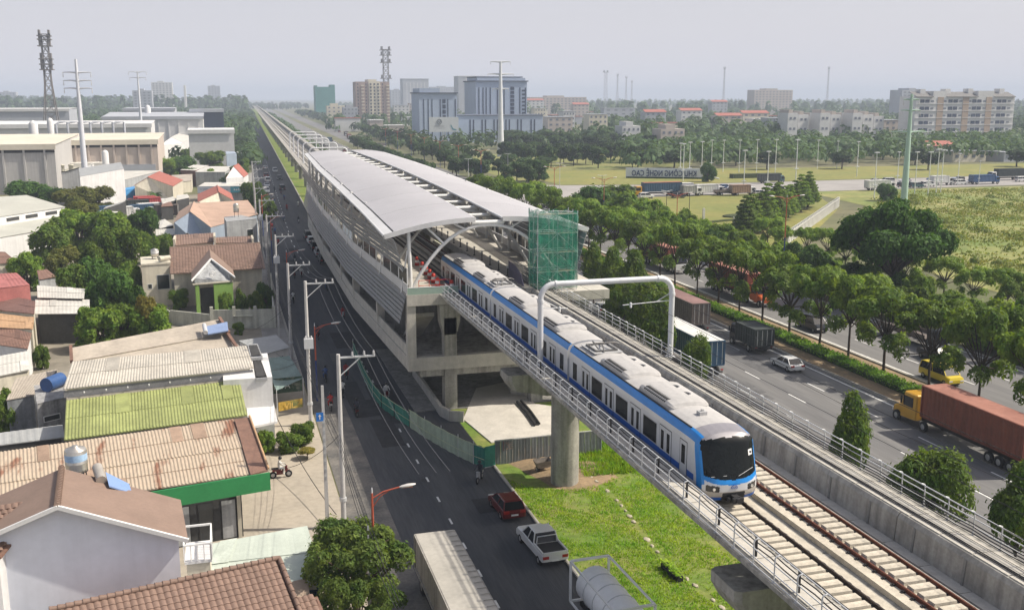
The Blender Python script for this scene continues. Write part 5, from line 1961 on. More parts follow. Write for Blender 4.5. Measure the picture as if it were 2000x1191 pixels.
# open sided truck yard roofs
for lab, qd in (('white arched awning over the truck yard', [(315, 390, 3.8), (338, 384, 3.8), (346, 390, 3.6), (318, 398, 3.6)]), ('second white awning beside the truck yard', [(344, 382, 4.2), (366, 379, 4.2), (370, 386, 3.9), (345, 391, 3.9)]), ('rusty square kiosk roof at the truck yard', [(318, 396, 3.6), (334, 394, 3.6), (338, 402, 3.4), (314, 404, 3.4)]), ('cream canopy roof beside the parked trucks', [(195, 412, 4.6), (230, 413, 4.6), (246, 430, 4.2), (200, 425, 4.2)]), ('dark grey lean-to roof above the truck yard', [(206, 404, 4.6), (246, 392, 4.6), (234, 398, 4.4), (202, 408, 4.4)]), ('white curved tent roof below the dark trees', [(306, 432, 3.0), (322, 428, 3.4), (340, 440, 2.8), (312, 446, 2.6)]), ('cream flat roof beside the blue gable house', [(304, 448, 3.6), (340, 446, 3.6), (342, 458, 3.4), (304, 460, 3.4)])):
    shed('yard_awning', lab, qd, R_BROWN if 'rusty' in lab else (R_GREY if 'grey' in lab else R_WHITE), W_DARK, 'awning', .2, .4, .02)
# ---------------------------------------------------------------- trees
BARK = M('bark', (.12, .085, .06), .95, 0, .3, 3, bump=.6)
BARK_D = M('dark_bark', (.055, .042, .032), .95, 0, .3, 3, bump=.6)
L_MID = leaf_mat('leaf_mid', (.064, .128, .016), (.150, .215, .032))
L_DARK = leaf_mat('leaf_dark', (.036, .086, .016), (.068, .13, .024))
L_OLIVE = leaf_mat('leaf_olive', (.085, .105, .022), (.14, .145, .04))
L_LIGHT = leaf_mat('leaf_light', (.08, .15, .02), (.14, .20, .035))
L_YEL = leaf_mat('leaf_yellow', (.12, .125, .02), (.22, .18, .04))
L_FAR = leaf_mat('leaf_far', (.028, .064, .022), (.06, .098, .03), .25)


def crown_mesh(name, lobes, n, size, mat, seed, kind='leaf', flat=1.0):
    """leaf-sized faces spread through the outer half of several uneven lobes"""
    r = random.Random(seed)
    vs, fs = [], []
    wts = [l[3] ** 2 for l in lobes]
    for _ in range(n):
        l = r.choices(lobes, wts)[0]
        c = V(l[:3])
        d = V((r.gauss(0, 1), r.gauss(0, 1), r.gauss(0, 1))).normalized()
        if d.z < -.55 and r.random() < .7:
            d.z = -d.z
        k = r.uniform(.55, 1.0) ** .6
        if r.random() < .14:
            k *= r.uniform(1.05, 1.32)
        rough = 1 + .16 * math.sin(d.x * 7 + l[0]) * math.sin(d.y * 6 + l[1]) * math.sin(d.z * 5 + seed)
        p = c + V((d.x * l[3], d.y * l[3], d.z * l[3] * l[4])) * (k * rough)
        nrm = (d + V((r.uniform(-.7, .7), r.uniform(-.7, .7), r.uniform(-.2, .9)))).normalized()
        if kind == 'leaf':
            t = nrm.cross(V((r.uniform(-1, 1), r.uniform(-1, 1), r.uniform(-1, 1)))).normalized()
            w = nrm.cross(t)
            s = size * r.uniform(.6, 1.35)
            o = len(vs)
            fold = nrm * (s * .18)
            vs += [p - t * s, p + w * s * .55 + fold, p + t * s, p - w * s * .55 + fold]
            fs.append((o, o + 1, o + 2, o + 3))
        else:   # rosette of long drooping leaves
            t = nrm.cross(V((r.uniform(-1, 1), r.uniform(-1, 1), .3))).normalized()
            w = nrm.cross(t)
            m = r.randint(6, 8)
            for j in range(m):
                a = 6.283 * j / m + r.uniform(-.3, .3)
                e = t * math.cos(a) + w * math.sin(a)
                f = nrm.cross(e)
                s = size * r.uniform(.7, 1.25)
                o = len(vs)
                vs += [p, p + e * s * .55 + f * s * .17 + nrm * s * .18, p + e * s - nrm * s * .12, p + e * s * .55 - f * s * .17 + nrm * s * .18]
                fs.append((o, o + 1, o + 2, o + 3))
    b = MB()
    b.add(vs, fs)
    return b.mesh(name, mat)


def trunk_mesh(lobes, h0, r0, mat, seed, fork=None):
    r = random.Random(seed)
    b = MB()
    top = V((0, 0, h0))
    b.tube([(0, 0, -.2), (r.uniform(-.1, .1), r.uniform(-.1, .1), h0 * .5), top], r0, 8, 0, r0 * .7)
    for l in lobes:
        c = V(l[:3])
        mid = top.lerp(c, .5) + V((r.uniform(-.3, .3), r.uniform(-.3, .3), -.15))
        b.tube([top - V((0, 0, r.uniform(0, h0 * .25))), mid, c, c + V((r.uniform(-.5, .5), r.uniform(-.5, .5), l[3] * .5))], r0 * .5, 5, 0, r0 * .12)
    return b.mesh('trunk', mat)


def lobes_round(r, zc, n, seed, spread=.55, size=.55, sq=.8, low=0):
    rr = random.Random(seed)
    out = [(0, 0, zc + r * .15, r * size * 1.05, sq)]
    for k in range(n):
        a = 6.283 * k / n + rr.uniform(-.4, .4)
        d = r * spread * rr.uniform(.75, 1.15)
        out.append((d * math.cos(a), d * math.sin(a), zc + r * rr.uniform(-.35, .4) * sq, r * size * rr.uniform(.5, 1.15), sq))
    for k in range(low):
        a = 6.283 * (k + .5) / low + rr.uniform(-.3, .3)
        d = r * spread * rr.uniform(.5, 1.1)
        out.append((d * math.cos(a), d * math.sin(a), zc - r * rr.uniform(.55, .95), r * size * rr.uniform(.55, .8), sq))
    return out


PROTO = {}


def proto(key, lobes, n, size, lm, h0, r0, bm=BARK, kind='leaf', seed=1):
    PROTO[key] = (trunk_mesh(lobes, h0, r0, bm, seed), crown_mesh('crown', lobes, n, size, lm, seed, kind))


for i in range(3):
    proto('broad%d' % i, lobes_round(3, 3.5, 9, 11 + i, .62, .46, 1.0, 6), 9500, .24, L_MID, 1.4, .22, seed=21 + i)
    proto('dark%d' % i, lobes_round(3, 3.5, 9, 31 + i, .62, .46, 1.0, 6), 9500, .25, L_DARK, 1.4, .22, seed=41 + i)
    proto('rosette%d' % i, lobes_round(3, 5, 13, 51 + i, .72, .33, .6, 3), 560, .46, L_MID, 2.9, .12, BARK_D, 'rosette', 61 + i)
    proto('far%d' % i, lobes_round(3, 5, 6, 71 + i, .6, .5, .9, 4), 1500, .46, L_FAR, 2.6, .2, BARK_D, seed=81 + i)
proto('olive0', lobes_round(3, 3.5, 9, 91, .62, .46, 1.0, 6), 8500, .2, L_OLIVE, 1.4, .2, seed=92)
proto('olive1', lobes_round(3, 3.5, 8, 93, .62, .46, 1.0, 6), 8500, .2, L_OLIVE, 1.4, .2, seed=94)
proto('light0', lobes_round(3, 3.5, 8, 95, .62, .46, 1.0, 6), 8500, .23, L_LIGHT, 1.4, .2, seed=96)
proto('light1', lobes_round(3, 3.5, 9, 97, .62, .46, 1.0, 6), 8500, .23, L_LIGHT, 1.4, .2, seed=98)
proto('yellow0', lobes_round(3, 5, 7, 99), 4200, .26, L_YEL, 2.6, .2, seed=100)
st = lobes_round(3, 4.0, 22, 201, .78, .27, .9, 6) + lobes_round(2.0, 5.0, 8, 202, .7, .3, .8)
proto('street0', st, 15000, .12, leaf_mat('leaf_street', (.045, .085, .016), (.11, .145, .03)), 2.2, .16, seed=203)
proto('street1', lobes_round(3, 4.0, 20, 204, .78, .28, .9, 6), 13000, .12, MATS['leaf_street'], 2.2, .16, seed=205)
big = []
_r = random.Random(5)
for k in range(26):
    a = _r.uniform(0, 6.283)
    d = 8.2 * math.sqrt(_r.random())
    big.append((d * math.cos(a), d * math.sin(a), 7.2 + 3.8 * (1 - (d / 8.6) ** 2) + _r.uniform(-1, .6), _r.uniform(1.7, 2.7), .62))
proto('big0', big, 26000, .30, leaf_mat('leaf_big', (.036, .10, .016), (.075, .16, .028)), 4.2, .5, BARK_D, seed=7)
# layered, feathery trees
lay = []
for k in range(9):
    z = 2.2 + k * .78
    for j in range(5 if k < 7 else 2):
        a = 6.283 * j / 5 + k * .9
        d = (2.6 - .26 * k) * .62
        lay.append((d * math.cos(a), d * math.sin(a), z, 1.15 - .07 * k, .34))
proto('layer0', lay, 6500, .22, L_LIGHT, 2.0, .14, BARK_D, seed=8)
proto('layer1', lay, 6500, .22, L_MID, 2.0, .14, BARK_D, seed=9)
shr = lobes_round(2.0, 2.6, 9, 15, .5, .6, 1.05) + [(0, 0, 4.2, 1.0, 1.0)]
proto('shrub0', shr, 7500, .15, leaf_mat('leaf_shrub', (.045, .092, .014), (.11, .155, .026)), 1.0, .12, BARK_D, seed=16)
shr2 = lobes_round(2.2, 2.4, 10, 17, .55, .6, .95)
proto('shrub1', shr2, 8000, .15, MATS['leaf_shrub'], 1.0, .12, BARK_D, seed=18)
NT = [0]


def tree(key, x, y, zc, r, label, name='tree', group=None, pz=None, pr_=3.0, cat='tree'):
    NT[0] += 1
    if pz is None:
        pz = 4.0 if key[:4] == 'stre' else 3.5 if key[:4] in ('broa', 'dark', 'oliv', 'ligh') else 5.0
    q = random.Random(NT[0] * 13 + 1)
    t = root(name, (x, y, 0), label, cat, group, q.uniform(0, 6.283), False)
    k = r / pr_
    t.scale = (k, k * q.uniform(.92, 1.08), zc / pz)
    tm, cm = PROTO[key]
    inst('trunk', tm, t)
    inst('crown', cm, t)
    return t


def tpx(key, px, py, zc, rpx, label, **kw):
    p = at(px, py, zc)
    m = (py - Y_H) * math.cos(TH) / (CAM_H - zc)
    return tree(key, p.x, p.y, zc, rpx / m, label, **kw)


# left: garden trees
for key, px, py, zc, rp, lab in (
    ('dark0', 58, 372, 4.5, 42, 'dark glossy tree in front of the grey factory wall'),
    ('dark1', 100, 390, 4.0, 26, 'small dark tree beside the olive trees by the factory'),
    ('olive0', 142, 388, 4.5, 40, 'olive green spreading tree left of the white factory wall'),
    ('olive1', 186, 386, 4.2, 36, 'brownish olive tree in front of the white factory wall'),
    ('olive0', 165, 415, 4.0, 30, 'low olive tree beside the warehouse end'),
    ('light0', 98, 462, 4.8, 40, 'bright green feathery tree beside the warehouse'),
    ('broad0', 150, 440, 5.0, 38, 'broad green tree between warehouse and truck yard'),
    ('broad1', 208, 440, 5.2, 46, 'large leafy tree beside the cream canopy'),
    ('dark2', 276, 436, 4.6, 31, 'dark round tree beside the white curved tent'),
    ('broad2', 232, 480, 4.8, 40, 'tall green tree in the middle of the garden'),
    ('light1', 178, 500, 4.0, 30, 'soft light green tree in the garden'),
    ('olive1', 118, 510, 3.6, 36, 'straw coloured thin tree in the garden'),
    ('broad0', 52, 520, 3.8, 30, 'leafy tree beside the brown hut'),
    ('dark0', 190, 535, 4.2, 34, 'dark tree near the cream carport'),
    ('broad2', 142, 548, 3.6, 30, 'bushy tree above the cream carport'),
    ('dark1', 212, 570, 4.2, 42, 'very dark tree beside the cream carport'),
    ('broad1', 248, 540, 3.8, 28, 'tree beside the cream annex wall'),
    ('light0', 288, 478, 3.4, 22, 'yellow-green shrub behind the cream annex'),
    ('light1', 322, 474, 3.0, 20, 'low light shrub behind the villa roof'),
    ('broad0', 190, 632, 3.2, 42, 'mango tree with drooping leaves behind the beige roof'),
    ('broad1', 240, 622, 3.2, 38, 'mango tree in the middle behind the beige roof'),
    ('broad2', 296, 628, 3.0, 36, 'mango tree at the corner of the villa wall'),
    ('yellow0', 284, 606, 4.4, 24, 'yellow flushing mango top beside the villa wall'),
    ('dark2', 262, 592, 3.4, 24, 'dark shrub between mango trees and annex'),
    ('broad1', 80, 690, 1.8, 16, 'shrub beside the lane at the white flat shed'),
    ('light0', 4, 800, 2.6, 26, 'shrub left of the plank shed'),
    ('street0', 692, 1090, 4.2, 112, 'round leafy street tree beside the mint canopy'),
    ('street1', 700, 1165, 3.4, 66, 'lighter street tree below the round one'),
    ('light1', 560, 858, 1.1, 28, 'potted light green shrub on the forecourt'),
    ('broad2', 592, 842, 1.2, 22, 'leafy shrub beside the utility pole'),
    ('broad1', 518, 856, 1.3, 20, 'dark potted plant beside the shop corner'),
    ('yellow0', 600, 880, .7, 18, 'straggling straw plant on the forecourt edge'),
    ('light0', 470, 590, 2.6, 15, 'small palm-like bush in the villa garden'),
    ('light1', 440, 592, 2.6, 16, 'leafy bush on the villa garden wall'),
    ('broad0', 500, 588, 2.4, 14, 'planter bush at the end of the villa wall'),
    ('dark1', 520, 575, 2.4, 18, 'dark bush beside the villa and the street'),
    ('broad2', 350, 580, 1.8, 18, 'bush in front of the cream annex'),
    ('broad0', 466, 638, 1.0, 12, 'small shrub at the foot of the villa wall'),
    ('dark0', 500, 388, 4.0, 24, 'street tree beside the salmon hall'),
    ('broad1', 518, 402, 3.4, 22, 'street tree overhanging the side street by the hall'),
    ('broad2', 490, 374, 4.2, 20, 'street tree next to the shop signboard'),
    ('dark2', 372, 340, 3.6, 18, 'tree between white hall and shop'),
    ('broad0', 412, 342, 3.6, 20, 'tree beside the red and white villa'),
    ('dark1', 288, 316, 4.5, 28, 'dark tree in front of the factory loading bay'),
    ('broad1', 262, 325, 3.4, 18, 'low tree beside the white factory wall top'),
    ('dark0', 350, 318, 4.5, 30, 'dark tree in front of the brick hall'),
    ('broad2', 330, 322, 4.0, 20, 'tree left of the brick hall'),
    ('broad0', 412, 308, 4.5, 28, 'tree in front of the slate town house'),
    ('light1', 376, 300, 4.0, 24, 'greyish tree beside the white gable hall'),
    ('light0', 474, 322, 3.6, 14, 'tree beside the street behind the villa'),
):
    tpx(key, px, py, zc, rp, lab)
q = random.Random(44)
for i in range(16):
    px, py = q.uniform(90, 270), q.uniform(440, 600)
    tpx(q.choice(('light0', 'olive1', 'broad1', 'light1')), px, py, q.uniform(1.6, 2.6), q.uniform(18, 28), 'low shrub filling the gaps in the garden thicket', group='shrubs in the garden thicket')
# banana plants by the blue shed
PALM = leaf_mat('leaf_palm', (.03, .08, .015), (.06, .12, .02))
def palm(x, y, h, r, label, name='palm', n=11):
    t = root(name, (x, y, 0), label, 'palm', None, 0, False)
    b = MB()
    b.tube([(0, 0, -.1), (.1, 0, h * .5), (0, .1, h)], .16, 7, 0, .11)
    b.build('trunk', BARK, t)
    q = random.Random(int(x * 10))
    for k in range(n):
        a = 6.283 * k / n + q.uniform(-.2, .2)
        e = V((math.cos(a), math.sin(a), 0))
        f = V((-math.sin(a), math.cos(a), 0))
        up = q.uniform(.2, .8)
        b = MB()
        pts = []
        for j in range(6):
            s = j / 5
            c = V((0, 0, h)) + e * (r * s) + V((0, 0, r * (up * s - .75 * s * s)))
            w = r * .16 * math.sin(math.pi * min(1, s * .9 + .1))
            pts += [c - f * w - V((0, 0, w * .4)), c, c + f * w - V((0, 0, w * .4))]
        b.add(pts, [(3 * j + i, 3 * j + i + 1, 3 * j + i + 4, 3 * j + i + 3) for j in range(5) for i in range(2)])
        b.build('frond', PALM, t)
for px, py, lab in ((292, 378, 'banana palm beside the blue shed'), (303, 382, 'second banana palm leaning over the truck yard'), (445, 600, 'small palm in the villa garden')):
    p = at(px, py, 2)
    palm(p.x, p.y, 2.0 if px > 400 else 2.6, 1.5 if px > 400 else 2.6, lab)

# median row
q = random.Random(3)
ys = [58, 64.5, 71, 78, 85.5, 92.5, 99.4, 105, 112, 119, 125.5, 132, 139, 146, 152.5, 159, 166, 173, 180, 187, 195, 203, 211, 219, 227, 236, 245, 254, 263, 272]
for i, y in enumerate(ys):
    tree('rosette%d' % (i % 3), 68.6 + q.uniform(-.3, .3), y, 7.6 * q.uniform(.9, 1.1), 3.7 * q.uniform(.85, 1.15), 'slim dark-trunked tree in the row along the highway median', group='trees in the median row')
for i in range(12):
    y = 355 + i * 24
    tree('far%d' % (i % 3), 67 + bend(y), y, 5.0, 3.0, 'tree in the median beyond the junction', group='median trees beyond the junction')
# verge trees between viaduct and highway
for i, (px, py, zc, rp, lab) in enumerate(((1661, 856, 4.3, 46, 'conical bushy tree beside the highway, slimmer than the next two'), (1815, 930, 3.9, 70, 'round bushy tree between viaduct and highway'), (1992, 1000, 3.9, 62, 'dark bushy tree cut by the frame beside the viaduct'))):
    p = at(px, py, zc)
    m = (py - Y_H) * math.cos(TH) / (CAM_H - zc)
    t = tree('shrub%d' % (i % 2), p.x, p.y, zc, rp / m, lab, pz=2.8, pr_=2.2)
for i, (px, py, zc, rp) in enumerate(((1240, 560, 5.6, 40), (1272, 598, 5.6, 40), (1290, 640, 4.6, 34), (1362, 700, 4.2, 30), (1196, 545, 5.2, 34), (1215, 590, 4.6, 32), (1160, 530, 5, 28))):
    tpx('shrub%d' % (i % 2), px, py, zc, rp, 'bushy verge tree behind the pipe portal, in the line beside the highway', group='verge trees behind the portal', pz=2.8, pr_=2.2)
# clipped hedge in the median: bright leafy strip
hd = root('hedge', (66.2, 150, 0), 'low bright green hedge running along the highway median', 'hedge')
r_ = random.Random(4)
vs, fs = [], []
for k in range(42000):
    y = 40 + 235 * r_.random() ** 1.25
    x = 66.4 + r_.uniform(-1.15, 1.15)
    z = .05 + .75 * r_.random() ** .6
    d = V((r_.gauss(0, 1), r_.gauss(0, 1), r_.gauss(.6, 1))).normalized()
    t = d.cross(V((r_.uniform(-1, 1), r_.uniform(-1, 1), .2))).normalized()
    w = d.cross(t)
    s = r_.uniform(.09, .19)
    p = V((x, y, z))
    o = len(vs)
    vs += [p - t * s, p + w * s * .6, p + t * s, p - w * s * .6]
    fs.append((o, o + 1, o + 2, o + 3))
b = MB()
b.add(vs, fs)
tag(b.build('hedge_leaves', leaf_mat('leaf_hedge', (.075, .17, .018), (.13, .23, .03)), hd), kind='stuff')
MB().box(65.4, 67.4, 40, 275, .02, .55).build('hedge_core', M('hedge_core', (.03, .06, .012), .95, 0, .3, 2), hd)

# roadside mass behind the far carriageway
q = random.Random(12)
k = 0
for i in range(48):
    y = 62 + i * 3.75 + q.uniform(-1, 1)
    x = q.uniform(86.0, 89.5)
    if 150 < y < 156: continue
    key = q.choice(('broad0', 'broad1', 'dark0', 'dark1', 'broad2', 'light0'))
    tree(key, x, y, q.uniform(3.0, 4.8), q.uniform(2.0, 3.2), 'leafy tree in the dense roadside belt beyond the far carriageway', group='roadside belt trees')
for i in range(18):
    y = 70 + i * 6.2
    tree(q.choice(('rosette0', 'rosette1', 'rosette2')), 100 + q.uniform(-1.5, 3), y, q.uniform(4.4, 5.6), q.uniform(2.4, 3.2), 'tree behind the service road at the edge of the field', group='trees behind the service road')
p = at(1745, 482, 8.6)
tree('big0', p.x, p.y, 9.8, 7.8, 'huge spreading dark green tree at the edge of the field', name='big_tree', pz=8.0, pr_=8.6)
tpx('dark0', 1733, 371, 3.2, 18, 'single dark rounded tree beside the pale green pylon')
tpx('dark1', 1048, 330, 4.5, 26, 'round tree beside the junction lawn')
for i, (px, py, rp, key, lab) in enumerate(((1190, 385, 52, 'broad0', 'large pale green tree at the junction corner'), (1225, 402, 44, 'light0', 'feathery tree beside the junction corner'), (1150, 392, 40, 'dark1', 'dark tree beside the junction corner'), (1262, 418, 34, 'broad2', 'low leafy tree at the lawn corner'), (1128, 412, 30, 'dark2', 'dark shrub at the pavement near the junction'), (1300, 440, 30, 'broad1', 'low bushy tree at the near edge of the lawn'))):
    tpx(key, px, py, 5.0, rp, lab)
# feathery row beside the white fence
for i in range(12):
    t = i / 11
    a_, c_ = V((109, 192, 0)), V((158, 246, 0))
    p = a_.lerp(c_, t) + V((-3.4 + q.uniform(-.5, .5), 0, 0))
    tree('layer%d' % (i % 2), p.x, p.y, 4.8 * q.uniform(.95, 1.3), 3.6 * q.uniform(.9, 1.1), 'feathery tiered tree in the row beside the white fence', group='tiered trees beside the white fence', pz=5.0)
tpx('dark0', 1384, 332, 4.2, 15, 'round topped tree at the end of the lettered wall')

# park trees behind the gate lawn
for i in range(44):
    px = 985 + (i % 22) * 13.2 + q.uniform(-5, 5)
    py = (292 if i < 22 else 268) + q.uniform(-8, 8)
    tpx(q.choice(('far0', 'far1', 'far2')), px, py, 6.5, q.uniform(13, 19), 'dark park tree with a bare trunk behind the lawn', group='park trees behind the lawn')
for i in range(15):
    px = 880 + i * 13 + q.uniform(-5, 5)
    tpx(q.choice(('far0', 'far1', 'far2')), px, 318 + q.uniform(-16, 14) + (px - 880) * .02, 5.0, q.uniform(13, 20), 'street tree beside the highway junction', group='trees at the highway junction')
for i in range(34):
    px = 1250 + q.uniform(0, 760)
    py = 262 + q.uniform(-6, 44)
    tpx(q.choice(('far0', 'far1', 'far2')), px, py, 5.5, q.uniform(18, 28) * (1 if py > 275 else .8), 'tree in the wooded belt behind the gate lawn', group='wooded belt behind the gate')
for i in range(18):
    px = 650 + i * 13 + q.uniform(-4, 4)
    py = 222 + i * 4.4 + q.uniform(-4, 8)
    tpx('far%d' % (i % 3), px, py, 6, q.uniform(9, 15), 'dark roadside tree along the far side of the highway', group='far highway trees')
for i in range(26):
    px = q.uniform(-10, 480)
    py = 236 + 40 * q.random() ** 1.5 + (10 if px > 380 else 0)
    tpx('far%d' % (i % 3), px, py, 5.5, q.uniform(7, 15), 'hazy tree among the factories on the left', group='trees among the far factories')
for i in range(10):
    y = 330 + i * 40
    tree('far%d' % (i % 3), 1.5 + bend(y) + q.uniform(-2, 1), y, 4.5, q.uniform(2.4, 3.6), 'street tree along the far side street', group='trees along the far side street')


# far-off woods: one mass each
def wood(name, n, area, label, seed, size=2.2, h=(7, 15)):
    r = random.Random(seed)
    vs, fs = [], []
    for _ in range(n):
        x, y = area(r)
        H = r.uniform(*h)
        w = r.uniform(5, 10)
        s = size * (1 if y < 1400 else 1.8)
        for j in range(34 if y < 1400 else 24):
            d = V((r.gauss(0, 1), r.gauss(0, 1), abs(r.gauss(0, .9)))).normalized()
            p = V((x + d.x * w * .7, y + d.y * w * .7, H * .35 + d.z * H * .65))
            t = d.cross(V((r.uniform(-1, 1), r.uniform(-1, 1), .1))).normalized()
            u = d.cross(t)
            q_ = s * r.uniform(.6, 1.2)
            o = len(vs)
            vs += [p - t * q_, p + u * q_ * .7, p + t * q_, p - u * q_ * .7]
            fs.append((o, o + 1, o + 2, o + 3))
    b = MB()
    b.add(vs, fs)
    b.build(name, L_FAR, None, (0, 0, 0), label, 'woodland', None, 'stuff')


def fan(px0, px1, y0, y1):
    def f(r):
        Y = y0 * (y1 / y0) ** r.random()
        return ray(r.uniform(px0, px1), Y), Y
    return f


wood('woodland', 560, fan(1215, 2080, 395, 560), 'dense dark wood right behind the gate lawn', 11, 1.2, (6, 11))
wood('woodland', 160, fan(700, 1180, 560, 900), 'green trees below the blue office towers', 12, 1.4, (6, 10))
wood('woodland', 150, fan(-60, 470, 480, 760), 'green trees between the factories', 13, 1.3, (5, 9))
wood('woodland', 60, fan(470, 488, 420, 1500), 'hazy trees lining the far side street', 14, 1.3, (5, 8))
wood('woodland', 1000, fan(1150, 2060, 560, 1500), 'hazy wood and gardens behind the gate', 1, 1.9)
wood('woodland', 900, fan(1000, 2100, 1300, 4200), 'blue wooded skyline on the right', 2, 2.6, (10, 24))
wood('woodland', 800, fan(-60, 490, 700, 1900), 'hazy wood on the left beyond the factories', 3, 2.0)
wood('woodland', 700, fan(-60, 480, 1700, 4200), 'blue wooded ridge on the left skyline', 4, 2.8, (14, 34))
wood('woodland', 420, fan(640, 1010, 900, 3400), 'hazy trees between the towers', 5, 2.2)
wood('woodland', 90, fan(478, 600, 2400, 3600), 'faint trees at the end of the line', 6, 2.4, (8, 14))


def band(x0, x1, y0, y1):
    def f(r):
        Y = y0 * (y1 / y0) ** r.random()
        return r.uniform(x0, x1) + bend(Y), Y
    return f


wood('woodland', 60, band(37, 43, 420, 1700), 'thin dark tree strip between far viaduct and highway', 15, 1.2, (4, 7))
wood('woodland', 130, band(90, 112, 430, 1900), 'dark tree belt beside the far carriageway beyond the junction', 16, 1.5, (6, 10))
# ---------------------------------------------------------------- vehicles (local: front towards +y)
C_GLASS = M('car_glass', (.012, .014, .018), .1, 0, .2, .5, spec=.35)
TYRE = BLACK
RIM = M('wheel_rim', (.42, .42, .43), .4, .5, .1, 3)
LAMP_R = M('tail_lamp', (.35, .02, .015), .3, 0, .05, 2)
LAMP_W = M('head_lamp', (.7, .7, .68), .2, 0, .05, 2)


def paint(name, col, rough=.3):
    return M('paint_' + name, col, rough, .1, .04, .8, spec=.5)


def wheel_mesh(r, w):
    b = MB()
    b.lathe([(r * .55, -w / 2), (r * .92, -w / 2), (r, -w * .35), (r, w * .35), (r * .92, w / 2), (r * .55, w / 2)], (0, 0, 0), 14, 0)
    b.lathe([(0, -w * .42), (r * .5, -w * .46), (r * .56, -w * .38)], (0, 0, 0), 12, 1)
    b.lathe([(r * .56, w * .38), (r * .5, w * .46), (0, w * .42)], (0, 0, 0), 12, 1)
    b.v = [(z, y, x) for x, y, z in b.v]
    return b.mesh('wheel', [TYRE, RIM])


W_CAR, W_TRK = wheel_mesh(.32, .22), wheel_mesh(.5, .3)


def body_loft(prof, w, mat, name, parent, edge=.12, inset=.06):
    """prof: closed side outline (y, z) -> body with softened shoulders"""
    cy = sum(p[0] for p in prof) / len(prof)
    cz = sum(p[1] for p in prof) / len(prof)
    rings = []
    for x, k in ((-w / 2, 1), (-w / 2 + edge, 0), (w / 2 - edge, 0), (w / 2, 1)):
        rg = []
        for y, z in prof:
            rg.append((x, y - (inset if y > cy else -inset) * k, z - (inset if z > cz + .1 else 0) * k))
        rings.append(rg)
    b = MB()
    b.loft(rings, 0, False, True, True)
    return b.build(name, mat, parent)


def frustum(y0, y1, z0, y2, y3, z1, w0, w1, mat, name, parent):
    b = MB()
    b.add([(-w0 / 2, y0, z0), (w0 / 2, y0, z0), (w0 / 2, y1, z0), (-w0 / 2, y1, z0), (-w1 / 2, y2, z1), (w1 / 2, y2, z1), (w1 / 2, y3, z1), (-w1 / 2, y3, z1)],
          [(3, 2, 1, 0), (4, 5, 6, 7), (0, 1, 5, 4), (1, 2, 6, 5), (2, 3, 7, 6), (3, 0, 4, 7)])
    return b.build(name, mat, parent)


def car(kind, pm, label, loc, rz, group=None, cat='car'):
    c = root('car' if cat == 'car' else cat, loc, label, cat, group, rz, False)
    L, w = {'sedan': (4.4, 1.75), 'suv': (4.5, 1.82), 'van': (4.9, 1.85), 'pickup': (5.1, 1.82), 'hatch': (3.9, 1.68)}[kind]
    h = L / 2
    if kind in ('sedan', 'hatch'):
        prof = [(-h, .35), (-h, .78), (-h + .15, .92), (-h + .9, .96), (h - 1.25, .93), (h - .35, .78), (h, .6), (h, .32)]
        cab = (-h + .35, h - 1.15, .92, -h + 1.0, h - 1.95, 1.45) if kind == 'sedan' else (-h + .08, h - 1.0, .92, -h + .4, h - 1.75, 1.48)
    elif kind == 'suv':
        prof = [(-h, .4), (-h, 1.0), (-h + .1, 1.08), (h - 1.2, 1.05), (h - .2, .95), (h, .75), (h, .38)]
        cab = (-h + .08, h - 1.1, 1.05, -h + .35, h - 1.8, 1.72)
    elif kind == 'van':
        prof = [(-h, .4), (-h, 1.1), (h - .75, 1.1), (h - .1, .95), (h, .7), (h, .38)]
        cab = (-h + .05, h - .6, 1.08, -h + .2, h - 1.3, 1.85)
    else:
        prof = [(-h, .5), (-h, .98), (-h + .1, 1.0), (h - 1.3, 1.04), (h - .2, .95), (h, .75), (h, .42)]
        cab = (-h + 1.75, h - 1.2, 1.0, -h + 1.95, h - 1.95, 1.72)
    body_loft(prof, w, pm, 'body', c)
    y0, y1, z0, y2, y3, z1 = cab
    frustum(y0, y1, z0, y2, y3, z1 - .05, w * .94, w * .76, C_GLASS, 'windows', c)
    frustum(y2 - .03, y3 + .03, z1 - .06, y2 + .12, y3 - .12, z1, w * .775, w * .7, pm, 'roof', c)
    b = MB()
    for s in (-1, 1):
        for (ya, yb) in ((y0, y2), (y1, y3), ((y0 + y1) / 2, (y2 + y3) / 2)):
            b.beam((s * w * .472, ya, z0), (s * w * .382, yb, z1 - .04), .07, .07)
    b.build('pillars', pm, c)
    if kind == 'pickup':
        MB().box(-w / 2 + .14, w / 2 - .14, -h + .12, -h + 1.65, 1.0, 1.03).build('bed', M('black_bed', (.02, .02, .02), .7), c)
        for s in (-1, 1):
            MB().box(s * (w / 2 - .07) - .05, s * (w / 2 - .07) + .05, -h + .05, -h + 1.7, .98, 1.12).build('bed_side', pm, c)
        MB().box(-w / 2 + .1, w / 2 - .1, -h - .01, -h + .08, .6, 1.12).build('tailgate', pm, c)
        MB().tube([(-.7, -h + 1.6, 1.05), (-.65, -h + 1.6, 1.55), (.65, -h + 1.6, 1.55), (.7, -h + 1.6, 1.05)], .035, 6).build('roll_bar', STEEL, c)
    for s in (-1, 1):
        for y in (-h + .8, h - .8):
            inst('wheel', W_CAR, c, (s * (w / 2 - .1), y, .32))
        MB().box(s * w * .36 - .2, s * w * .36 + .2, -h - .02, -h + .1, .68, .88).build('tail_light', LAMP_R, c)
        MB().box(s * w * .36 - .2, s * w * .36 + .2, h - .12, h + .015, .55, .7).build('headlight', LAMP_W, c)
    MB().box(-.26, .26, -h - .03, -h + .02, .5, .62).build('number_plate', WHITE, c)
    return c


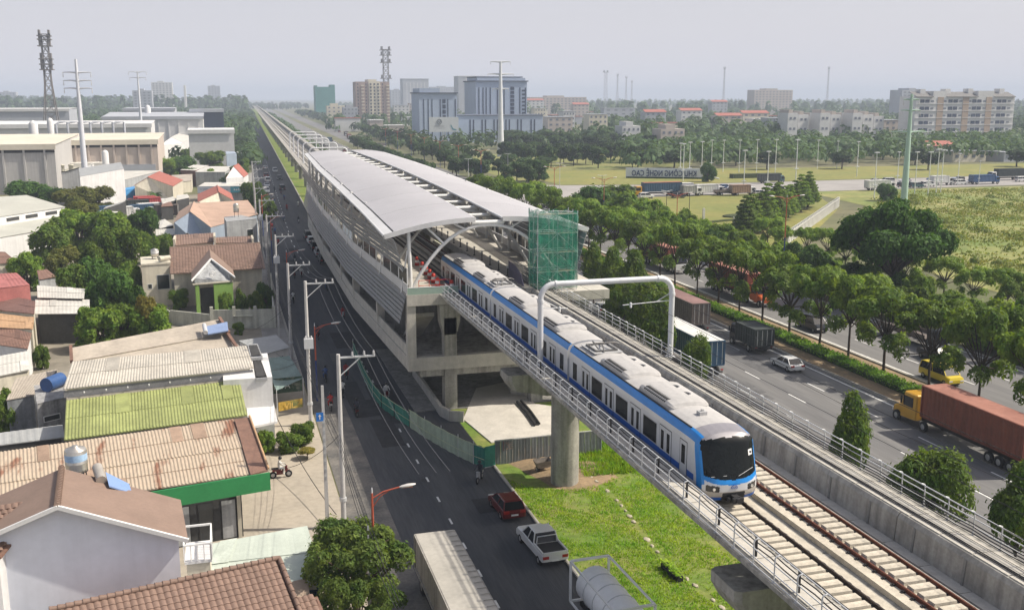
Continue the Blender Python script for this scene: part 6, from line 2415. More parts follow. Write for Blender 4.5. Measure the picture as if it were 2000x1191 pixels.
def ribbed_box(w, L, z0, z1, mat, name, parent, y0, rib=.28, depth=.045):
    """container body: corrugated sides, framed edges; front at y0 + L"""
    b = MB()
    n = int(L / rib) * 2
    for s in (-1, 1):
        vs = []
        for i in range(n + 1):
            y = y0 + L * i / n
            x = s * (w / 2 - (depth if i % 4 in (1, 2) else 0))
            vs += [(x, y, z0), (x, y, z1)]
        b.add(vs, [(2 * i, 2 * i + 2, 2 * i + 3, 2 * i + 1)[::s] for i in range(n)])
    b.add([(-w / 2, y0, z1), (w / 2, y0, z1), (w / 2, y0 + L, z1), (-w / 2, y0 + L, z1)], [(0, 1, 2, 3)])
    b.add([(-w / 2, y0, z0), (w / 2, y0, z0), (w / 2, y0 + L, z0), (-w / 2, y0 + L, z0)], [(3, 2, 1, 0)])
    for y, o in ((y0, 1), (y0 + L, -1)):
        b.add([(-w / 2, y, z0), (w / 2, y, z0), (w / 2, y, z1), (-w / 2, y, z1)], [(0, 1, 2, 3)[::o]])
    return b.build(name, mat, parent)


def box_edges(w, L, z0, z1, mat, parent, y0):
    b = MB()
    e = .12
    for s in (-1, 1):
        for z in (z0, z1):
            b.box(s * w / 2 - e / 2, s * w / 2 + e / 2, y0 - .01, y0 + L + .01, z - e / 2, z + e / 2)
        for y in (y0, y0 + L):
            b.box(s * w / 2 - e / 2 - .002, s * w / 2 + e / 2 + .002, y - e / 2 - .004, y + e / 2 + .004, z0, z1)
    for y in (y0, y0 + L):
        for z in (z0, z1):
            b.box(-w / 2, w / 2, y - e / 2, y + e / 2, z - e / 2 - .003, z + e / 2 + .003)
    b.build('frame', mat, parent)


def cab(parent, y, w, h, L, mat, hood=0.0):
    """truck cab: rear wall at y, front at y + L (+ hood)"""
    prof = [(y, .75), (y, h - .1), (y + .15, h), (y + L - .45, h), (y + L - .05, h * .58), (y + L, h * .5), (y + L, .65)]
    body_loft(prof, w, mat, 'cab', parent, .14, .08)
    b = MB()
    b.slab([(-w * .42, y + L - .40, h * .93), (w * .42, y + L - .40, h * .93), (w * .44, y + L - .045, h * .6), (-w * .44, y + L - .045, h * .6)][::-1], .04, 0, (0, .7, .5))
    b.v = [(x, yy + .05, z + .03) for x, yy, z in b.v]
    b.build('windscreen', C_GLASS, parent)
    for s in (-1, 1):
        MB().box(s * w / 2 - .02, s * w / 2 + .02, y + .45, y + L - .4, h * .58, h * .88).build('side_window', C_GLASS, parent)
        MB().box(s * w * .36 - .2, s * w * .36 + .2, y + L + hood - .06, y + L + hood + .03, .8, 1.0).build('headlight', LAMP_W, parent)
        MB().box(s * (w / 2 + .14) - .06, s * (w / 2 + .14) + .06, y + L - .3, y + L - .18, h * .62, h * .85).build('mirror', DARK, parent)
    if hood:
        pr2 = [(y + L - .1, .7), (y + L - .1, h * .56), (y + L + hood * .6, h * .5), (y + L + hood, h * .42), (y + L + hood, .65)]
        body_loft(pr2, w * .82, mat, 'hood', parent, .2, .08)


def truck(kind, cabm, boxm, label, loc, rz, topm=None, L=12.2, hb=2.6, group=None, hood=0.0, box_z=1.45):
    """kind 'semi' (container trailer), 'box' (rigid), 'flat'"""
    t = root('container_truck' if kind == 'semi' else 'truck', loc, label, 'truck', group, rz, False)
    w = 2.44
    cl = 2.2 if kind == 'semi' else 1.8
    gap = .7 if kind == 'semi' else .15
    tot = L + gap + cl + hood
    y0 = -tot / 2
    if kind != 'flat':
        ribbed_box(w, L, box_z, box_z + hb, boxm, 'container', t, y0)
        box_edges(w, L, box_z, box_z + hb, boxm, t, y0)
        b = MB()
        for k in range(4):
            x = -w / 2 + .3 + k * .62
            b.cyl((x, y0 - .06, box_z + .1), (x, y0 - .06, box_z + hb - .1), .025, n=5)
        b.build('door_bars', STEEL, t)
        if topm is not None:
            MB().box(-w / 2 + .03, w / 2 - .03, y0 + .03, y0 + L - .03, box_z + hb + .062, box_z + hb + .085).build('roof_sheet', topm, t)
    else:
        MB().box(-w / 2, w / 2, y0, y0 + L, 1.1, 1.25).build('flatbed', boxm, t)
        for s in (-1, 1):
            MB().box(s * w / 2 - .04, s * w / 2 + .04, y0, y0 + L, 1.25, 1.7).build('side_board', boxm, t)
    MB().box(-.5, .5, y0 + .1, y0 + L + gap + cl * .8, .75, 1.1 if kind != 'box' else 1.4).build('chassis', DARK, t)
    MB().box(-w / 2 + .1, w / 2 - .1, y0 + .02, y0 + .1, .6, .75).build('bumper', DARK, t)
    cab(t, y0 + L + gap, 2.4 if kind == 'semi' else 2.1, 3.1 if kind == 'semi' else 2.6, cl, cabm, hood)
    yw = [y0 + 1.3, y0 + 2.5] + ([y0 + 3.7, y0 + L - .3] if kind == 'semi' else []) + [y0 + L + gap + (1.2 if not hood else cl + hood * .45)]
    if kind != 'semi':
        yw = [y0 + 1.6, y0 + L + gap + .9]
    for y in yw:
        for s in (-1, 1):
            inst('wheel', W_TRK, t, (s * 1.05, y, .5))
    for s in (-1, 1):
        MB().box(s * 1.0 - .14, s * 1.0 + .14, y0 - .03, y0 + .05, .85, 1.0).build('tail_light', LAMP_R, t)
    return t


P_WHITE = paint('white', (.68, .68, .67)); P_RED = paint('dark_red', (.13, .012, .012)); P_SILV = paint('silver', (.45, .45, .46))
P_YEL = paint('taxi_yellow', (.62, .48, .03)); P_BLK = paint('black', (.02, .022, .026)); P_ORG = paint('orange', (.55, .12, .03))
P_AMB = paint('amber', (.55, .30, .03)); P_BLUE = paint('blue', (.03, .10, .26)); P_TEAL = paint('teal', (.04, .10, .11))
K_BLUE = M('container_blue', (.035, .085, .15), .55, 0, .15, .5, streak=.25)
K_RED = M('container_red', (.205, .062, .04), .6, 0, .15, .4, streak=.2)
K_BRN = M('container_brown', (.15, .125, .11), .7, 0, .2, .4, streak=.3)
K_RTOP = M('container_faded_top', (.36, .17, .125), .7, 0, .15, .25, col2=(.24, .10, .07))
K_DGRN = M('container_dark_green', (.045, .055, .052), .7, 0, .2, .5, streak=.3)
K_WHT = M('box_white', (.62, .62, .60), .6, 0, .08, .5, streak=.1)
# near carriageway
truck('semi', P_WHITE, K_BLUE, 'blue container truck with a white top on the highway', (49.6, 103.2, .03), 0, K_WHT)
cn = [o for o in COL.objects if o.get('label') == 'blue container truck with a white top on the highway'][0]
marks(cn, V((-1.23, -6.2, 3.55)), V((0, -1, 0)), 2.4, .5, WHITE, 5, 8, proud=.03)
p = at(1432, 655)
truck('semi', P_AMB, K_BRN, 'brown-grey box trailer truck with an amber cab on the highway', (57.3, p.y + 8.0, .03), 0, M('trailer_top', (.22, .13, .12), .8, 0, .2, .4), 11.0)
p = at(1490, 690)
truck('box', P_BLK, K_DGRN, 'small dark green box truck behind the white saloon', (60.0, p.y + 2.6, .03), 0, None, 4.6, 2.0, box_z=1.0)
car('sedan', P_WHITE, 'white saloon car driving along the highway', (59.4, 97.2, .03), 0)
truck('semi', P_AMB, K_RED, 'rust red container truck with a yellow bonneted cab', (60.6, 70.6, .03), 0, K_RTOP, 12.2, 2.75, hood=1.3)
car('hatch', P_WHITE, 'white hatchback beside the verge trees and pipe portal', (50.2, 131, .03), 0)
car('sedan', P_SILV, 'pale saloon car ahead of the blue container truck', (49.8, 118.5, .03), 0)
truck('box', P_BLK, K_BRN, 'dark flat truck on the highway behind the portal', (54.5, 143, .03), 0, None, 5.0, 1.7, box_z=1.0)
car('suv', P_BLK, 'black sports utility car on the highway near the hedge', (60.2, 160, .03), 0)
car('suv', P_WHITE, 'white sports utility car under the median trees', (60.4, 174, .03), 0)
car('van', P_SILV, 'silver van on the highway beside the scaffold', (55.5, 186, .03), 0)
truck('box', P_WHITE, K_WHT, 'white box truck on the highway beyond the scaffold', (51.0, 205, .03), 0, None, 6, 2.3, box_z=1.0)
# far carriageway (towards the camera)
truck('semi', P_ORG, K_RED, 'orange truck hauling a faded red container under the trees', (74.2, 135.5, .03), math.pi, K_RTOP, 12.2, 2.75, hood=.9)
truck('semi', P_WHITE, K_RED, 'white cab truck with a brown container following the orange truck', (74.4, 164, .03), math.pi, K_RTOP, 12.2, 2.6)
car('van', P_BLK, 'dark van beside the median hedge on the far carriageway', (72.7, 113.5, .03), math.pi)
truck('flat', P_BLK, K_BRN, 'dark flatbed truck parked under the roadside trees', (80.8, 104, .03), math.pi, None, 9)
car('pickup', P_BLK, 'black pickup behind the dark flatbed truck', (77.6, 95.5, .03), math.pi)
car('van', P_YEL, 'yellow taxi van on the far carriageway', (72.3, 88.2, .03), math.pi)
car('suv', P_WHITE, 'white car on the far carriageway right of the taxi', (80.5, 82.5, .03), math.pi)
car('sedan', P_WHITE, 'white car far up the outer carriageway', (73, 196, .03), math.pi)
for i, (x, y, k, pm, nm) in enumerate(((50, 262, 'sedan', P_WHITE, 'white'), (55, 300, 'suv', P_BLK, 'black'), (59, 330, 'van', P_SILV, 'silver'), (51, 360, 'sedan', P_RED, 'dark red'), (75, 300, 'suv', P_WHITE, 'white'))):
    car(k, pm, '%s %s near the highway junction beyond the station' % (nm, k if k != 'suv' else 'off-road car'), (x + bend(y), y, .05), 0 if x < 65 else math.pi)
q = random.Random(61)
for i in range(26):
    y = 232 + i * 26 + q.uniform(-8, 8)
    x = q.choice((49, 52.5, 56.5, 60, 73, 77, 81))
    if 284 < y < 348: continue
    k_ = q.choice(('sedan', 'suv', 'van'))
    pn = q.choice((('white', P_WHITE), ('silver', P_SILV), ('black', P_BLK), ('dark red', P_RED)))
    car(k_, pn[1], '%s %s on the far stretch of highway' % (pn[0], {'sedan': 'saloon', 'suv': 'off-road car', 'van': 'van'}[k_]), (x + bend(y), y, .05), 0 if x < 65 else math.pi, 'cars on the far stretch of highway')
for i in range(8):
    y = 410 + i * 55
    x = (52, 58, 76, 79)[i % 4]
    truck('box', P_WHITE, (K_WHT, K_BLUE, K_RED, K_BRN)[i % 4], 'distant truck with a %s box on the highway beyond the junction' % ('white', 'blue', 'red', 'brown')[i % 4], (x + bend(y), y, .05), 0 if x < 65 else math.pi, None, 6.5, 2.4, group='distant highway trucks', box_z=1.0)
# gate road queue, along x
HP = math.pi / 2
def gate(kind, px, py, **k):
    p = at(px, py)
    return (p.x, p.y, .045)
tt = truck('semi', P_AMB, K_BLUE, 'blue container truck with an orange cab in the gate queue', gate('', 1283, 383), HP, M('container_orange_top', (.35, .12, .06), .7), 12.2)
letters('A-LINES', 1.3, .008, M('letter_green', (.25, .55, .40), .6), 'lettering', tt, (1.3, -3.5, 2.1), (math.pi / 2, 0, HP))
car('suv', P_WHITE, 'white car in front of the blue container in the gate queue', gate('', 1262, 388), -HP)
car('suv', P_BLK, 'black car beside the white lorries in the gate queue', gate('', 1324, 387), -HP)
for px, py, kind, cm, bm, lab, L in (
    (1336, 378, 'box', P_WHITE, K_WHT, 'white covered lorry behind the black car at the gate', 7),
    (1350, 383, 'box', P_WHITE, M('slat_grey', (.32, .32, .31), .7), 'small white lorry with a grey slatted box', 4.2),
    (1384, 381, 'box', P_WHITE, K_WHT, 'long white lorry in the middle of the gate queue', 7),
    (1418, 382, 'flat', P_WHITE, K_BRN, 'white cab flatbed lorry in the gate queue', 5.5),
    (1450, 382, 'box', P_WHITE, M('box_tan', (.26, .17, .12), .8), 'tan covered lorry in the gate queue', 6),
    (1506, 358, 'box', P_TEAL, K_DGRN, 'dark green covered lorry on the lawn side of the gate road', 7.5),
    (1718, 372, 'box', P_WHITE, K_WHT, 'white long-roofed lorry right of the tiered trees', 8),
    (1838, 362, 'box', P_WHITE, K_WHT, 'white lorry beside the lamp posts on the gate road', 6),
    (1922, 360, 'box', P_BLUE, M('box_blue', (.04, .09, .2), .7), 'blue covered lorry at the right of the gate road', 9),
    (1965, 352, 'semi', P_WHITE, M('box_dark', (.03, .04, .04), .8), 'white cab semi with a black trailer at the gate', 12)):
    truck(kind, cm, bm, lab, gate('', px, py), -HP if kind != 'semi' else HP, None, L, 2.2 if kind == 'box' else 2.6, box_z=1.0 if kind == 'box' else 1.45)
for px, py, k, pm, lab in ((1473, 381, 'hatch', P_BLK, 'dark hatchback behind the tan lorry'), (1484, 382, 'suv', P_SILV, 'silver car behind the dark hatchback in the queue'), (1510, 378, 'suv', P_WHITE, 'white off-road car below the dark green lorry'), (1789, 367, 'van', P_TEAL, 'dark teal minivan on the gate road'), (1812, 365, 'van', P_WHITE, 'white minivan between lorries on the gate road'), (1874, 361, 'van', P_WHITE, 'white van ahead of the blue lorry'), (1995, 355, 'van', P_WHITE, 'white van cut by the frame on the gate road'), (1765, 366, 'suv', P_BLK, 'black car beside the pale green pylon'), (1032, 372, 'van', P_WHITE, 'white van crossing the open junction')):
    car(k, pm, lab, gate('', px, py), -HP)
q = random.Random(19)
for i in range(18):
    px = q.uniform(1375, 1520) if i % 2 else q.uniform(1700, 1990)
    py = (374 if px < 1600 else 357) + q.uniform(-5, 3)
    k_ = q.choice(('sedan', 'suv', 'van', 'hatch'))
    pn = q.choice((('white', P_WHITE), ('silver', P_SILV), ('black', P_BLK), ('blue', P_BLUE)))
    car(k_, pn[1], '%s %s waiting in the second lane of the gate road' % (pn[0], {'sedan': 'saloon', 'suv': 'off-road car', 'van': 'minivan', 'hatch': 'hatchback'}[k_]), gate('', px, py), HP, 'cars in the second lane of the gate road')
# side street: parked cars, truck roof, tank trailer
p = at(998, 1000)
car('hatch', P_RED, 'dark red car parked at the kerb in the viaduct shadow', (18.75, p.y + .1, .02), math.radians(2))
p = at(1066, 1075)
car('pickup', P_WHITE, 'white pickup truck with a black bed parked at the kerb', (19.2, p.y - .1, .02), math.radians(3))
TOPG = M('lorry_roof_grey', (.40, .38, .34), .75, 0, .1, .4, streak=.0)
a_, c_ = at(812, 1050, 3.25), at(712 + 180, 1041, 3.25)
lt_ = truck('box', P_WHITE, M('lorry_box_grey', (.33, .31, .28), .7, 0, .15, .4, streak=.3), 'grey roofed lorry driving down the side street', ((a_.x + c_.x) / 2, a_.y - 6.1, .02), math.pi, TOPG, 11.4, 2.15, box_z=1.0)
b = MB()
for k in range(15):
    y = -6.4 + k * .7
    b.box(-1.235, -.72, y, y + .05, 3.27, 3.31)
b.build('roof_ribs', TOPG, lt_)
# tank container on a trailer
tq = at(1170, 1150, 2.6)
tk = root('tank_trailer', (tq.x + .1, tq.y - 1.5, .02), 'white cylindrical tank in an open steel frame on a trailer', 'tank trailer', None, math.radians(2), False)
b = MB()
rg = []
for y, r_ in ((-3.0, .3), (-2.9, .85), (-2.6, 1.08), (2.4, 1.08), (2.7, .85), (2.8, .3)):
    rg.append([(r_ * math.cos(j * math.pi / 12), y, 2.5 + r_ * math.sin(j * math.pi / 12)) for j in range(24)])
b.loft([r[::-1] for r in rg], 0, True, True, True)
TKW = M('tank_white', (.80, .80, .80), .45, 0, .05, .5)
b.build('tank', TKW, tk)
for y in (-1.3, 0, 1.3):
    MB().tube([(1.095 * math.cos(j * math.pi / 12), y, 2.5 + 1.095 * math.sin(j * math.pi / 12)) for j in range(25)], .03, 5).build('band', STEEL, tk)
for y in (-3.05, 3.0):
    for s in (-1, 1):
        MB().beam((s * 1.17, y, 1.3), (s * 1.17, y, 3.75), .12, .12).build('frame_post', WHITE, tk)
    for z in (1.3, 3.75):
        MB().beam((-1.17, y, z), (1.17, y, z), .12, .12).build('frame_bar', WHITE, tk)
for s in (-1, 1):
    for z in (1.3, 3.72):
        MB().beam((s * 1.17, -3.05, z), (s * 1.17, 3.0, z), .1, .1).build('frame_rail', WHITE, tk)
    for y in (-2.4, -1.1, 2.2):
        inst('wheel', W_TRK, tk, (s * 1.0, y, .5))
MB().box(-.5, .5, -3.2, 3.2, .85, 1.22).build('chassis', DARK, tk)
inst('spare_wheel', W_TRK, tk, (1.35, 1.6, 1.3))

# ---------------------------------------------------------------- motorbikes and riders
def skin_mesh(name, joints, edges, radii, mat):
    me = bpy.data.meshes.new(name)
    me.from_pydata(joints, edges, [])
    o = bpy.data.objects.new(name, me)
    COL.objects.link(o)
    md = o.modifiers.new('Skin', 'SKIN')
    for i, r_ in enumerate(radii):
        me.skin_vertices[0].data[i].radius = (r_, r_)
    me.skin_vertices[0].data[0].use_root = True
    sd = o.modifiers.new('Sub', 'SUBSURF')
    sd.levels = sd.render_levels = 1
    dg = bpy.context.evaluated_depsgraph_get()
    out = bpy.data.meshes.new_from_object(o.evaluated_get(dg))
    bpy.data.objects.remove(o)
    out.name = name
    out.materials.clear()
    out.materials.append(mat)
    out.polygons.foreach_set('use_smooth', [True] * len(out.polygons))
    return out


def rider_mesh(mat):
    J = [(0, -.12, .85), (0, -.1, 1.05), (0, -.04, 1.32), (0, -.02, 1.43), (0, 0, 1.52), (0, .02, 1.63),
         (.2, -.04, 1.35), (.26, .14, 1.14), (.28, .36, 1.08), (.29, .43, 1.07), (-.2, -.04, 1.35), (-.26, .14, 1.14), (-.28, .36, 1.08), (-.29, .43, 1.07),
         (.13, -.06, .83), (.2, .3, .8), (.17, .2, .42), (.17, .32, .36), (-.13, -.06, .83), (-.2, .3, .8), (-.17, .2, .42), (-.17, .32, .36)]
    E = [(0, 1), (1, 2), (2, 3), (3, 4), (4, 5), (2, 6), (6, 7), (7, 8), (8, 9), (2, 10), (10, 11), (11, 12), (12, 13), (0, 14), (14, 15), (15, 16), (16, 17), (0, 18), (18, 19), (19, 20), (20, 21)]
    r_ = [.15, .14, .15, .06, .085, .08, .065, .05, .04, .04, .065, .05, .04, .04, .095, .075, .055, .045, .095, .075, .055, .045]
    return skin_mesh('person', J, E, r_, mat)


SHIRTS = [M('shirt_white', (.6, .6, .58), .8), M('shirt_dark', (.03, .035, .05), .8), M('shirt_red', (.35, .04, .04), .8), M('shirt_blue', (.05, .10, .25), .8)]
RIDERS = [rider_mesh(m_) for m_ in SHIRTS]
HELM = MB().lathe([(.135, 0), (.15, .06), (.14, .13), (.09, .19), (0, .21)], (0, .02, 1.56), 10).mesh('helmet', P_BLK)
bk = MB()
bk.tube([(0, -.3, .62), (0, .1, .5), (0, .42, .75), (0, .5, .98)], .1, 8)
bk.box(-.12, .12, -.62, .06, .6, .78)
bk.box(-.1, .1, -.3, .25, .3, .55)
bk.box(-.14, .14, .38, .5, .5, .95)
bk.cyl((0, .62, .32), (0, .5, .95), .035, n=6)
bk.box(-.03, .03, .5, .75, .58, .62)
BIKE = [bk.mesh('bike_body', m_) for m_ in (P_BLK, P_RED, P_SILV)]
SEAT = MB().box(-.13, .13, -.68, .1, .78, .85).mesh('seat', BLACK)
HB = MB().tube([(-.32, .38, 1.04), (-.1, .46, 1.0), (.1, .46, 1.0), (.32, .38, 1.04)], .02, 5).mesh('handlebar', DARK)
WB = wheel_mesh(.29, .1)


def bike(loc, rz, i, lab, rlab, person=True):
    m_ = root('motorbike', loc, lab, 'motorbike', None, rz, False)
    inst('bike_body', BIKE[i % 3], m_)
    inst('seat', SEAT, m_)
    inst('handlebar', HB, m_)
    inst('wheel', WB, m_, (0, .64, .29))
    inst('wheel', WB, m_, (0, -.58, .29))
    if person:
        p_ = bpy.data.objects.new('person', RIDERS[i % 4])
        COL.objects.link(p_)
        p_.location = loc
        p_.rotation_euler = (0, 0, rz)
        tag(p_, rlab, 'person')
        inst('helmet', HELM, p_)


shirt = ('white', 'dark', 'red', 'blue')
for i, (px, py, rz, where) in enumerate(((697, 812, 0, 'in mid street below the wires'), (646, 800, 0, 'at the street edge by the tall white pole'), (636, 745, 0, 'near the foot of the grey tarp awning'), (755, 780, math.pi, 'coming past the end of the green mesh fence'), (937, 940, 2.6, 'turning at the corner of the green fence'), (676, 738, math.pi, 'in the station shade opposite the kiosk'))):
    p = at(px, py)
    bike((p.x, p.y, .02), rz, i + 1, 'motorbike ridden %s' % where, 'person in %s shirt riding %s' % (shirt[(i + 1) % 4], where))
p = at(548, 933)
bike((p.x, p.y, .02), -HP * .95, 4, 'dark red motorbike stopped on the pale forecourt', 'person in a white shirt sitting on the motorbike on the forecourt')
p = at(566, 560)
k = 0
for x, y, rz, wh in ((9.5, 150, 0, 'beside the villa garden wall'), (11.2, 171, math.pi, 'in the station shade past the villa'), (10.4, 236, 0, 'beyond the far end of the station'), (13.5, 252, math.pi, 'on the open street past the station'), (12.5, 262, 0, 'next to the street trees'), (16.8, 247, math.pi, 'close to the far kerb'), (12.0, 296, 0, 'near the shop signboard'), (15.5, 305, math.pi, 'far up the sunlit side street'), (18.5, 285, 0, 'beside the grass under the far viaduct'), (13.5, 334, math.pi, 'behind the queue of street cars')):
    bike((x + bend(y), y, .02), rz, k, 'motorbike %s' % wh, 'person in a %s shirt on a motorbike %s' % (shirt[k % 4], wh))
    k += 1
q = random.Random(91)
for i in range(14):
    y = 104 + i * 17 + q.uniform(-5, 5)
    x = q.choice((9.2, 10.8, 12.4, 15.2)) + bend(y)
    bike((x, y, .02), 0 if x < 12 else math.pi, i, 'motorbike moving along the shaded side street', 'person in a %s shirt riding along the shaded side street' % shirt[i % 4])
    for o_ in list(COL.objects)[-12:]:
        if o_.parent is None and o_.name.startswith(('motorbike', 'person')):
            o_['group'] = 'riders along the shaded side street'
for i, (x, y, kd, pm, nm) in enumerate(((11, 330, 'suv', P_WHITE, 'white off-road car parked'), (16, 338, 'van', P_BLK, 'dark van driving'), (11.5, 352, 'sedan', P_SILV, 'silver saloon parked'), (12.2, 372, 'van', P_WHITE, 'white van parked'), (16.5, 380, 'suv', P_BLK, 'black off-road car driving'), (12, 395, 'suv', P_RED, 'dark red car parked'), (16, 420, 'van', P_SILV, 'silver van driving'), (12.5, 440, 'sedan', P_WHITE, 'white saloon parked'))):
    car(kd, pm, nm + ' far up the side street', (x + bend(y), y, .02), 0 if i % 2 else math.pi)
for i in range(5):
    car('suv' if i % 2 else 'van', (P_BLK, P_SILV, P_BLK, P_WHITE, P_BLK)[i], ('black van', 'silver off-road car', 'black minibus', 'white off-road car', 'black delivery van')[i] + ' parked in the shade along the station wall', (17.6 + .004 * i, 186 + i * 8.2, .02), 0)
# truck yard on the left
for i, (px, py, cm, bm, lab) in enumerate(((215, 418, P_WHITE, K_BLUE, 'lorry with a dark blue cover in the truck yard'), (245, 420, P_WHITE, K_WHT, 'white lorry in the front of the truck yard'), (262, 406, P_WHITE, K_DGRN, 'lorry with dark green box in the truck yard'), (276, 398, P_RED, M('box_red', (.40, .07, .07), .7), 'red lorry in the truck yard'), (300, 400, P_WHITE, M('box_red', (.4, .07, .07), .7), 'lorry with a red box beside the banana palms'), (300, 412, P_WHITE, K_WHT, 'white lorry beside the rusty kiosk roof'), (318, 416, P_WHITE, K_BRN, 'brown covered lorry at the right of the truck yard'), (270, 416, P_WHITE, K_BLUE, 'lorry with a black-blue box in the middle of the yard'))):
    p = at(px, py + 8, 0)
    truck('box', cm, bm, lab, (p.x, p.y, .01), math.radians((-60, -75, 100, 95, -80, -70, 85, 110)[i]), None, 5.5, 2.1, box_z=.95)
# ---------------------------------------------------------------- poles, lamps, wires, fences
POLE = M('concrete_pole', (.52, .51, .50), .7, 0, .08, 1, streak=.15)
B_POLE = M('blue_pole', (.025, .05, .20), .5, 0, .1, 1)
R_POLE = M('red_pole', (.42, .09, .05), .5, 0, .1, 1)
INSUL = M('insulator', (.55, .55, .56), .3, 0, .05, 3)
tops = []
px0, py0 = at(668, 1030), at(656, 692)
POLEY = [67.7, 91.3, 116, 141, 166, 192, 218, 246, 276, 308]
for i, y in enumerate(POLEY):
    x = 7.1 if i == 0 else 6.9 + bend(y)
    h = zat(7.0, 67.7, 692) if i == 0 else 11.2
    if i == 1: h = zat(6.9, 91.3, 549)
    p = root('utility_pole', (x, y, 0), ('tall white utility pole with a braced cross-arm on the forecourt edge', 'tall white utility pole beside the tarp awning')[i] if i < 2 else 'tall utility pole with a cross-arm along the side street', 'utility pole', None if i < 2 else 'utility poles along the side street')
    MB().cyl((x, y, -.2), (x, y, h), .19, .13, 12).build('shaft', POLE, p)
    z = h - .25
    MB().beam((x - .1, y, z), (x + 2.5, y, z), .12, .12).build('cross_arm', STEEL, p)
    MB().beam((x + .05, y, z - 1.3), (x + 1.5, y, z - .05), .07, .07).build('brace', STEEL, p)
    if i < 3:
        MB().cyl((x, y, 2.0), (x, y, 2.25), .25, n=12).build('collar', STEEL, p)
    pts = []
    for dx in (.95, 1.75, 2.4):
        MB().lathe([(.03, .05), (.09, .1), (.05, .16), (.1, .22), (.05, .28), (.08, .34), (0, .4)], (x + dx, y, z), 8).build('insulator', INSUL, p)
        pts.append(V((x + dx, y, z + .42)))
    tops.append(pts)
WIRE = M('aluminium_wire', (.13, .135, .15), .5, .3, .05, 1)


def wire_pts(a, c, sag, n=10):
    return [a.lerp(c, k / n) - V((0, 0, sag * 4 * (k / n) * (1 - k / n))) for k in range(n + 1)]


pre = [p - V((0, 24, 0)) for p in tops[0]]
runs = [pre] + tops
pos = ('inner', 'middle', 'outer')
for j in range(3):
    w = root('power_line', tuple(tops[1][j]), '%s overhead wire strung along the side street poles' % pos[j], 'wire')
    for a_, c_ in zip(runs, runs[1:]):
        MB().tube(wire_pts(a_[j], c_[j], .55), .013, 4).build('span', WIRE, w)
for j in range(4):
    w = root('cable_bundle', (7.0, 91, 6.5 - j * .35), '%s black cable sagging between the street poles' % ('highest', 'second', 'third', 'lowest')[j], 'cable')
    for k_, (a_, c_) in enumerate(zip([43.7] + POLEY[:-1], POLEY)):
        MB().tube(wire_pts(V((7.0 + bend(a_), a_, 6.9 - j * .38)), V((7.0 + bend(c_), c_, 6.9 - j * .38)), .5 + .16 * j + .1 * (k_ % 3)), .015 + .006 * (j % 2), 4).build('span', CABLE, w)
for j, (yp, tgt, lab) in enumerate(((91.3, at(495, 720, 6.0), 'white roof house'), (91.3, at(540, 690, 3.4), 'street kiosk'), (67.7, at(523, 917, 4.6), 'green fascia shop'), (116, at(470, 650, 5.4), 'beige roof house'), (141, at(508, 500, 5.2), 'tiled villa'), (166, at(500, 428, 7.4), 'concrete block house'))):
    MB().tube(wire_pts(V((7.0, yp, 6.8)), tgt, .7), .018, 4).build('drop_cable', CABLE, None, None, 'thin black drop cable from a street pole to the ' + lab, 'cable')
for j, (yp, lab) in enumerate(((91.3, 'beside the tarp awning'), (141, 'beside the villa'), (192, 'past the salmon hall'))):
    p = root('pole_transformer', (7.0, yp, 8), 'grey box on the street pole ' + lab, 'transformer')
    MB().box(6.55, 7.35, yp - .75, yp - .22, 7.4, 8.3).build('case', PIPE, p)
    for k_ in range(3):
        MB().lathe([(.06, 0), (.09, .08), (.05, .14), (.08, .2), (0, .26)], (6.7 + k_ * .25, yp - .5, 8.3), 8).build('bushing', INSUL, p)
# low-voltage concrete poles with road sign
for i, (x, y, h, lab) in enumerate(((6.3, 67.8, zat(6.3, 67.8, 752), 'short pale concrete pole carrying a blue arrow sign'), (6.9, 53.4, zat(6.9, 53.4, 1083), 'short concrete pole standing in the street tree'), (6.2, 128, 8.2, 'low concrete pole at the villa wall'), (6.2, 154, 8.2, 'low concrete pole past the villa'), (6.2, 178, 8.2, 'low concrete pole opposite the station middle'))):
    if i == 0:
        x = colx(640, 67.8)
    p = root('concrete_pole', (x, y, 0), lab, 'utility pole')
    b = MB()
    b.loft([[(x - .13, y - .1, 0), (x + .13, y - .1, 0), (x + .13, y + .1, 0), (x - .13, y + .1, 0)], [(x - .09, y - .07, h), (x + .09, y - .07, h), (x + .09, y + .07, h), (x - .09, y + .07, h)]], 0, False, True, True)
    b.build('shaft', POLE, p)
    b = MB()
    for k in range(9):
        b.box(x - .05, x + .05, y - .125, y - .1, h * .35 + k * .55, h * .35 + k * .55 + .28)
    b.build('step_slot', W_GREY, p)
    if i == 0:
        zs = zat(x, 67.8, 812)
        MB().box(x - .5, x - .02, y - .18, y - .15, zs - .3, zs + .3).build('sign_plate', M('sign_blue', (.02, .17, .55), .5), p)
        MB().add([(x - .29, y - .19, zs - .18), (x - .23, y - .19, zs - .18), (x - .23, y - .19, zs + .03), (x - .15, y - .19, zs + .03), (x - .26, y - .19, zs + .2), (x - .37, y - .19, zs + .03), (x - .29, y - .19, zs + .03)], [tuple(range(7))]).build('sign_arrow', WHITE, p)
for j in range(2):
    a_, c_ = V((6.2, 128, 7.9 - j * .4)), V((6.3, 67.8, 8.0 - j * .4))
    MB().tube(wire_pts(c_, a_, .9) + [V((6.2, 154, 7.8 - j * .4)), V((6.2, 178, 7.8 - j * .4))], .022, 4).build('service_wire', CABLE, None, None, ('upper' if j == 0 else 'lower') + ' black service wire between the low concrete poles', 'wire')
MB().tube(wire_pts(at(520, 770, 4.2), V((6.6, 67.8, 1.0)), .8), .03, 5).build('drooping_cable', CABLE, None, None, 'thick black cable drooping from the balcony to the pole foot', 'cable')


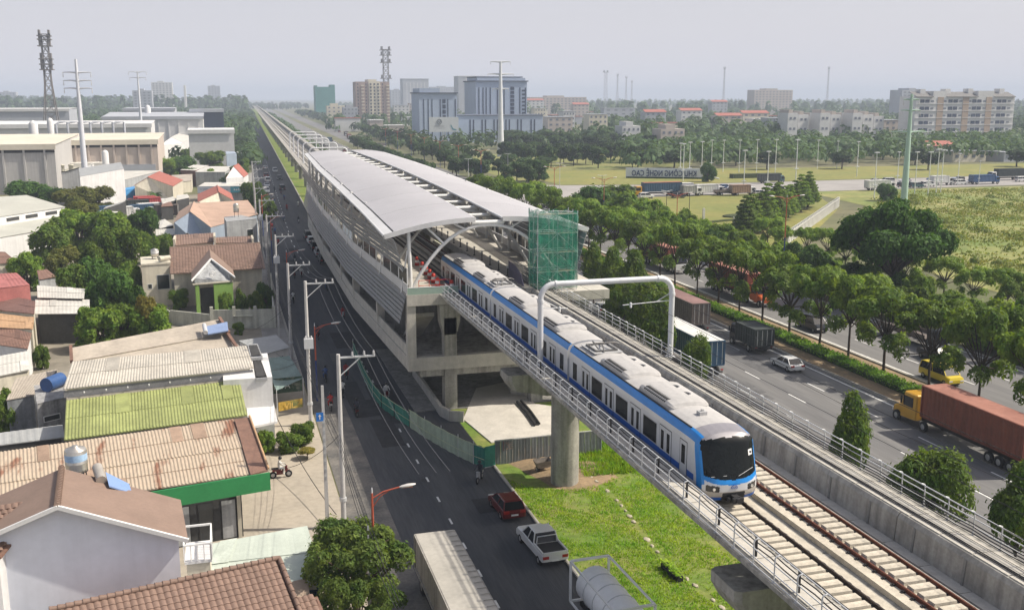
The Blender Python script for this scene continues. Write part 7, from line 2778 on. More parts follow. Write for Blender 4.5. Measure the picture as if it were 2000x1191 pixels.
# lamp standards, red above blue
def street_lamp(x, y, h, label, arms=(1,), group=None, la=2.2, split=.55):
    p = root('street_lamp', (x, y, 0), label, 'street lamp', group)
    MB().cyl((x, y, -.1), (x, y, h * split), .1, .085, 8).build('lower_shaft', B_POLE, p)
    MB().cyl((x, y, h * split), (x, y, h), .085, .06, 8).build('upper_shaft', R_POLE, p)
    MB().lathe([(.0, .35), (.03, .3), (.05, 0)], (x, y, h), 6).build('finial', PIPE, p)
    for s in arms:
        MB().tube([(x, y, h - .35), (x + s * la * .4, y, h + .0), (x + s * la, y, h + .18)], .045, 6).build('arm', R_POLE, p)
        MB().tube([(x, y, h - .9), (x + s * la * .3, y, h - .25), (x + s * la * .6, y, h + .02)], .03, 6).build('arm_brace', R_POLE, p)
        b = MB()
        rg = []
        for t, w_, hh in ((0, .05, .04), (.15, .12, .08), (.55, .17, .1), (.85, .13, .07), (1.0, .03, .03)):
            cx_ = x + s * (la + t * .95)
            cz_ = h + .18 + .1 * t
            rg.append([(cx_, y + w_ * math.cos(a), cz_ + hh * math.sin(a)) for a in [k * math.pi / 4 for k in range(8)]])
        b.loft(rg if s < 0 else [r[::-1] for r in rg], 0, True, True, True)
        b.build('lamp_head', M('lamp_head_grey', (.60, .58, .55), .4, .1, .05, 1), p)
        MB().box(min(x + s * (la + .2), x + s * (la + .75)), max(x + s * (la + .2), x + s * (la + .75)), y - .1, y + .1, h + .13, h + .17).build('lens', M('lamp_lens', (.5, .16, .08), .3), p)
    return p


yl = 55.4
street_lamp(colx(733, yl), yl, zat(colx(733, yl), yl, 962), 'single-arm street lamp with red top beside the lorry', (1,), None, 1.6)
yl = 99
street_lamp(colx(620, yl), yl, zat(colx(620, yl), yl, 637), 'single-arm red street lamp beside the tall white pole', (1,), None, 1.6)
for i, yl in enumerate((141, 183, 226)):
    street_lamp(8.3 + bend(yl), yl, 8.8, 'single-arm street lamp along the side street past the villa', (1,), 'lamps along the side street', 1.6)
# double lamps along the far carriageway
for i, (px, lab) in enumerate(((1528, 'double-arm street lamp with red top in front of the white fence'),)):
    y = coly(px, 85.2)
    street_lamp(85.2, y, zat(85.2, y, 385), lab, (-1, 1))
for i, y in enumerate((182, 222, 262, 352, 392, 432, 472, 512, 560, 610)):
    street_lamp(85.2 + bend(y), y, 11, 'double-arm street lamp along the far carriageway beyond the fence', (-1, 1), 'double lamps along the far carriageway')
for i, (px, y) in enumerate(((1093, 300), (992, 356), (915, 330), (1175, 250), (1300, 205), (1345, 215))):
    x = colx(px, y)
    p = root('slim_lamp', (x, y, 0), 'slim dark lamp post standing near the junction', 'street lamp', 'slim lamps near the junction')
    MB().cyl((x, y, -.1), (x, y, 9.5), .09, .05, 6).build('shaft', DARK if i > 2 else STEEL, p)
    MB().tube([(x - 1.3, y, 9.6), (x, y, 9.4), (x + 1.3, y, 9.6)], .05, 5).build('arm', STEEL, p)
# white floodlight masts round the gate lawn
mast = root('light_mast', (0, 0, 0), 'slim white light mast standing on the gate lawn', 'light mast', 'white light masts on the gate lawn', world=False)
MB().cyl((0, 0, -.2), (0, 0, 1), .012, .008, 6).build('shaft', M('mast_white', (.72, .74, .72), .5), mast)
MB().box(-.05, .05, -.03, .03, .985, 1.01).build('head', PIPE, mast)
MB().box(-.055, .055, -.03, .03, .28, .295).build('collar', PIPE, mast)
fm_ = True
for px, pt, pb in ((1328, 280, 346), (1334, 281, 354), (1346, 278, 349), (1370, 277, 344), (1389, 274, 336), (1412, 274, 336), (1443, 274, 337), (1452, 294, 378), (1477, 273, 337), (1498, 296, 378), (1514, 273, 338), (1554, 273, 352), (1596, 274, 330), (1634, 276, 330), (1673, 277, 345), (1707, 298, 387), (1752, 297, 362), (1786, 297, 380), (1812, 297, 382), (1828, 291, 378), (1837, 293, 376), (1870, 300, 362), (1911, 315, 362)):
    p = at(px, pb)
    h = zat(p.x, p.y, pt)
    o = mast if fm_ else clone(mast)
    fm_ = False
    o.location = (p.x, p.y, 0)
    o.scale = (h, h, h)

# high-voltage tube pylons
def pylon(x, y, h, r0, mat, arms, label, am=None):
    p = root('tubular_pylon', (x, y, 0), label, 'pylon')
    MB().cyl((x, y, -.5), (x, y, h), r0, r0 * .35, 14).build('mast', mat, p)
    for z, l in arms:
        for s in (-1, 1):
            MB().tube([(x, y, z - .1), (x + s * l * .5, y - s * .4, z + .12), (x + s * l, y - s * .8, z + .02)], r0 * .28, 5, 0, r0 * .12).build('arm', mat, p)
            MB().lathe([(.08, -1.4), (.14, -1.2), (.08, -1.0), (.14, -.8), (.08, -.6), (.06, 0)], (x + s * l * .97, y - s * .78, z), 6).build('insulator', INSUL, p)
    return p


PYL = M('pylon_white', (.62, .64, .68), .5, .1, .05, .3)
PYG = M('pylon_green', (.38, .52, .44), .5, .1, .05, .3)
y = 330.0
x = colx(170, y)
hh = zat(colx(150, y, 30), y, 116)
pylon(x, y, hh, 1.05, PYL, [(zat(x, y, 142), 4), (zat(x, y, 158), 4), (zat(x, y, 173), 4)], 'thick white tubular pylon standing behind the grey factory')
y = 560.0
x = colx(280, y)
pylon(x, y, zat(x, y, 140), 1.0, PYL, [(zat(x, y, 141), 4.5), (zat(x, y, 152), 4)], 'slimmer white pylon far behind the cream factory')
p = at(978, 306)
pylon(p.x, p.y, zat(p.x, p.y, 120), 1.75, PYL, [(zat(p.x, p.y, 121), 5), (zat(p.x, p.y, 145), 6.5), (zat(p.x, p.y, 174), 4)], 'white tubular pylon in front of the blue office tower')
p = at(1764, 410)
pylon(p.x, p.y, zat(p.x, p.y, 184), 1.0, PYG, [(zat(p.x, p.y, 195), 1.8), (zat(p.x, p.y, 216), 2.4), (zat(p.x, p.y, 258), 4.8)], 'pale green tubular pylon at the field edge')


def lattice(px, y, pt, w0, w1, label, plats=(), mat=None, th=.0045):
    x = colx(px, y)
    h = zat(x, y, pt)
    t = root('lattice_tower', (x, y, 0), label, 'tower')
    mat = mat or M('tower_steel', (.20, .185, .18), .7, .2, .1, 1)
    n = 12
    def w(z):
        k = z / h
        return w1 + (w0 - w1) * max(0, 1 - k / .62) ** 1.2
    for sx in (-1, 1):
        for sy in (-1, 1):
            b = MB()
            b.tube([(x + sx * w(h * k / n), y + sy * w(h * k / n), h * k / n) for k in range(n + 1)], h * th, 4)
            b.build('leg', mat, t)
    b = MB()
    for k in range(n):
        z0, z1 = h * k / n, h * (k + 1) / n
        for sx in (-1, 1):
            b.beam((x - w(z0), y + sx * w(z0), z0), (x + w(z1), y + sx * w(z1), z1), h * th * .85, h * th * .85)
            b.beam((x + w(z0), y + sx * w(z0), z0), (x - w(z1), y + sx * w(z1), z1), h * th * .85, h * th * .85)
            b.beam((x - w(z1), y + sx * w(z1), z1), (x + w(z1), y + sx * w(z1), z1), h * th * .85, h * th * .85)
    tag(b.build('bracing', mat, t), kind='stuff')
    for k in plats:
        z = h * k
        MB().box(x - w1 * 2.2, x + w1 * 2.2, y - w1 * 1.6, y + w1 * 1.6, z - h * .004, z + h * .004).build('platform', mat, t)
        for s in (-1, 1):
            MB().box(x + s * w1 * 1.5 - w1 * .3, x + s * w1 * 1.5 + w1 * .3, y - w1, y + w1, z, z + h * .05).build('antenna', mat, t)


lattice(106, 620, 67, 5.2, 1.6, 'tall dark lattice mast with antenna platforms on the left', (.70, .745, .79, .9, .955, .985))
lattice(756, 1250, 97, 4, 3.0, 'slim lattice mast rising behind the apartment tower', (.6, .82, .92, .99))
for i, (px, pt) in enumerate(((1182, 141), (1205, 147), (1222, 152), (1233, 160), (1412, 134), (1614, 134))):
    lattice(px, 2100 if i < 4 else 1900, pt, 5 - i * .5, 2.6 if i == 0 else 1.0, ('widest of the faint lattice masts on the skyline', 'second faint mast beside the widest skyline mast', 'thin skyline mast after the second', 'faintest skyline mast of the close group', 'lone faint mast above the right wood', 'lone slim mast with a dish on the right skyline')[i], (.99,), M('far_tower_steel', (.30, .29, .31), .8), .0024)

# construction site at the station end
SLAB = M('site_concrete', (.50, .475, .43), .9, 0, .1, .5, bump=.2, streak=0)
q = [at(t[0], t[1]) for t in ((905, 820), (960, 866), (1075, 850), (1110, 800), (1045, 790), (1000, 745), (930, 760))]
MB().slab([V((p.x, p.y, .12)) for p in q], .14).build('site_slab', SLAB, None, None, 'bare concrete slab of the unfinished station entrance', None, None, 'structure')
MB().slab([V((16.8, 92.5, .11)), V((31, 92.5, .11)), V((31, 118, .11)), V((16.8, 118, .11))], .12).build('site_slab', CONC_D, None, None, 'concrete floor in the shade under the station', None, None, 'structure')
cwv = root('curved_wall', tuple(at(850, 790)), 'low curved concrete wall of the unfinished station entrance', 'wall')
cp_ = [at(*t) for t in ((808, 735), (830, 765), (850, 795), (862, 812), (880, 822), (906, 824))]
for a_, c_ in zip(cp_, cp_[1:]):
    MB().beam(V((a_.x, a_.y, .5)), V((c_.x, c_.y, .5)), .3, 1.0).build('wall_segment', CONC_L, cwv)
fw = root('site_wall', tuple(at(1000, 750)), 'pale curved retaining wall under the viaduct at the station end', 'wall')
for (a_, c_) in ((((985, 735), (1000, 770))), (((1000, 770), (1030, 775)))):
    a3, c3 = at(*a_), at(*c_)
    MB().beam(V((a3.x, a3.y, .9)), V((c3.x, c3.y, .9)), .3, 1.8).build('wall_segment', CONC_L, fw)
for k, t in enumerate((((1010, 790), (1045, 835)), ((1018, 788), (1053, 833)))):
    a3, c3 = at(*t[0]), at(*t[1])
    MB().tube([a3 + V((0, 0, .3)), a3.lerp(c3, .5) + V((.1, 0, .3)), c3 + V((0, 0, .3))], .13, 8).build('site_pipe', DARK, None, None, ('left' if k == 0 else 'right') + ' one of two black pipes lying on the site slab', 'pipe')
# grey corrugated hoarding with red notice
HOARD = M('hoarding_grey', (.20, .22, .23), .6, .15, .12, .6, streak=.35, rand=.1)
ho = root('site_hoarding', tuple(at(1050, 900)), 'grey corrugated metal hoarding with a red notice beside the pier', 'hoarding')
a3, c3 = at(966, 908), at(1075, 893)
c3 = a3 + (c3 - a3) * 1.02
e3 = at(1175, 885)
n_ = 18
for k in range(n_):
    s_, e_ = a3.lerp(e3, k / n_), a3.lerp(e3, (k + .97) / n_)
    b = MB()
    dd = (e_ - s_)
    nn = V((dd.y, -dd.x, 0)).normalized()
    vs = []
    for i in range(9):
        p = s_.lerp(e_, i / 8) + nn * (.04 if i % 2 else 0)
        vs += [V((p.x, p.y, .03)), V((p.x, p.y, 2.05))]
    b.add(vs, [(2 * i, 2 * i + 2, 2 * i + 3, 2 * i + 1) for i in range(8)])
    b.build('panel', HOARD, ho)
MB().beam(a3 + V((0, 0, 2.08)), e3 + V((0, 0, 2.08)), .08, .08).build('top_rail', STEEL, ho)
NOT_ = M('red_notice', (.22, .03, .02), .6, 0, .1, 1)
s_, e_ = at(982, 905), at(1024, 899)
dd = (e_ - s_).normalized()
nn = V((dd.y, -dd.x, 0))
b = MB().slab([s_ + V((0, 0, 1.95)), e_ + V((0, 0, 1.95)), e_ + V((0, 0, 1.15)), s_ + V((0, 0, 1.15))], .04, 0, nn)
b.v = [tuple(V(v) + nn * .16) for v in b.v]
b.build('notice_board', NOT_, ho)
for k in range(4):
    marks(ho, (s_ + e_) / 2 + V((0, 0, 1.82 - k * .17)), dd, (1.6, 1.35, 1.1, 1.5)[k], .09, M('notice_letters', (.5, .3, .22), .6), (16, 9, 8, 14)[k], k, proud=.22)
# green mesh fence along the street
MESH1 = M('mesh_teal', (.03, .20, .16), .7, 0, .15, .8, streak=.2)
MESH2 = M('mesh_pale', (.36, .45, .36), .7, 0, .12, .8, streak=.3)
gf = root('mesh_fence', tuple(at(840, 850)), 'curving green mesh fence with pale panels along the street works', 'fence')
gp = [at(*t) for t in ((690, 690), (700, 715), (712, 745), (728, 775), (745, 797), (770, 815), (800, 835), (830, 855), (862, 874), (895, 892), (925, 906), (947, 914))]
for k, (s_, e_) in enumerate(zip(gp, gp[1:])):
    hgt = 1.5 if k < 6 else 1.75
    m_ = MESH2 if 6 <= k <= 9 else MESH1
    b = MB()
    dd = e_ - s_
    nn = V((dd.y, -dd.x, 0)).normalized()
    vs = []
    for i in range(7):
        p = s_.lerp(e_, i / 6) + nn * (.05 * math.sin(i * 2.1 + k))
        vs += [V((p.x, p.y, .05)), V((p.x, p.y, hgt + .04 * math.sin(i + k)))]
    b.add(vs, [(2 * i, 2 * i + 2, 2 * i + 3, 2 * i + 1) for i in range(6)])
    b.build('mesh_panel', m_, gf)
    MB().cyl((s_.x, s_.y, 0), (s_.x, s_.y, hgt + .25), .035, n=6).build('post', DARK if 3 < k < 7 else STEEL, gf)
    for z in (.75, hgt):
        MB().cyl(s_ + V((0, 0, z)) + nn * .08, e_ + V((0, 0, z)) + nn * .08, .022, n=5).build('rail', M('fence_rail', (.5, .55, .35), .6), gf)
MB().tube([gp[-1] + V((0, 0, .05)), at(966, 910) + V((0, 0, .05))], .03, 5).build('bottom_rail', STEEL, gf)
s_, e_ = gp[-1], at(967, 909)
MB().slab([s_ + V((0, 0, 1.8)), e_ + V((0, 0, 1.8)), e_ + V((0, 0, .05)), s_ + V((0, 0, .05))], .03, 0, (0, -1, 0)).build('mesh_panel', MESH1, gf)

# handcart beside the pier
hc = root('handcart', tuple(at(1060, 925)), 'old tilted handcart beside the concrete pier', 'cart')
p = at(1060, 922)
b = MB()
b.loft([[(p.x - .5, p.y - .4, .5), (p.x + .5, p.y - .4, .55), (p.x + .5, p.y + .4, .55), (p.x - .5, p.y + .4, .5)], [(p.x - .7, p.y - .5, 1.0), (p.x + .65, p.y - .5, 1.1), (p.x + .65, p.y + .5, 1.1), (p.x - .7, p.y + .5, 1.0)]], 0, False, True)
b.build('tray', M('cart_tin', (.28, .25, .22), .6, .2, .2, 2), hc)
for s in (-1, 1):
    MB().tube([(p.x - .6, p.y + s * .35, .3), (p.x, p.y + s * .35, .5), (p.x + 1.1, p.y + s * .3, .75)], .03, 5).build('handle', DARK, hc)
inst('wheel', W_CAR, hc, V((p.x - .4, p.y, .3)) - V(hc.location))
# rocks and kerb stones strewn in the grass line
st_ = random.Random(9)
srk = MB()
for k in range(1):
    pass
ROCK = M('pale_stone', (.40, .36, .28), .9, 0, .2, 2, bump=.4)
ln = root('stone_edging', (26.9, 52, .02), 'broken line of pale stones across the grass under the viaduct', 'edging')
for k in range(46):
    y = 72 - k * 1.0
    x = 26.9 + .35 * math.sin(y * .3)
    if st_.random() < .22: continue
    s0 = st_.uniform(.1, .22)
    b = MB()
    rg = [[(x + s0 * st_.uniform(.7, 1.2) * m1 * math.cos(a * 1.0472), y + 1.7 * s0 * st_.uniform(.7, 1.2) * m1 * math.sin(a * 1.0472), z) for a in range(6)] for z, m1 in ((.02, 1.1), (.09, 1.0), (.13, .5))]
    b.loft(rg, 0, False, False, True)
    b.build('stone', ROCK, ln)
# dark planter trough in the grass
p = at(1312, 1122)
pt_ = root('planter_trough', (p.x, p.y, .02), 'long dark planter with low plants lying in the grass', 'planter')
dv = (at(1290, 1098) - at(1335, 1140)).normalized()
MB().beam(p - dv * 1.1 + V((0, 0, .2)), p + dv * 1.1 + V((0, 0, .2)), .45, .34).build('trough', BLACK, pt_)
lv = random.Random(2)
b = MB()
for k in range(220):
    c = p + dv * lv.uniform(-1.1, 1.1) + V((lv.uniform(-.25, .25), lv.uniform(-.2, .2), .38 + lv.uniform(0, .25)))
    a = lv.uniform(0, 6.28)
    e = V((math.cos(a), math.sin(a), lv.uniform(-.2, .6))) * lv.uniform(.08, .16)
    f = V((-math.sin(a), math.cos(a), 0)) * .05
    b.add([c - e, c + f, c + e, c - f], [(0, 1, 2, 3)])
b.build('plants', GR1, pt_)
# weeds near the pier
def weedbank(r):
    x, y = r.uniform(26.6, 31.5), r.uniform(72, 80)
    return x, y
tufts('weeds', 1500, weedbank, .15, .55, GR1, 'tall weeds growing behind the concrete pier', 4, 12, .05)
# ---------------------------------------------------------------- fence, lettered wall, field growth
FENCE = M('white_fence', (.74, .73, .69), .8, 0, .1, .6, streak=.2)
wf = root('white_fence', (138, 216, 0), 'white baluster fence running between tiered trees and field', 'fence')
a_, c_ = V((111, 184, 0)), V((163, 245, 0))
n_ = 40
pk = MB()
for i in range(5):
    pk.box(-.06, .06, .2 + i * .36, .2 + i * .36 + .2, .35, 2.15)
pk.box(-.07, .07, 0, 2.0, .1, .35)
pk.box(-.12, .12, 0, 2.0, 2.15, 2.4)
PK = pk.mesh('fence_panel', FENCE)
PT = MB().box(-.2, .2, -.2, .2, 0, 2.6).box(-.26, .26, -.26, .26, 2.6, 2.8).mesh('fence_post', FENCE)
ang = math.atan2(-(c_ - a_).x, (c_ - a_).y)
for k in range(n_):
    p = a_.lerp(c_, k / n_)
    inst('fence_panel', PK, wf, p - V(wf.location), (0, 0, ang))
    inst('fence_post', PT, wf, p - V(wf.location), (0, 0, ang))
sw_ = root('lettered_wall', tuple(at(1298, 352)), 'long white wall with large blue letters seen from behind', 'wall')
a_, c_ = at(1222, 348), at(1372, 350)
dd = (c_ - a_)
L_ = dd.length
dd.normalize()
MB().beam(a_ + V((0, 0, 1.9)), c_ + V((0, 0, 1.9)), .5, 3.8).build('wall_panel', M('sign_wall_white', (.62, .65, .69), .7, 0, .05, .4), sw_)
MB().beam(a_ + V((0, -.35, .3)), c_ + V((0, -.35, .3)), .5, .6).build('plinth', M('hedge_core', (.03, .06, .012)), sw_)
MB().tube([c_ + V((0, 0, 3.8)), c_ + dd * 2 + V((0, 0, 3.0)), c_ + dd * 4.5 + V((0, 0, .6)), c_ + dd * 6 + V((0, 0, .2))], .25, 6).build('end_scroll', MATS['sign_wall_white'], sw_)
words_ = 'KHU CÔNG NGHỆ CAO'
nrm_ = V((dd.y, -dd.x, 0))
lt_o = letters(words_, 3.1, .12, M('sign_blue_letters', (.02, .05, .16), .5), 'lettering', sw_, a_.lerp(c_, .5) + nrm_ * .45 + V((0, 0, .95)) - V(sw_.location), (math.pi / 2, 0, math.atan2(dd.y, dd.x)), True, .03)
_w = max(v.co.x for v in lt_o.data.vertices) - min(v.co.x for v in lt_o.data.vertices)
lt_o.scale = (-.84 * L_ / _w, .95, 1)
# lawn shapes: clipped dark hedges
HG = M('clipped_hedge', (.045, .06, .018), .95, 0, .3, 1.5, bump=.8)
def oval(cx, cy, rx, ry, h, label):
    b = MB()
    rg = []
    for z, k in ((0, 1.0), (h * .7, 1.0), (h, .92), (h, 0.01)):
        rg.append([(cx + rx * k * math.cos(j * math.pi / 16), cy + ry * k * math.sin(j * math.pi / 16), z + .04) for j in range(32)])
    b.loft(rg, 0, True)
    b.build('clipped_hedge', HG, None, None, label, 'hedge')
p = at(1452, 423); oval(p.x, p.y, 5.5, 3.6, .35, 'large oval clipped bed on the dry lawn')
p = at(1478, 408); oval(p.x, p.y, 2.0, 1.2, .4, 'small oval clipped bed behind the large one')
for k, (pts, lab) in enumerate((([(1440, 406), (1470, 403), (1510, 406)], 'thin curved hedge arc behind the oval beds'), ([(1445, 415), (1480, 412), (1520, 412)], 'thin hedge arc between the oval beds'), ([(1385, 436), (1420, 432), (1470, 430)], 'thin hedge arc in front of the large oval bed'))):
    q_ = [at(*t) for t in pts]
    MB().tube([p + V((0, 0, .2)) for p in q_], .35, 6).build('hedge_arc', HG, None, None, lab, 'hedge')
for k, (px, pt, pb) in enumerate(((1374, 407, 428), (1349, 424, 440), (1434, 423, 437))):
    p = at(px, pb)
    z = zat(p.x, p.y, pt)
    MB().box(p.x - .25, p.x + .25, p.y - .25, p.y + .25, 0, z).build('marker_post', FENCE, None, None, ('tall white marker post on the dry lawn', 'short white marker post at the lawn hedge', 'stout white marker post by the oval bed')[k], 'post')
p = at(1515, 350)
MB().box(p.x - 14, p.x + 6, p.y + 6, p.y + 9, 0, 1.6).build('clipped_hedge', HG, None, None, 'long box hedge on the gate lawn', 'hedge')


_fr = random.Random(8)
FC = [(_fr.uniform(118, 300), _fr.uniform(108, 280)) for _ in range(120)]


def fieldpts(r):
    x, y = r.uniform(118, 300), 108 + 172 * r.random()
    if (x - 112) < (y - 182) * .85 + 8 and y > 180: return None
    c = FC[int(r.random() * 120)]
    if r.random() < .7:
        x, y = c[0] + r.gauss(0, 4.5), c[1] + r.gauss(0, 4.5)
    if not (118 < x < 300 and 108 < y < 280) or ((x - 112) < (y - 182) * .85 + 8 and y > 180): return None
    return x, y
tufts('field_growth', 30000, fieldpts, .12, .5, GR2, 'wild grass and weeds covering the field', 4, 21, .12)


def bushpts(r):
    return r.uniform(115, 290), 112 + 165 * r.random()
r = random.Random(31)
vs, fs = [], []
for _ in range(520):
    x, y = bushpts(r)
    if (x - 112) < (y - 182) * .85 + 8 and y > 180: continue
    w_, h_ = r.uniform(1.0, 3.2), r.uniform(.5, 1.5)
    for j in range(60):
        d = V((r.gauss(0, 1), r.gauss(0, 1), abs(r.gauss(0, 1)))).normalized()
        p = V((x + d.x * w_, y + d.y * w_, d.z * h_ + .1))
        t = d.cross(V((r.uniform(-1, 1), r.uniform(-1, 1), .2))).normalized()
        u = d.cross(t)
        s = r.uniform(.15, .38)
        o = len(vs)
        vs += [p - t * s, p + u * s * .6, p + t * s, p - u * s * .6]
        fs.append((o, o + 1, o + 2, o + 3))
b = MB()
b.add(vs, fs)
b.build('field_scrub', leaf_mat('leaf_scrub', (.085, .15, .02), (.19, .21, .05)), None, (0, 0, 0), 'low scrub scattered through the wild field', 'scrub', None, 'stuff')

# ---------------------------------------------------------------- far buildings
FB_W = M('far_white', (.60, .60, .60), .85, 0, .06, .1)
FB_B = M('office_blue', (.36, .43, .55), .6, 0, .05, .08)
FB_BD = M('office_dark', (.035, .05, .09), .3, 0, .1, .2)
FB_BR = M('apartment_brown', (.33, .24, .21), .85, 0, .06, .1)
FB_CR = M('apartment_cream', (.62, .57, .46), .85, 0, .06, .1)
FB_TEAL = M('teal_glass', (.06, .22, .28), .3, 0, .1, .1)
FB_GN = M('green_net_far', (.05, .22, .20), .8, 0, .1, .1)
FB_GR = M('far_grey', (.38, .40, .44), .8, 0, .06, .1)
FB_PK = M('far_pinkish', (.48, .42, .38), .85, 0, .06, .1)
FB_TAN = M('far_tan_brick', (.40, .31, .24), .85, 0, .06, .1)


class Bld:
    """far building: front plane at y, from photo columns px0..px1, photo rows for the top; windows laid on the front in metres"""
    def __init__(s, name, label, px0, px1, y, ptop, depth, mat, cat='building', x0=None):
        s.y = y
        s.x0, s.x1 = colx(px0, y), colx(px1, y)
        s.h = zat((s.x0 + s.x1) / 2, y, ptop)
        s.r = root(name, ((s.x0 + s.x1) / 2, y + depth / 2, 0), label, cat)
        s.d = depth
        MB().box(s.x0, s.x1, y, y + depth, -.5, s.h).build('block', mat, s.r)

    def px(s, p):
        return colx(p, s.y)

    def win(s, xs, zs, w, h, mat=GLASS, name='window', proud=.15):
        me = MB().box(-w / 2, w / 2, -proud, .05, -h / 2, h / 2).mesh(name, mat)
        o = V(s.r.location)
        for x in xs:
            for z in zs:
                inst(name, me, s.r, V((x, s.y, z)) - o)

    def side(s, ys, zs, w, h, mat=GLASS, name='window', right=False):
        me = MB().box(-.15, .15, -w / 2, w / 2, -h / 2, h / 2).mesh(name, mat)
        o = V(s.r.location)
        for yy in ys:
            for z in zs:
                inst(name, me, s.r, V((s.x1 if right else s.x0, yy, z)) - o)

    def roofbox(s, a, c, dz, mat, d0=0.0, name='roof_block'):
        MB().box(s.x0 + (s.x1 - s.x0) * a, s.x0 + (s.x1 - s.x0) * c, s.y + d0 * s.d + .3, s.y + s.d * .9, s.h, s.h + dz).build(name, mat, s.r)

    def slab(s, over, dz, mat, name='roof_slab'):
        MB().box(s.x0 - over, s.x1 + over, s.y - over, s.y + s.d + over, s.h, s.h + dz).build(name, mat, s.r)


def lin(a, c, n):
    return [a + (c - a) * (k + .5) / n for k in range(n)]


# blue twin office block
b1 = Bld('office_tower', 'lower pale blue office block with dark vertical slits behind the billboard', 820, 893, 640, 183, 26, FB_B)
b1.slab(.8, .7, M('slab_dark', (.12, .14, .19), .8))
b1.roofbox(.02, .55, 3.2, FB_B)
W1 = b1.x1 - b1.x0
b1.win([b1.x0 + W1 * t for t in (.12, .24, .34, .56, .76, .96)], [b1.h * .52], W1 * .022, b1.h * .74, FB_BD, 'window_slit')
b1.win([b1.x0 + W1 * .66], lin(b1.h * .28, b1.h * .9, 6), W1 * .085, b1.h * .075, FB_BD)
b2 = Bld('office_tower', 'tall pale blue office tower with a flat crown behind the white pylon', 930, 1029, 700, 160, 34, FB_B)
b2.slab(.8, .8, M('slab_dark', (.12, .14, .19), .8))
b2.roofbox(.03, .97, 2.6, FB_B)
W2 = b2.x1 - b2.x0
MB().box(b2.x0 + W2 * .02, b2.x0 + W2 * .93, b2.y + 2, b2.y + 30, b2.h + 2.8, b2.h + 3.6).build('crown_slab', MATS['slab_dark'], b2.r)
b2.win([b2.x0 + W2 * t for t in (.06, .14, .2, .28, .42, .55, .86, .97)], [b2.h * .56], W2 * .02, b2.h * .68, FB_BD, 'window_slit')
b2.win([b2.x0 + W2 * .71], lin(b2.h * .3, b2.h * .92, 9), W2 * .075, b2.h * .055, FB_BD)
b2.win([b2.x0 + W2 * .93], lin(b2.h * .3, b2.h * .88, 9), W2 * .06, b2.h * .03, FB_BD)
b3 = Bld('office_podium', 'long low blue-white podium in front of the office tower', 895, 1060, 660, 226, 24, FB_B)
b3.slab(.5, .5, MATS['slab_dark'])
W3 = b3.x1 - b3.x0
b3.win([b3.x0 + W3 * t for t in (.14, .18, .28, .32, .42, .46, .56, .6, .7, .74, .86, .9)], [b3.h * .5], W3 * .014, b3.h * .7, FB_BD, 'window_slit')
# billboard
bx = Bld('billboard', 'large pale billboard with an emblem and a teal picture on two legs', 839, 896, 600, 229, .6, M('billboard_pale', (.50, .53, .55), .7, 0, .04, .1), 'billboard')
zb = zat((bx.x0 + bx.x1) / 2, 600, 258)
for ch in list(bx.r.children):
    bpy.data.objects.remove(ch)
bx.r['label'] = 'large pale billboard with an emblem and a teal picture on two legs'
MB().box(bx.x0, bx.x1, 600, 600.6, zb, bx.h).build('panel', MATS['billboard_pale'], bx.r)
WB_ = bx.x1 - bx.x0
for t in (.47, .55):
    MB().cyl((bx.x0 + WB_ * t, 600.8, 0), (bx.x0 + WB_ * t, 600.8, zb), .35, n=8).build('leg', FB_W, bx.r)
cxx = bx.x0 + WB_ * .35
b = MB()
b.tube([(cxx + 1.4 * math.cos(k * .3927), 599.9, bx.h - 2.6 + 1.4 * math.sin(k * .3927)) for k in range(17)], .22, 5)
b.tube([(cxx - .7, 599.9, bx.h - 2.2), (cxx, 599.9, bx.h - 3.4), (cxx + .7, 599.9, bx.h - 2.2)], .2, 5)
b.build('emblem', M('emblem_grey', (.2, .22, .24), .8), bx.r)
marks(bx.r, V((cxx, 599.95, bx.h - 5.3)), V((1, 0, 0)), 6.5, .7, MATS['emblem_grey'], 16, 9, proud=.02)
marks(bx.r, V((cxx, 599.95, bx.h - 6.4)), V((1, 0, 0)), 6.5, .35, MATS['emblem_grey'], 22, 10, proud=.02)
b = MB()
x_ = bx.x0 + WB_ * .72
b.add([(x_, 599.9, bx.h - 4.6), (x_ + .5, 599.9, bx.h - 4.4), (x_ + 1.6, 599.9, bx.h - 6.6), (x_ + 3.8, 599.9, bx.h - 7.3), (x_ + 3.6, 599.9, bx.h - 7.9), (x_ + 1.2, 599.9, bx.h - 7.4)], [tuple(range(6))])
b.build('teal_picture', FB_TEAL, bx.r)

ap = Bld('apartment_tower', 'brown and cream apartment tower with stacked balconies', 697, 762, 1150, 160, 26, FB_BR)
WA = ap.x1 - ap.x0
ap.roofbox(.36, .62, 2.5, FB_CR)
zs = lin(6, ap.h - 1, 11)
for t0, t1, m_ in ((.38, .72, FB_CR),):
    MB().box(ap.x0 + WA * t0, ap.x0 + WA * t1, ap.y - .6, ap.y, -.5, ap.h + .5).build('cream_bay', m_, ap.r)
ap.y -= .62
ap.win([ap.x0 + WA * t for t in (.44, .55, .66)], zs, WA * .05, 2.0, GLASS)
ap.win([ap.x0 + WA * t for t in (.46, .69)], [z - 1.6 for z in zs], WA * .1, .9, FB_CR, 'balcony', .8)
ap.y += .62
ap.win([ap.x0 + WA * t for t in (.2, .95)], [z - 1.4 for z in zs], WA * .09, 1.0, FB_CR, 'balcony', 1.2)
ap.win([ap.x0 + WA * t for t in (.06, .3, .8)], zs, WA * .03, 1.8, GLASS)
gn_ = Bld('netted_building', 'boxy building wrapped in teal green net', 618, 656, 1500, 170, 30, FB_GN)
gn_.roofbox(.0, .1, 2, FB_GN); gn_.roofbox(.78, 1.0, 3, FB_GN)
g2 = Bld('grey_block', 'hazy grey slab block between the towers', 788, 838, 1900, 155, 30, FB_GR)
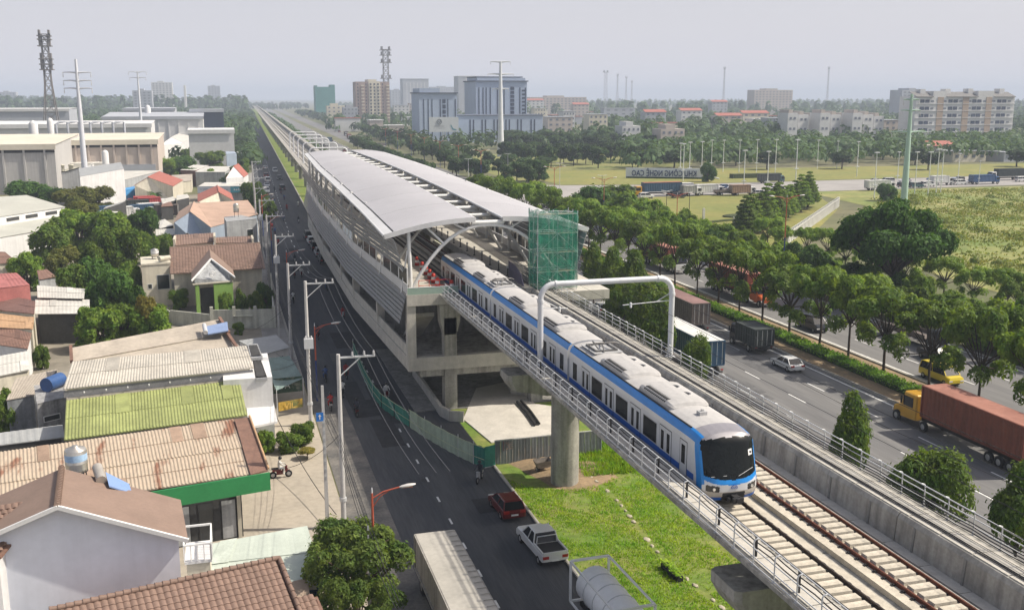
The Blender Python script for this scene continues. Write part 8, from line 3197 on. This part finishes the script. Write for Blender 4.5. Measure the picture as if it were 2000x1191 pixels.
g2.win(lin(g2.x0 + 4, g2.x1 - 4, 6), [g2.h * .5], 1.2, g2.h * .8, FB_W, 'pilaster')
g2.slab(.6, 1, FB_GR)
te = Bld('teal_tower', 'teal glass tower with a white edge behind the office tower', 896, 946, 1500, 150, 30, FB_GR)
te.win([te.x0 + (te.x1 - te.x0) * .68], [te.h * .55], (te.x1 - te.x0) * .6, te.h * .85, FB_TEAL, 'glass_front')
te.win([te.x0 + (te.x1 - te.x0) * .34], [te.h * .55], (te.x1 - te.x0) * .08, te.h * .86, FB_W, 'white_edge')
te.slab(.5, 1, FB_W)
for nm, lab, p0, p1, y, pt, m_ in (
    ('far_tower', 'pale twin white tower on the left skyline', 299, 340, 2000, 161, FB_W),
    ('far_block', 'low blue-grey block beside the pale twin tower', 262, 300, 1500, 177, FB_GR),
    ('far_tower', 'single faint grey tower near the end of the line', 408, 432, 2600, 168, FB_GR),
    ('far_chimney', 'thin pale chimney stack left of the line', 362, 366, 1600, 167, FB_W),
    ('far_block', 'wide faint block behind the apartment tower', 765, 790, 2400, 176, FB_GR),
    ('far_block', 'faint grey flats beside the grey block', 842, 890, 2600, 170, FB_GR),
    ('skyline_hotel', 'long beige hotel block on the right skyline', 1472, 1546, 1500, 176, FB_PK),
    ('skyline_block', 'grey box behind the right apartment block', 1758, 1802, 1100, 176, FB_GR),
    ('far_block', 'faint flats at the far left skyline', 0, 34, 2400, 180, FB_GR),
    ('hill_hall', 'long pale hall on the rise behind the office tower', 1035, 1145, 1500, 190, FB_PK)):
    o = Bld(nm, lab, p0, p1, y, pt, 24, m_)
    W_ = o.x1 - o.x0
    if nm != 'far_chimney':
        n = max(3, int(W_ / 6))
        zs = lin(3, o.h - 1, max(2, int(o.h / 4)))
        o.win(lin(o.x0 + 1, o.x1 - 1, n), zs, W_ / n * .45, 1.5, M('far_window', (.16, .18, .22), .5))
        o.roofbox(.3, .6, 2.2, m_)
# right apartment block
ar = Bld('apartment_block', 'long grey-white apartment block with dark window bays and grey roofs', 1782, 1974, 560, 189, 16, FB_W)
WR = ar.x1 - ar.x0
zs = lin(2.2, ar.h - .6, 6)
ar.win([ar.x0 + WR * t for t in (.245, .5, .735)], [ar.h * .5], WR * .06, ar.h * .98, FB_TAN, 'tan_pier', .25)
ar.win([ar.x0 + WR * t for t in (.065, .115, .345, .395, .585, .635, .84, .89)], zs, WR * .042, 2.0, FB_BD)
ar.win([ar.x0 + WR * t for t in (.165, .29, .45, .54, .69, .785, .945)], zs, WR * .028, 1.1, M('far_window', (.16, .18, .22), .5))
ar.win([ar.x0 + WR * .5], [z - 1.6 for z in zs], WR, .22, FB_W, 'floor_band', .4)
RG = M('far_grey_roof', (.16, .155, .15), .8)
for t0, t1 in ((.0, .17), (.3, .62), (.78, 1.0)):
    MB().slab([V((ar.x0 + WR * t0, ar.y - .8, ar.h)), V((ar.x0 + WR * t1, ar.y - .8, ar.h)), V((ar.x0 + WR * t1, ar.y + 7, ar.h + 3)), V((ar.x0 + WR * t0, ar.y + 7, ar.h + 3))], .3).build('roof_slope', RG, ar.r)
for t0, t1, dz in ((.17, .3, 3.4), (.62, .78, 3.6), (.08, .13, 4.6), (.33, .38, 4.8), (.56, .61, 5.0), (.88, .93, 5.0)):
    MB().box(ar.x0 + WR * t0, ar.x0 + WR * t1, ar.y + (0 if dz < 4 else 4), ar.y + 9, ar.h, ar.h + dz).build('roof_block', FB_W, ar.r)
# terrace houses in front of the wood
for i in range(9):
    o = Bld('terrace_house', 'white terrace house with a stepped flat roof in the hillside row', 1536 + i * 21, 1536 + i * 21 + 19, 560 + (i % 3) * 8, 221 + (i % 3) * 3, 12, FB_W, 'house')
    o.r['group'] = 'white terrace on the hillside'
    o.roofbox(.1, .5, 2.0, FB_PK)
    W_ = o.x1 - o.x0
    o.win([o.x0 + W_ * .3, o.x0 + W_ * .7], lin(1, o.h, 3), W_ * .22, 1.4, M('far_window', (.16, .18, .22), .5))
# assorted far houses
q = random.Random(77)
k = 0
hues = (('white', FB_W), ('beige', FB_PK), ('cream', FB_CR), ('grey', FB_GR))
spots = [(1100, 1122, 218, 760), (1070, 1118, 229, 720), (1150, 1186, 224, 690), (1180, 1240, 212, 1100), (1330, 1370, 216, 900), (1400, 1448, 226, 800), (1450, 1500, 221, 820), (1260, 1300, 219, 850), (1215, 1250, 246, 560), (1290, 1336, 252, 520), (640, 676, 207, 1100), (672, 700, 210, 1000), (770, 800, 206, 1300), (800, 822, 202, 1350), (1044, 1066, 212, 1000), (1500, 1530, 231, 700), (1660, 1700, 230, 640), (1715, 1760, 235, 600), (1860, 1925, 296, 400), (1960, 2010, 298, 395), (1030, 1062, 196, 1400), (1120, 1150, 204, 1250), (1820, 1868, 285, 420), (1390, 1420, 199, 1200)]
for p0, p1, pt, y in spots:
    hn, hm = hues[k % 4]
    o = Bld('far_house', '', p0, p1, y, pt, 12, hm, 'house')
    if o.h < 3:
        o.r.scale = (1, 1, 4 / max(o.h, .8))
    kind = ('flat roof', 'tile roof', 'rooftop room', 'long low roof')[(k // 4) % 4]
    o.r['label'] = 'hazy %s house with a %s among far trees' % (hn, kind)
    o.r['group'] = 'hazy far houses'
    W_ = o.x1 - o.x0
    o.win(lin(o.x0, o.x1, 4), lin(.5, max(o.h, 3), max(1, int(o.h / 3.4))), W_ * .1, 1.4, M('far_window', (.16, .18, .22), .5))
    if kind == 'tile roof':
        MB().slab([V((o.x0 - .5, o.y - .5, o.h)), V((o.x1 + .5, o.y - .5, o.h)), V((o.x1 + .5, o.y + 6, o.h + 2.2)), V((o.x0 - .5, o.y + 6, o.h + 2.2))], .2).build('roof', R_RED, o.r)
    elif kind == 'rooftop room':
        o.roofbox(.2, .6, 2.4, hm)
    else:
        o.slab(.3, .3, FB_GR)
    k += 1
# small far houses spread through the woods on both sides
q = random.Random(5)
for i in range(96):
    left = i % 3 == 0
    px = q.uniform(0, 470) if left else q.choice((q.uniform(640, 930), q.uniform(1040, 1780)))
    y = q.uniform(700, 2200)
    x = colx(px, y)
    w_, d_, h_ = q.uniform(7, 22), q.uniform(8, 14), q.uniform(5, 13)
    hn, hm = hues[i % 4]
    r0 = root('distant_house', (x, y, 0), 'tiny %s building showing through the hazy woods' % hn, 'house', 'tiny buildings in the hazy woods')
    MB().box(x - w_ / 2, x + w_ / 2, y, y + d_, 0, h_).build('wall', hm, r0)
    MB().box(x - w_ / 2 - .4, x + w_ / 2 + .4, y - .4, y + d_ + .4, h_, h_ + .6).build('roof', (FB_GR, R_RED, FB_W)[i % 3], r0)

# ---------------------------------------------------------------- factories on the left
FR = M('factory_cream_roof', (.62, .57, .47), .8, 0, .06, .1)
FW = M('factory_wall_pale', (.46, .45, .44), .85, 0, .06, .1, streak=.15)
FWB = M('factory_wall_beige', (.50, .43, .38), .85, 0, .06, .1)


def hall(name, label, px0, px1, y, ptop, pback, depth, rm, wm, bays=0, band=True):
    x0, x1 = colx(px0, y), colx(px1, y)
    h = zat((x0 + x1) / 2, y, ptop)
    hb = zat((x0 + x1) / 2, y + depth, pback)
    r0 = root(name, ((x0 + x1) / 2, y + depth / 2, 0), label, 'factory')
    b = MB()
    b.add([(x0, y, 0), (x1, y, 0), (x1, y, h), (x0, y, h), (x0, y + depth, 0), (x1, y + depth, 0), (x1, y + depth, hb), (x0, y + depth, hb)], [(0, 1, 2, 3), (5, 4, 7, 6), (1, 5, 6, 2), (4, 0, 3, 7)])
    b.build('wall', wm, r0)
    MB().slab([(x0 - .4, y - .6, h + .02), (x1 + .4, y - .6, h + .02), (x1 + .4, y + depth, hb + .02), (x0 - .4, y + depth, hb + .02)], .12).build('roof', rm, r0)
    MB().box(x0 - .4, x1 + .4, y - .75, y - .6, h - 1.6, h + .1).build('fascia', rm, r0)
    if band:
        MB().box(x0, x1, y - .12, y - .02, h - 2.5, h - 1.7).build('dark_band', DARK, r0)
    for k in range(bays):
        x = x0 + (x1 - x0) * (k + .5) / bays
        MB().box(x - .3, x + .3, y - .4, y, 0, h - .3).build('pier', wm, r0)
    return r0, x0, x1, h


hall('factory_hall', 'near factory hall with a broad cream roof and grey wall', -90, 114, 345, 283, 262, 60, FR, FW, 5)
h2, xa, xb, hh = hall('factory_hall', 'factory hall with beige wall and loading bay behind the white pylon', 116, 312, 385, 274, 260, 50, FR, FWB, 8)
MB().box(xa - 1, xa + (xb - xa) * .46, 377, 385, hh * .38, hh * .5).build('canopy', R_WHITE, h2)
MB().box(xa, xa + (xb - xa) * .44, 384.6, 384.95, 0, hh * .36).build('loading_bay', W_DARK, h2)
MB().box(xa + (xb - xa) * .56, xb - 1, 384.5, 384.95, hh * .18, hh * .42).build('lower_screen', FB_GR, h2)
gh_ = gable('white_gable_hall', 'white hall end with two square windows and a low roof', (335, 268, 9.5), (372, 251, 9.5), (358, 279, 8.0), R_WHITE, W_WHITE, over=.1, amp=0, e2=(312, 284, 8.0), wins=(('f', .35, 1.6, 4.0, 5.6), ('f', .72, 1.6, 4.0, 5.6)))
hall('far_factory', 'long low white factory roof behind the cream halls', -60, 300, 470, 243, 236, 30, FB_W, FB_W, 0, False)
hall('far_factory', 'pale factory with rows of small vents', 205, 400, 600, 228, 219, 50, FB_GR, FB_W, 10, False)
hall('far_factory', 'blue-grey long factory with a flat upper storey', 245, 345, 680, 212, 210, 40, FB_GR, FB_GR, 0, False)
hall('far_factory', 'grey steel frame hall near the street trees', 375, 440, 640, 214, 213, 30, FB_GR, FB_BD, 8, False)
hall('far_factory', 'long hazy warehouse in front of the left wood', -60, 140, 700, 213, 211, 40, FB_W, FB_GR, 0, False)
hall('far_factory', 'low white warehouse by the street trees', 372, 460, 470, 254, 250, 16, FB_W, FB_W, 0, False)
hs = gable('steep_white_house', 'steep white gabled house far left behind the halls', (40, 224, 13), (46, 220, 13), (58, 238, 8), FB_GR, FB_W, over=.1, amp=0, e2=(24, 238, 8))
for i, (px, y, pt, r_, lab) in enumerate(((107, 430, 230, 1.2, 'white vertical tank behind the cream roof'), (74, 420, 235, 1.6, 'white round stack left of the vertical tank'), (294, 640, 205, 1.6, 'pale silo behind the far factory'), (210, 372, 293, 1.1, 'tall pale tank beside the loading bay'))):
    x = colx(px, y)
    t = root('storage_tank', (x, y, 0), lab, 'tank')
    h_ = zat(x, y, pt)
    MB().lathe([(r_, 0), (r_, h_ * .93), (r_ * .6, h_ * .98), (0, h_)], (x, y, 0), 14).build('shell', FB_W, t)
    MB().lathe([(r_ * 1.05, h_ * .5), (r_ * 1.05, h_ * .52)], (x, y, 0), 14).build('ring', FB_GR, t)
# roof ducts on the factory
dk = root('roof_ducts', (colx(150, 440), 440, 0), 'bundle of grey roof ducts behind the cream factory roof', 'duct')
for i in range(6):
    x = colx(118 + i * 22, 440)
    zt = zat(x, 440, 243)
    MB().tube([(x, 440, 6), (x, 440, zt), (x + 1, 441, zt + .8), (x + 4, 441, zt + .8), (x + 4, 441, 6)], .5, 6).build('duct', FB_GR, dk)

# ---------------------------------------------------------------- haze
HZ = bpy.data.materials.new('haze_air')
HZ.use_nodes = True
ht = HZ.node_tree
for n in list(ht.nodes):
    if n.type != 'OUTPUT_MATERIAL':
        ht.nodes.remove(n)
pv = ht.nodes.new('ShaderNodeVolumePrincipled')
pv.inputs['Color'].default_value = (.74, .84, 1.0, 1)
pv.inputs['Density'].default_value = HAZE_D
pv.inputs['Anisotropy'].default_value = 0.0
ht.links.new(pv.outputs[0], [n for n in ht.nodes if n.type == 'OUTPUT_MATERIAL'][0].inputs['Volume'])
MB().box(-5900, 5900, -280, 8900, -1.0, 95).build('haze', HZ, None, None, 'thin blue-grey haze lying over the whole town', 'haze', None, 'stuff')
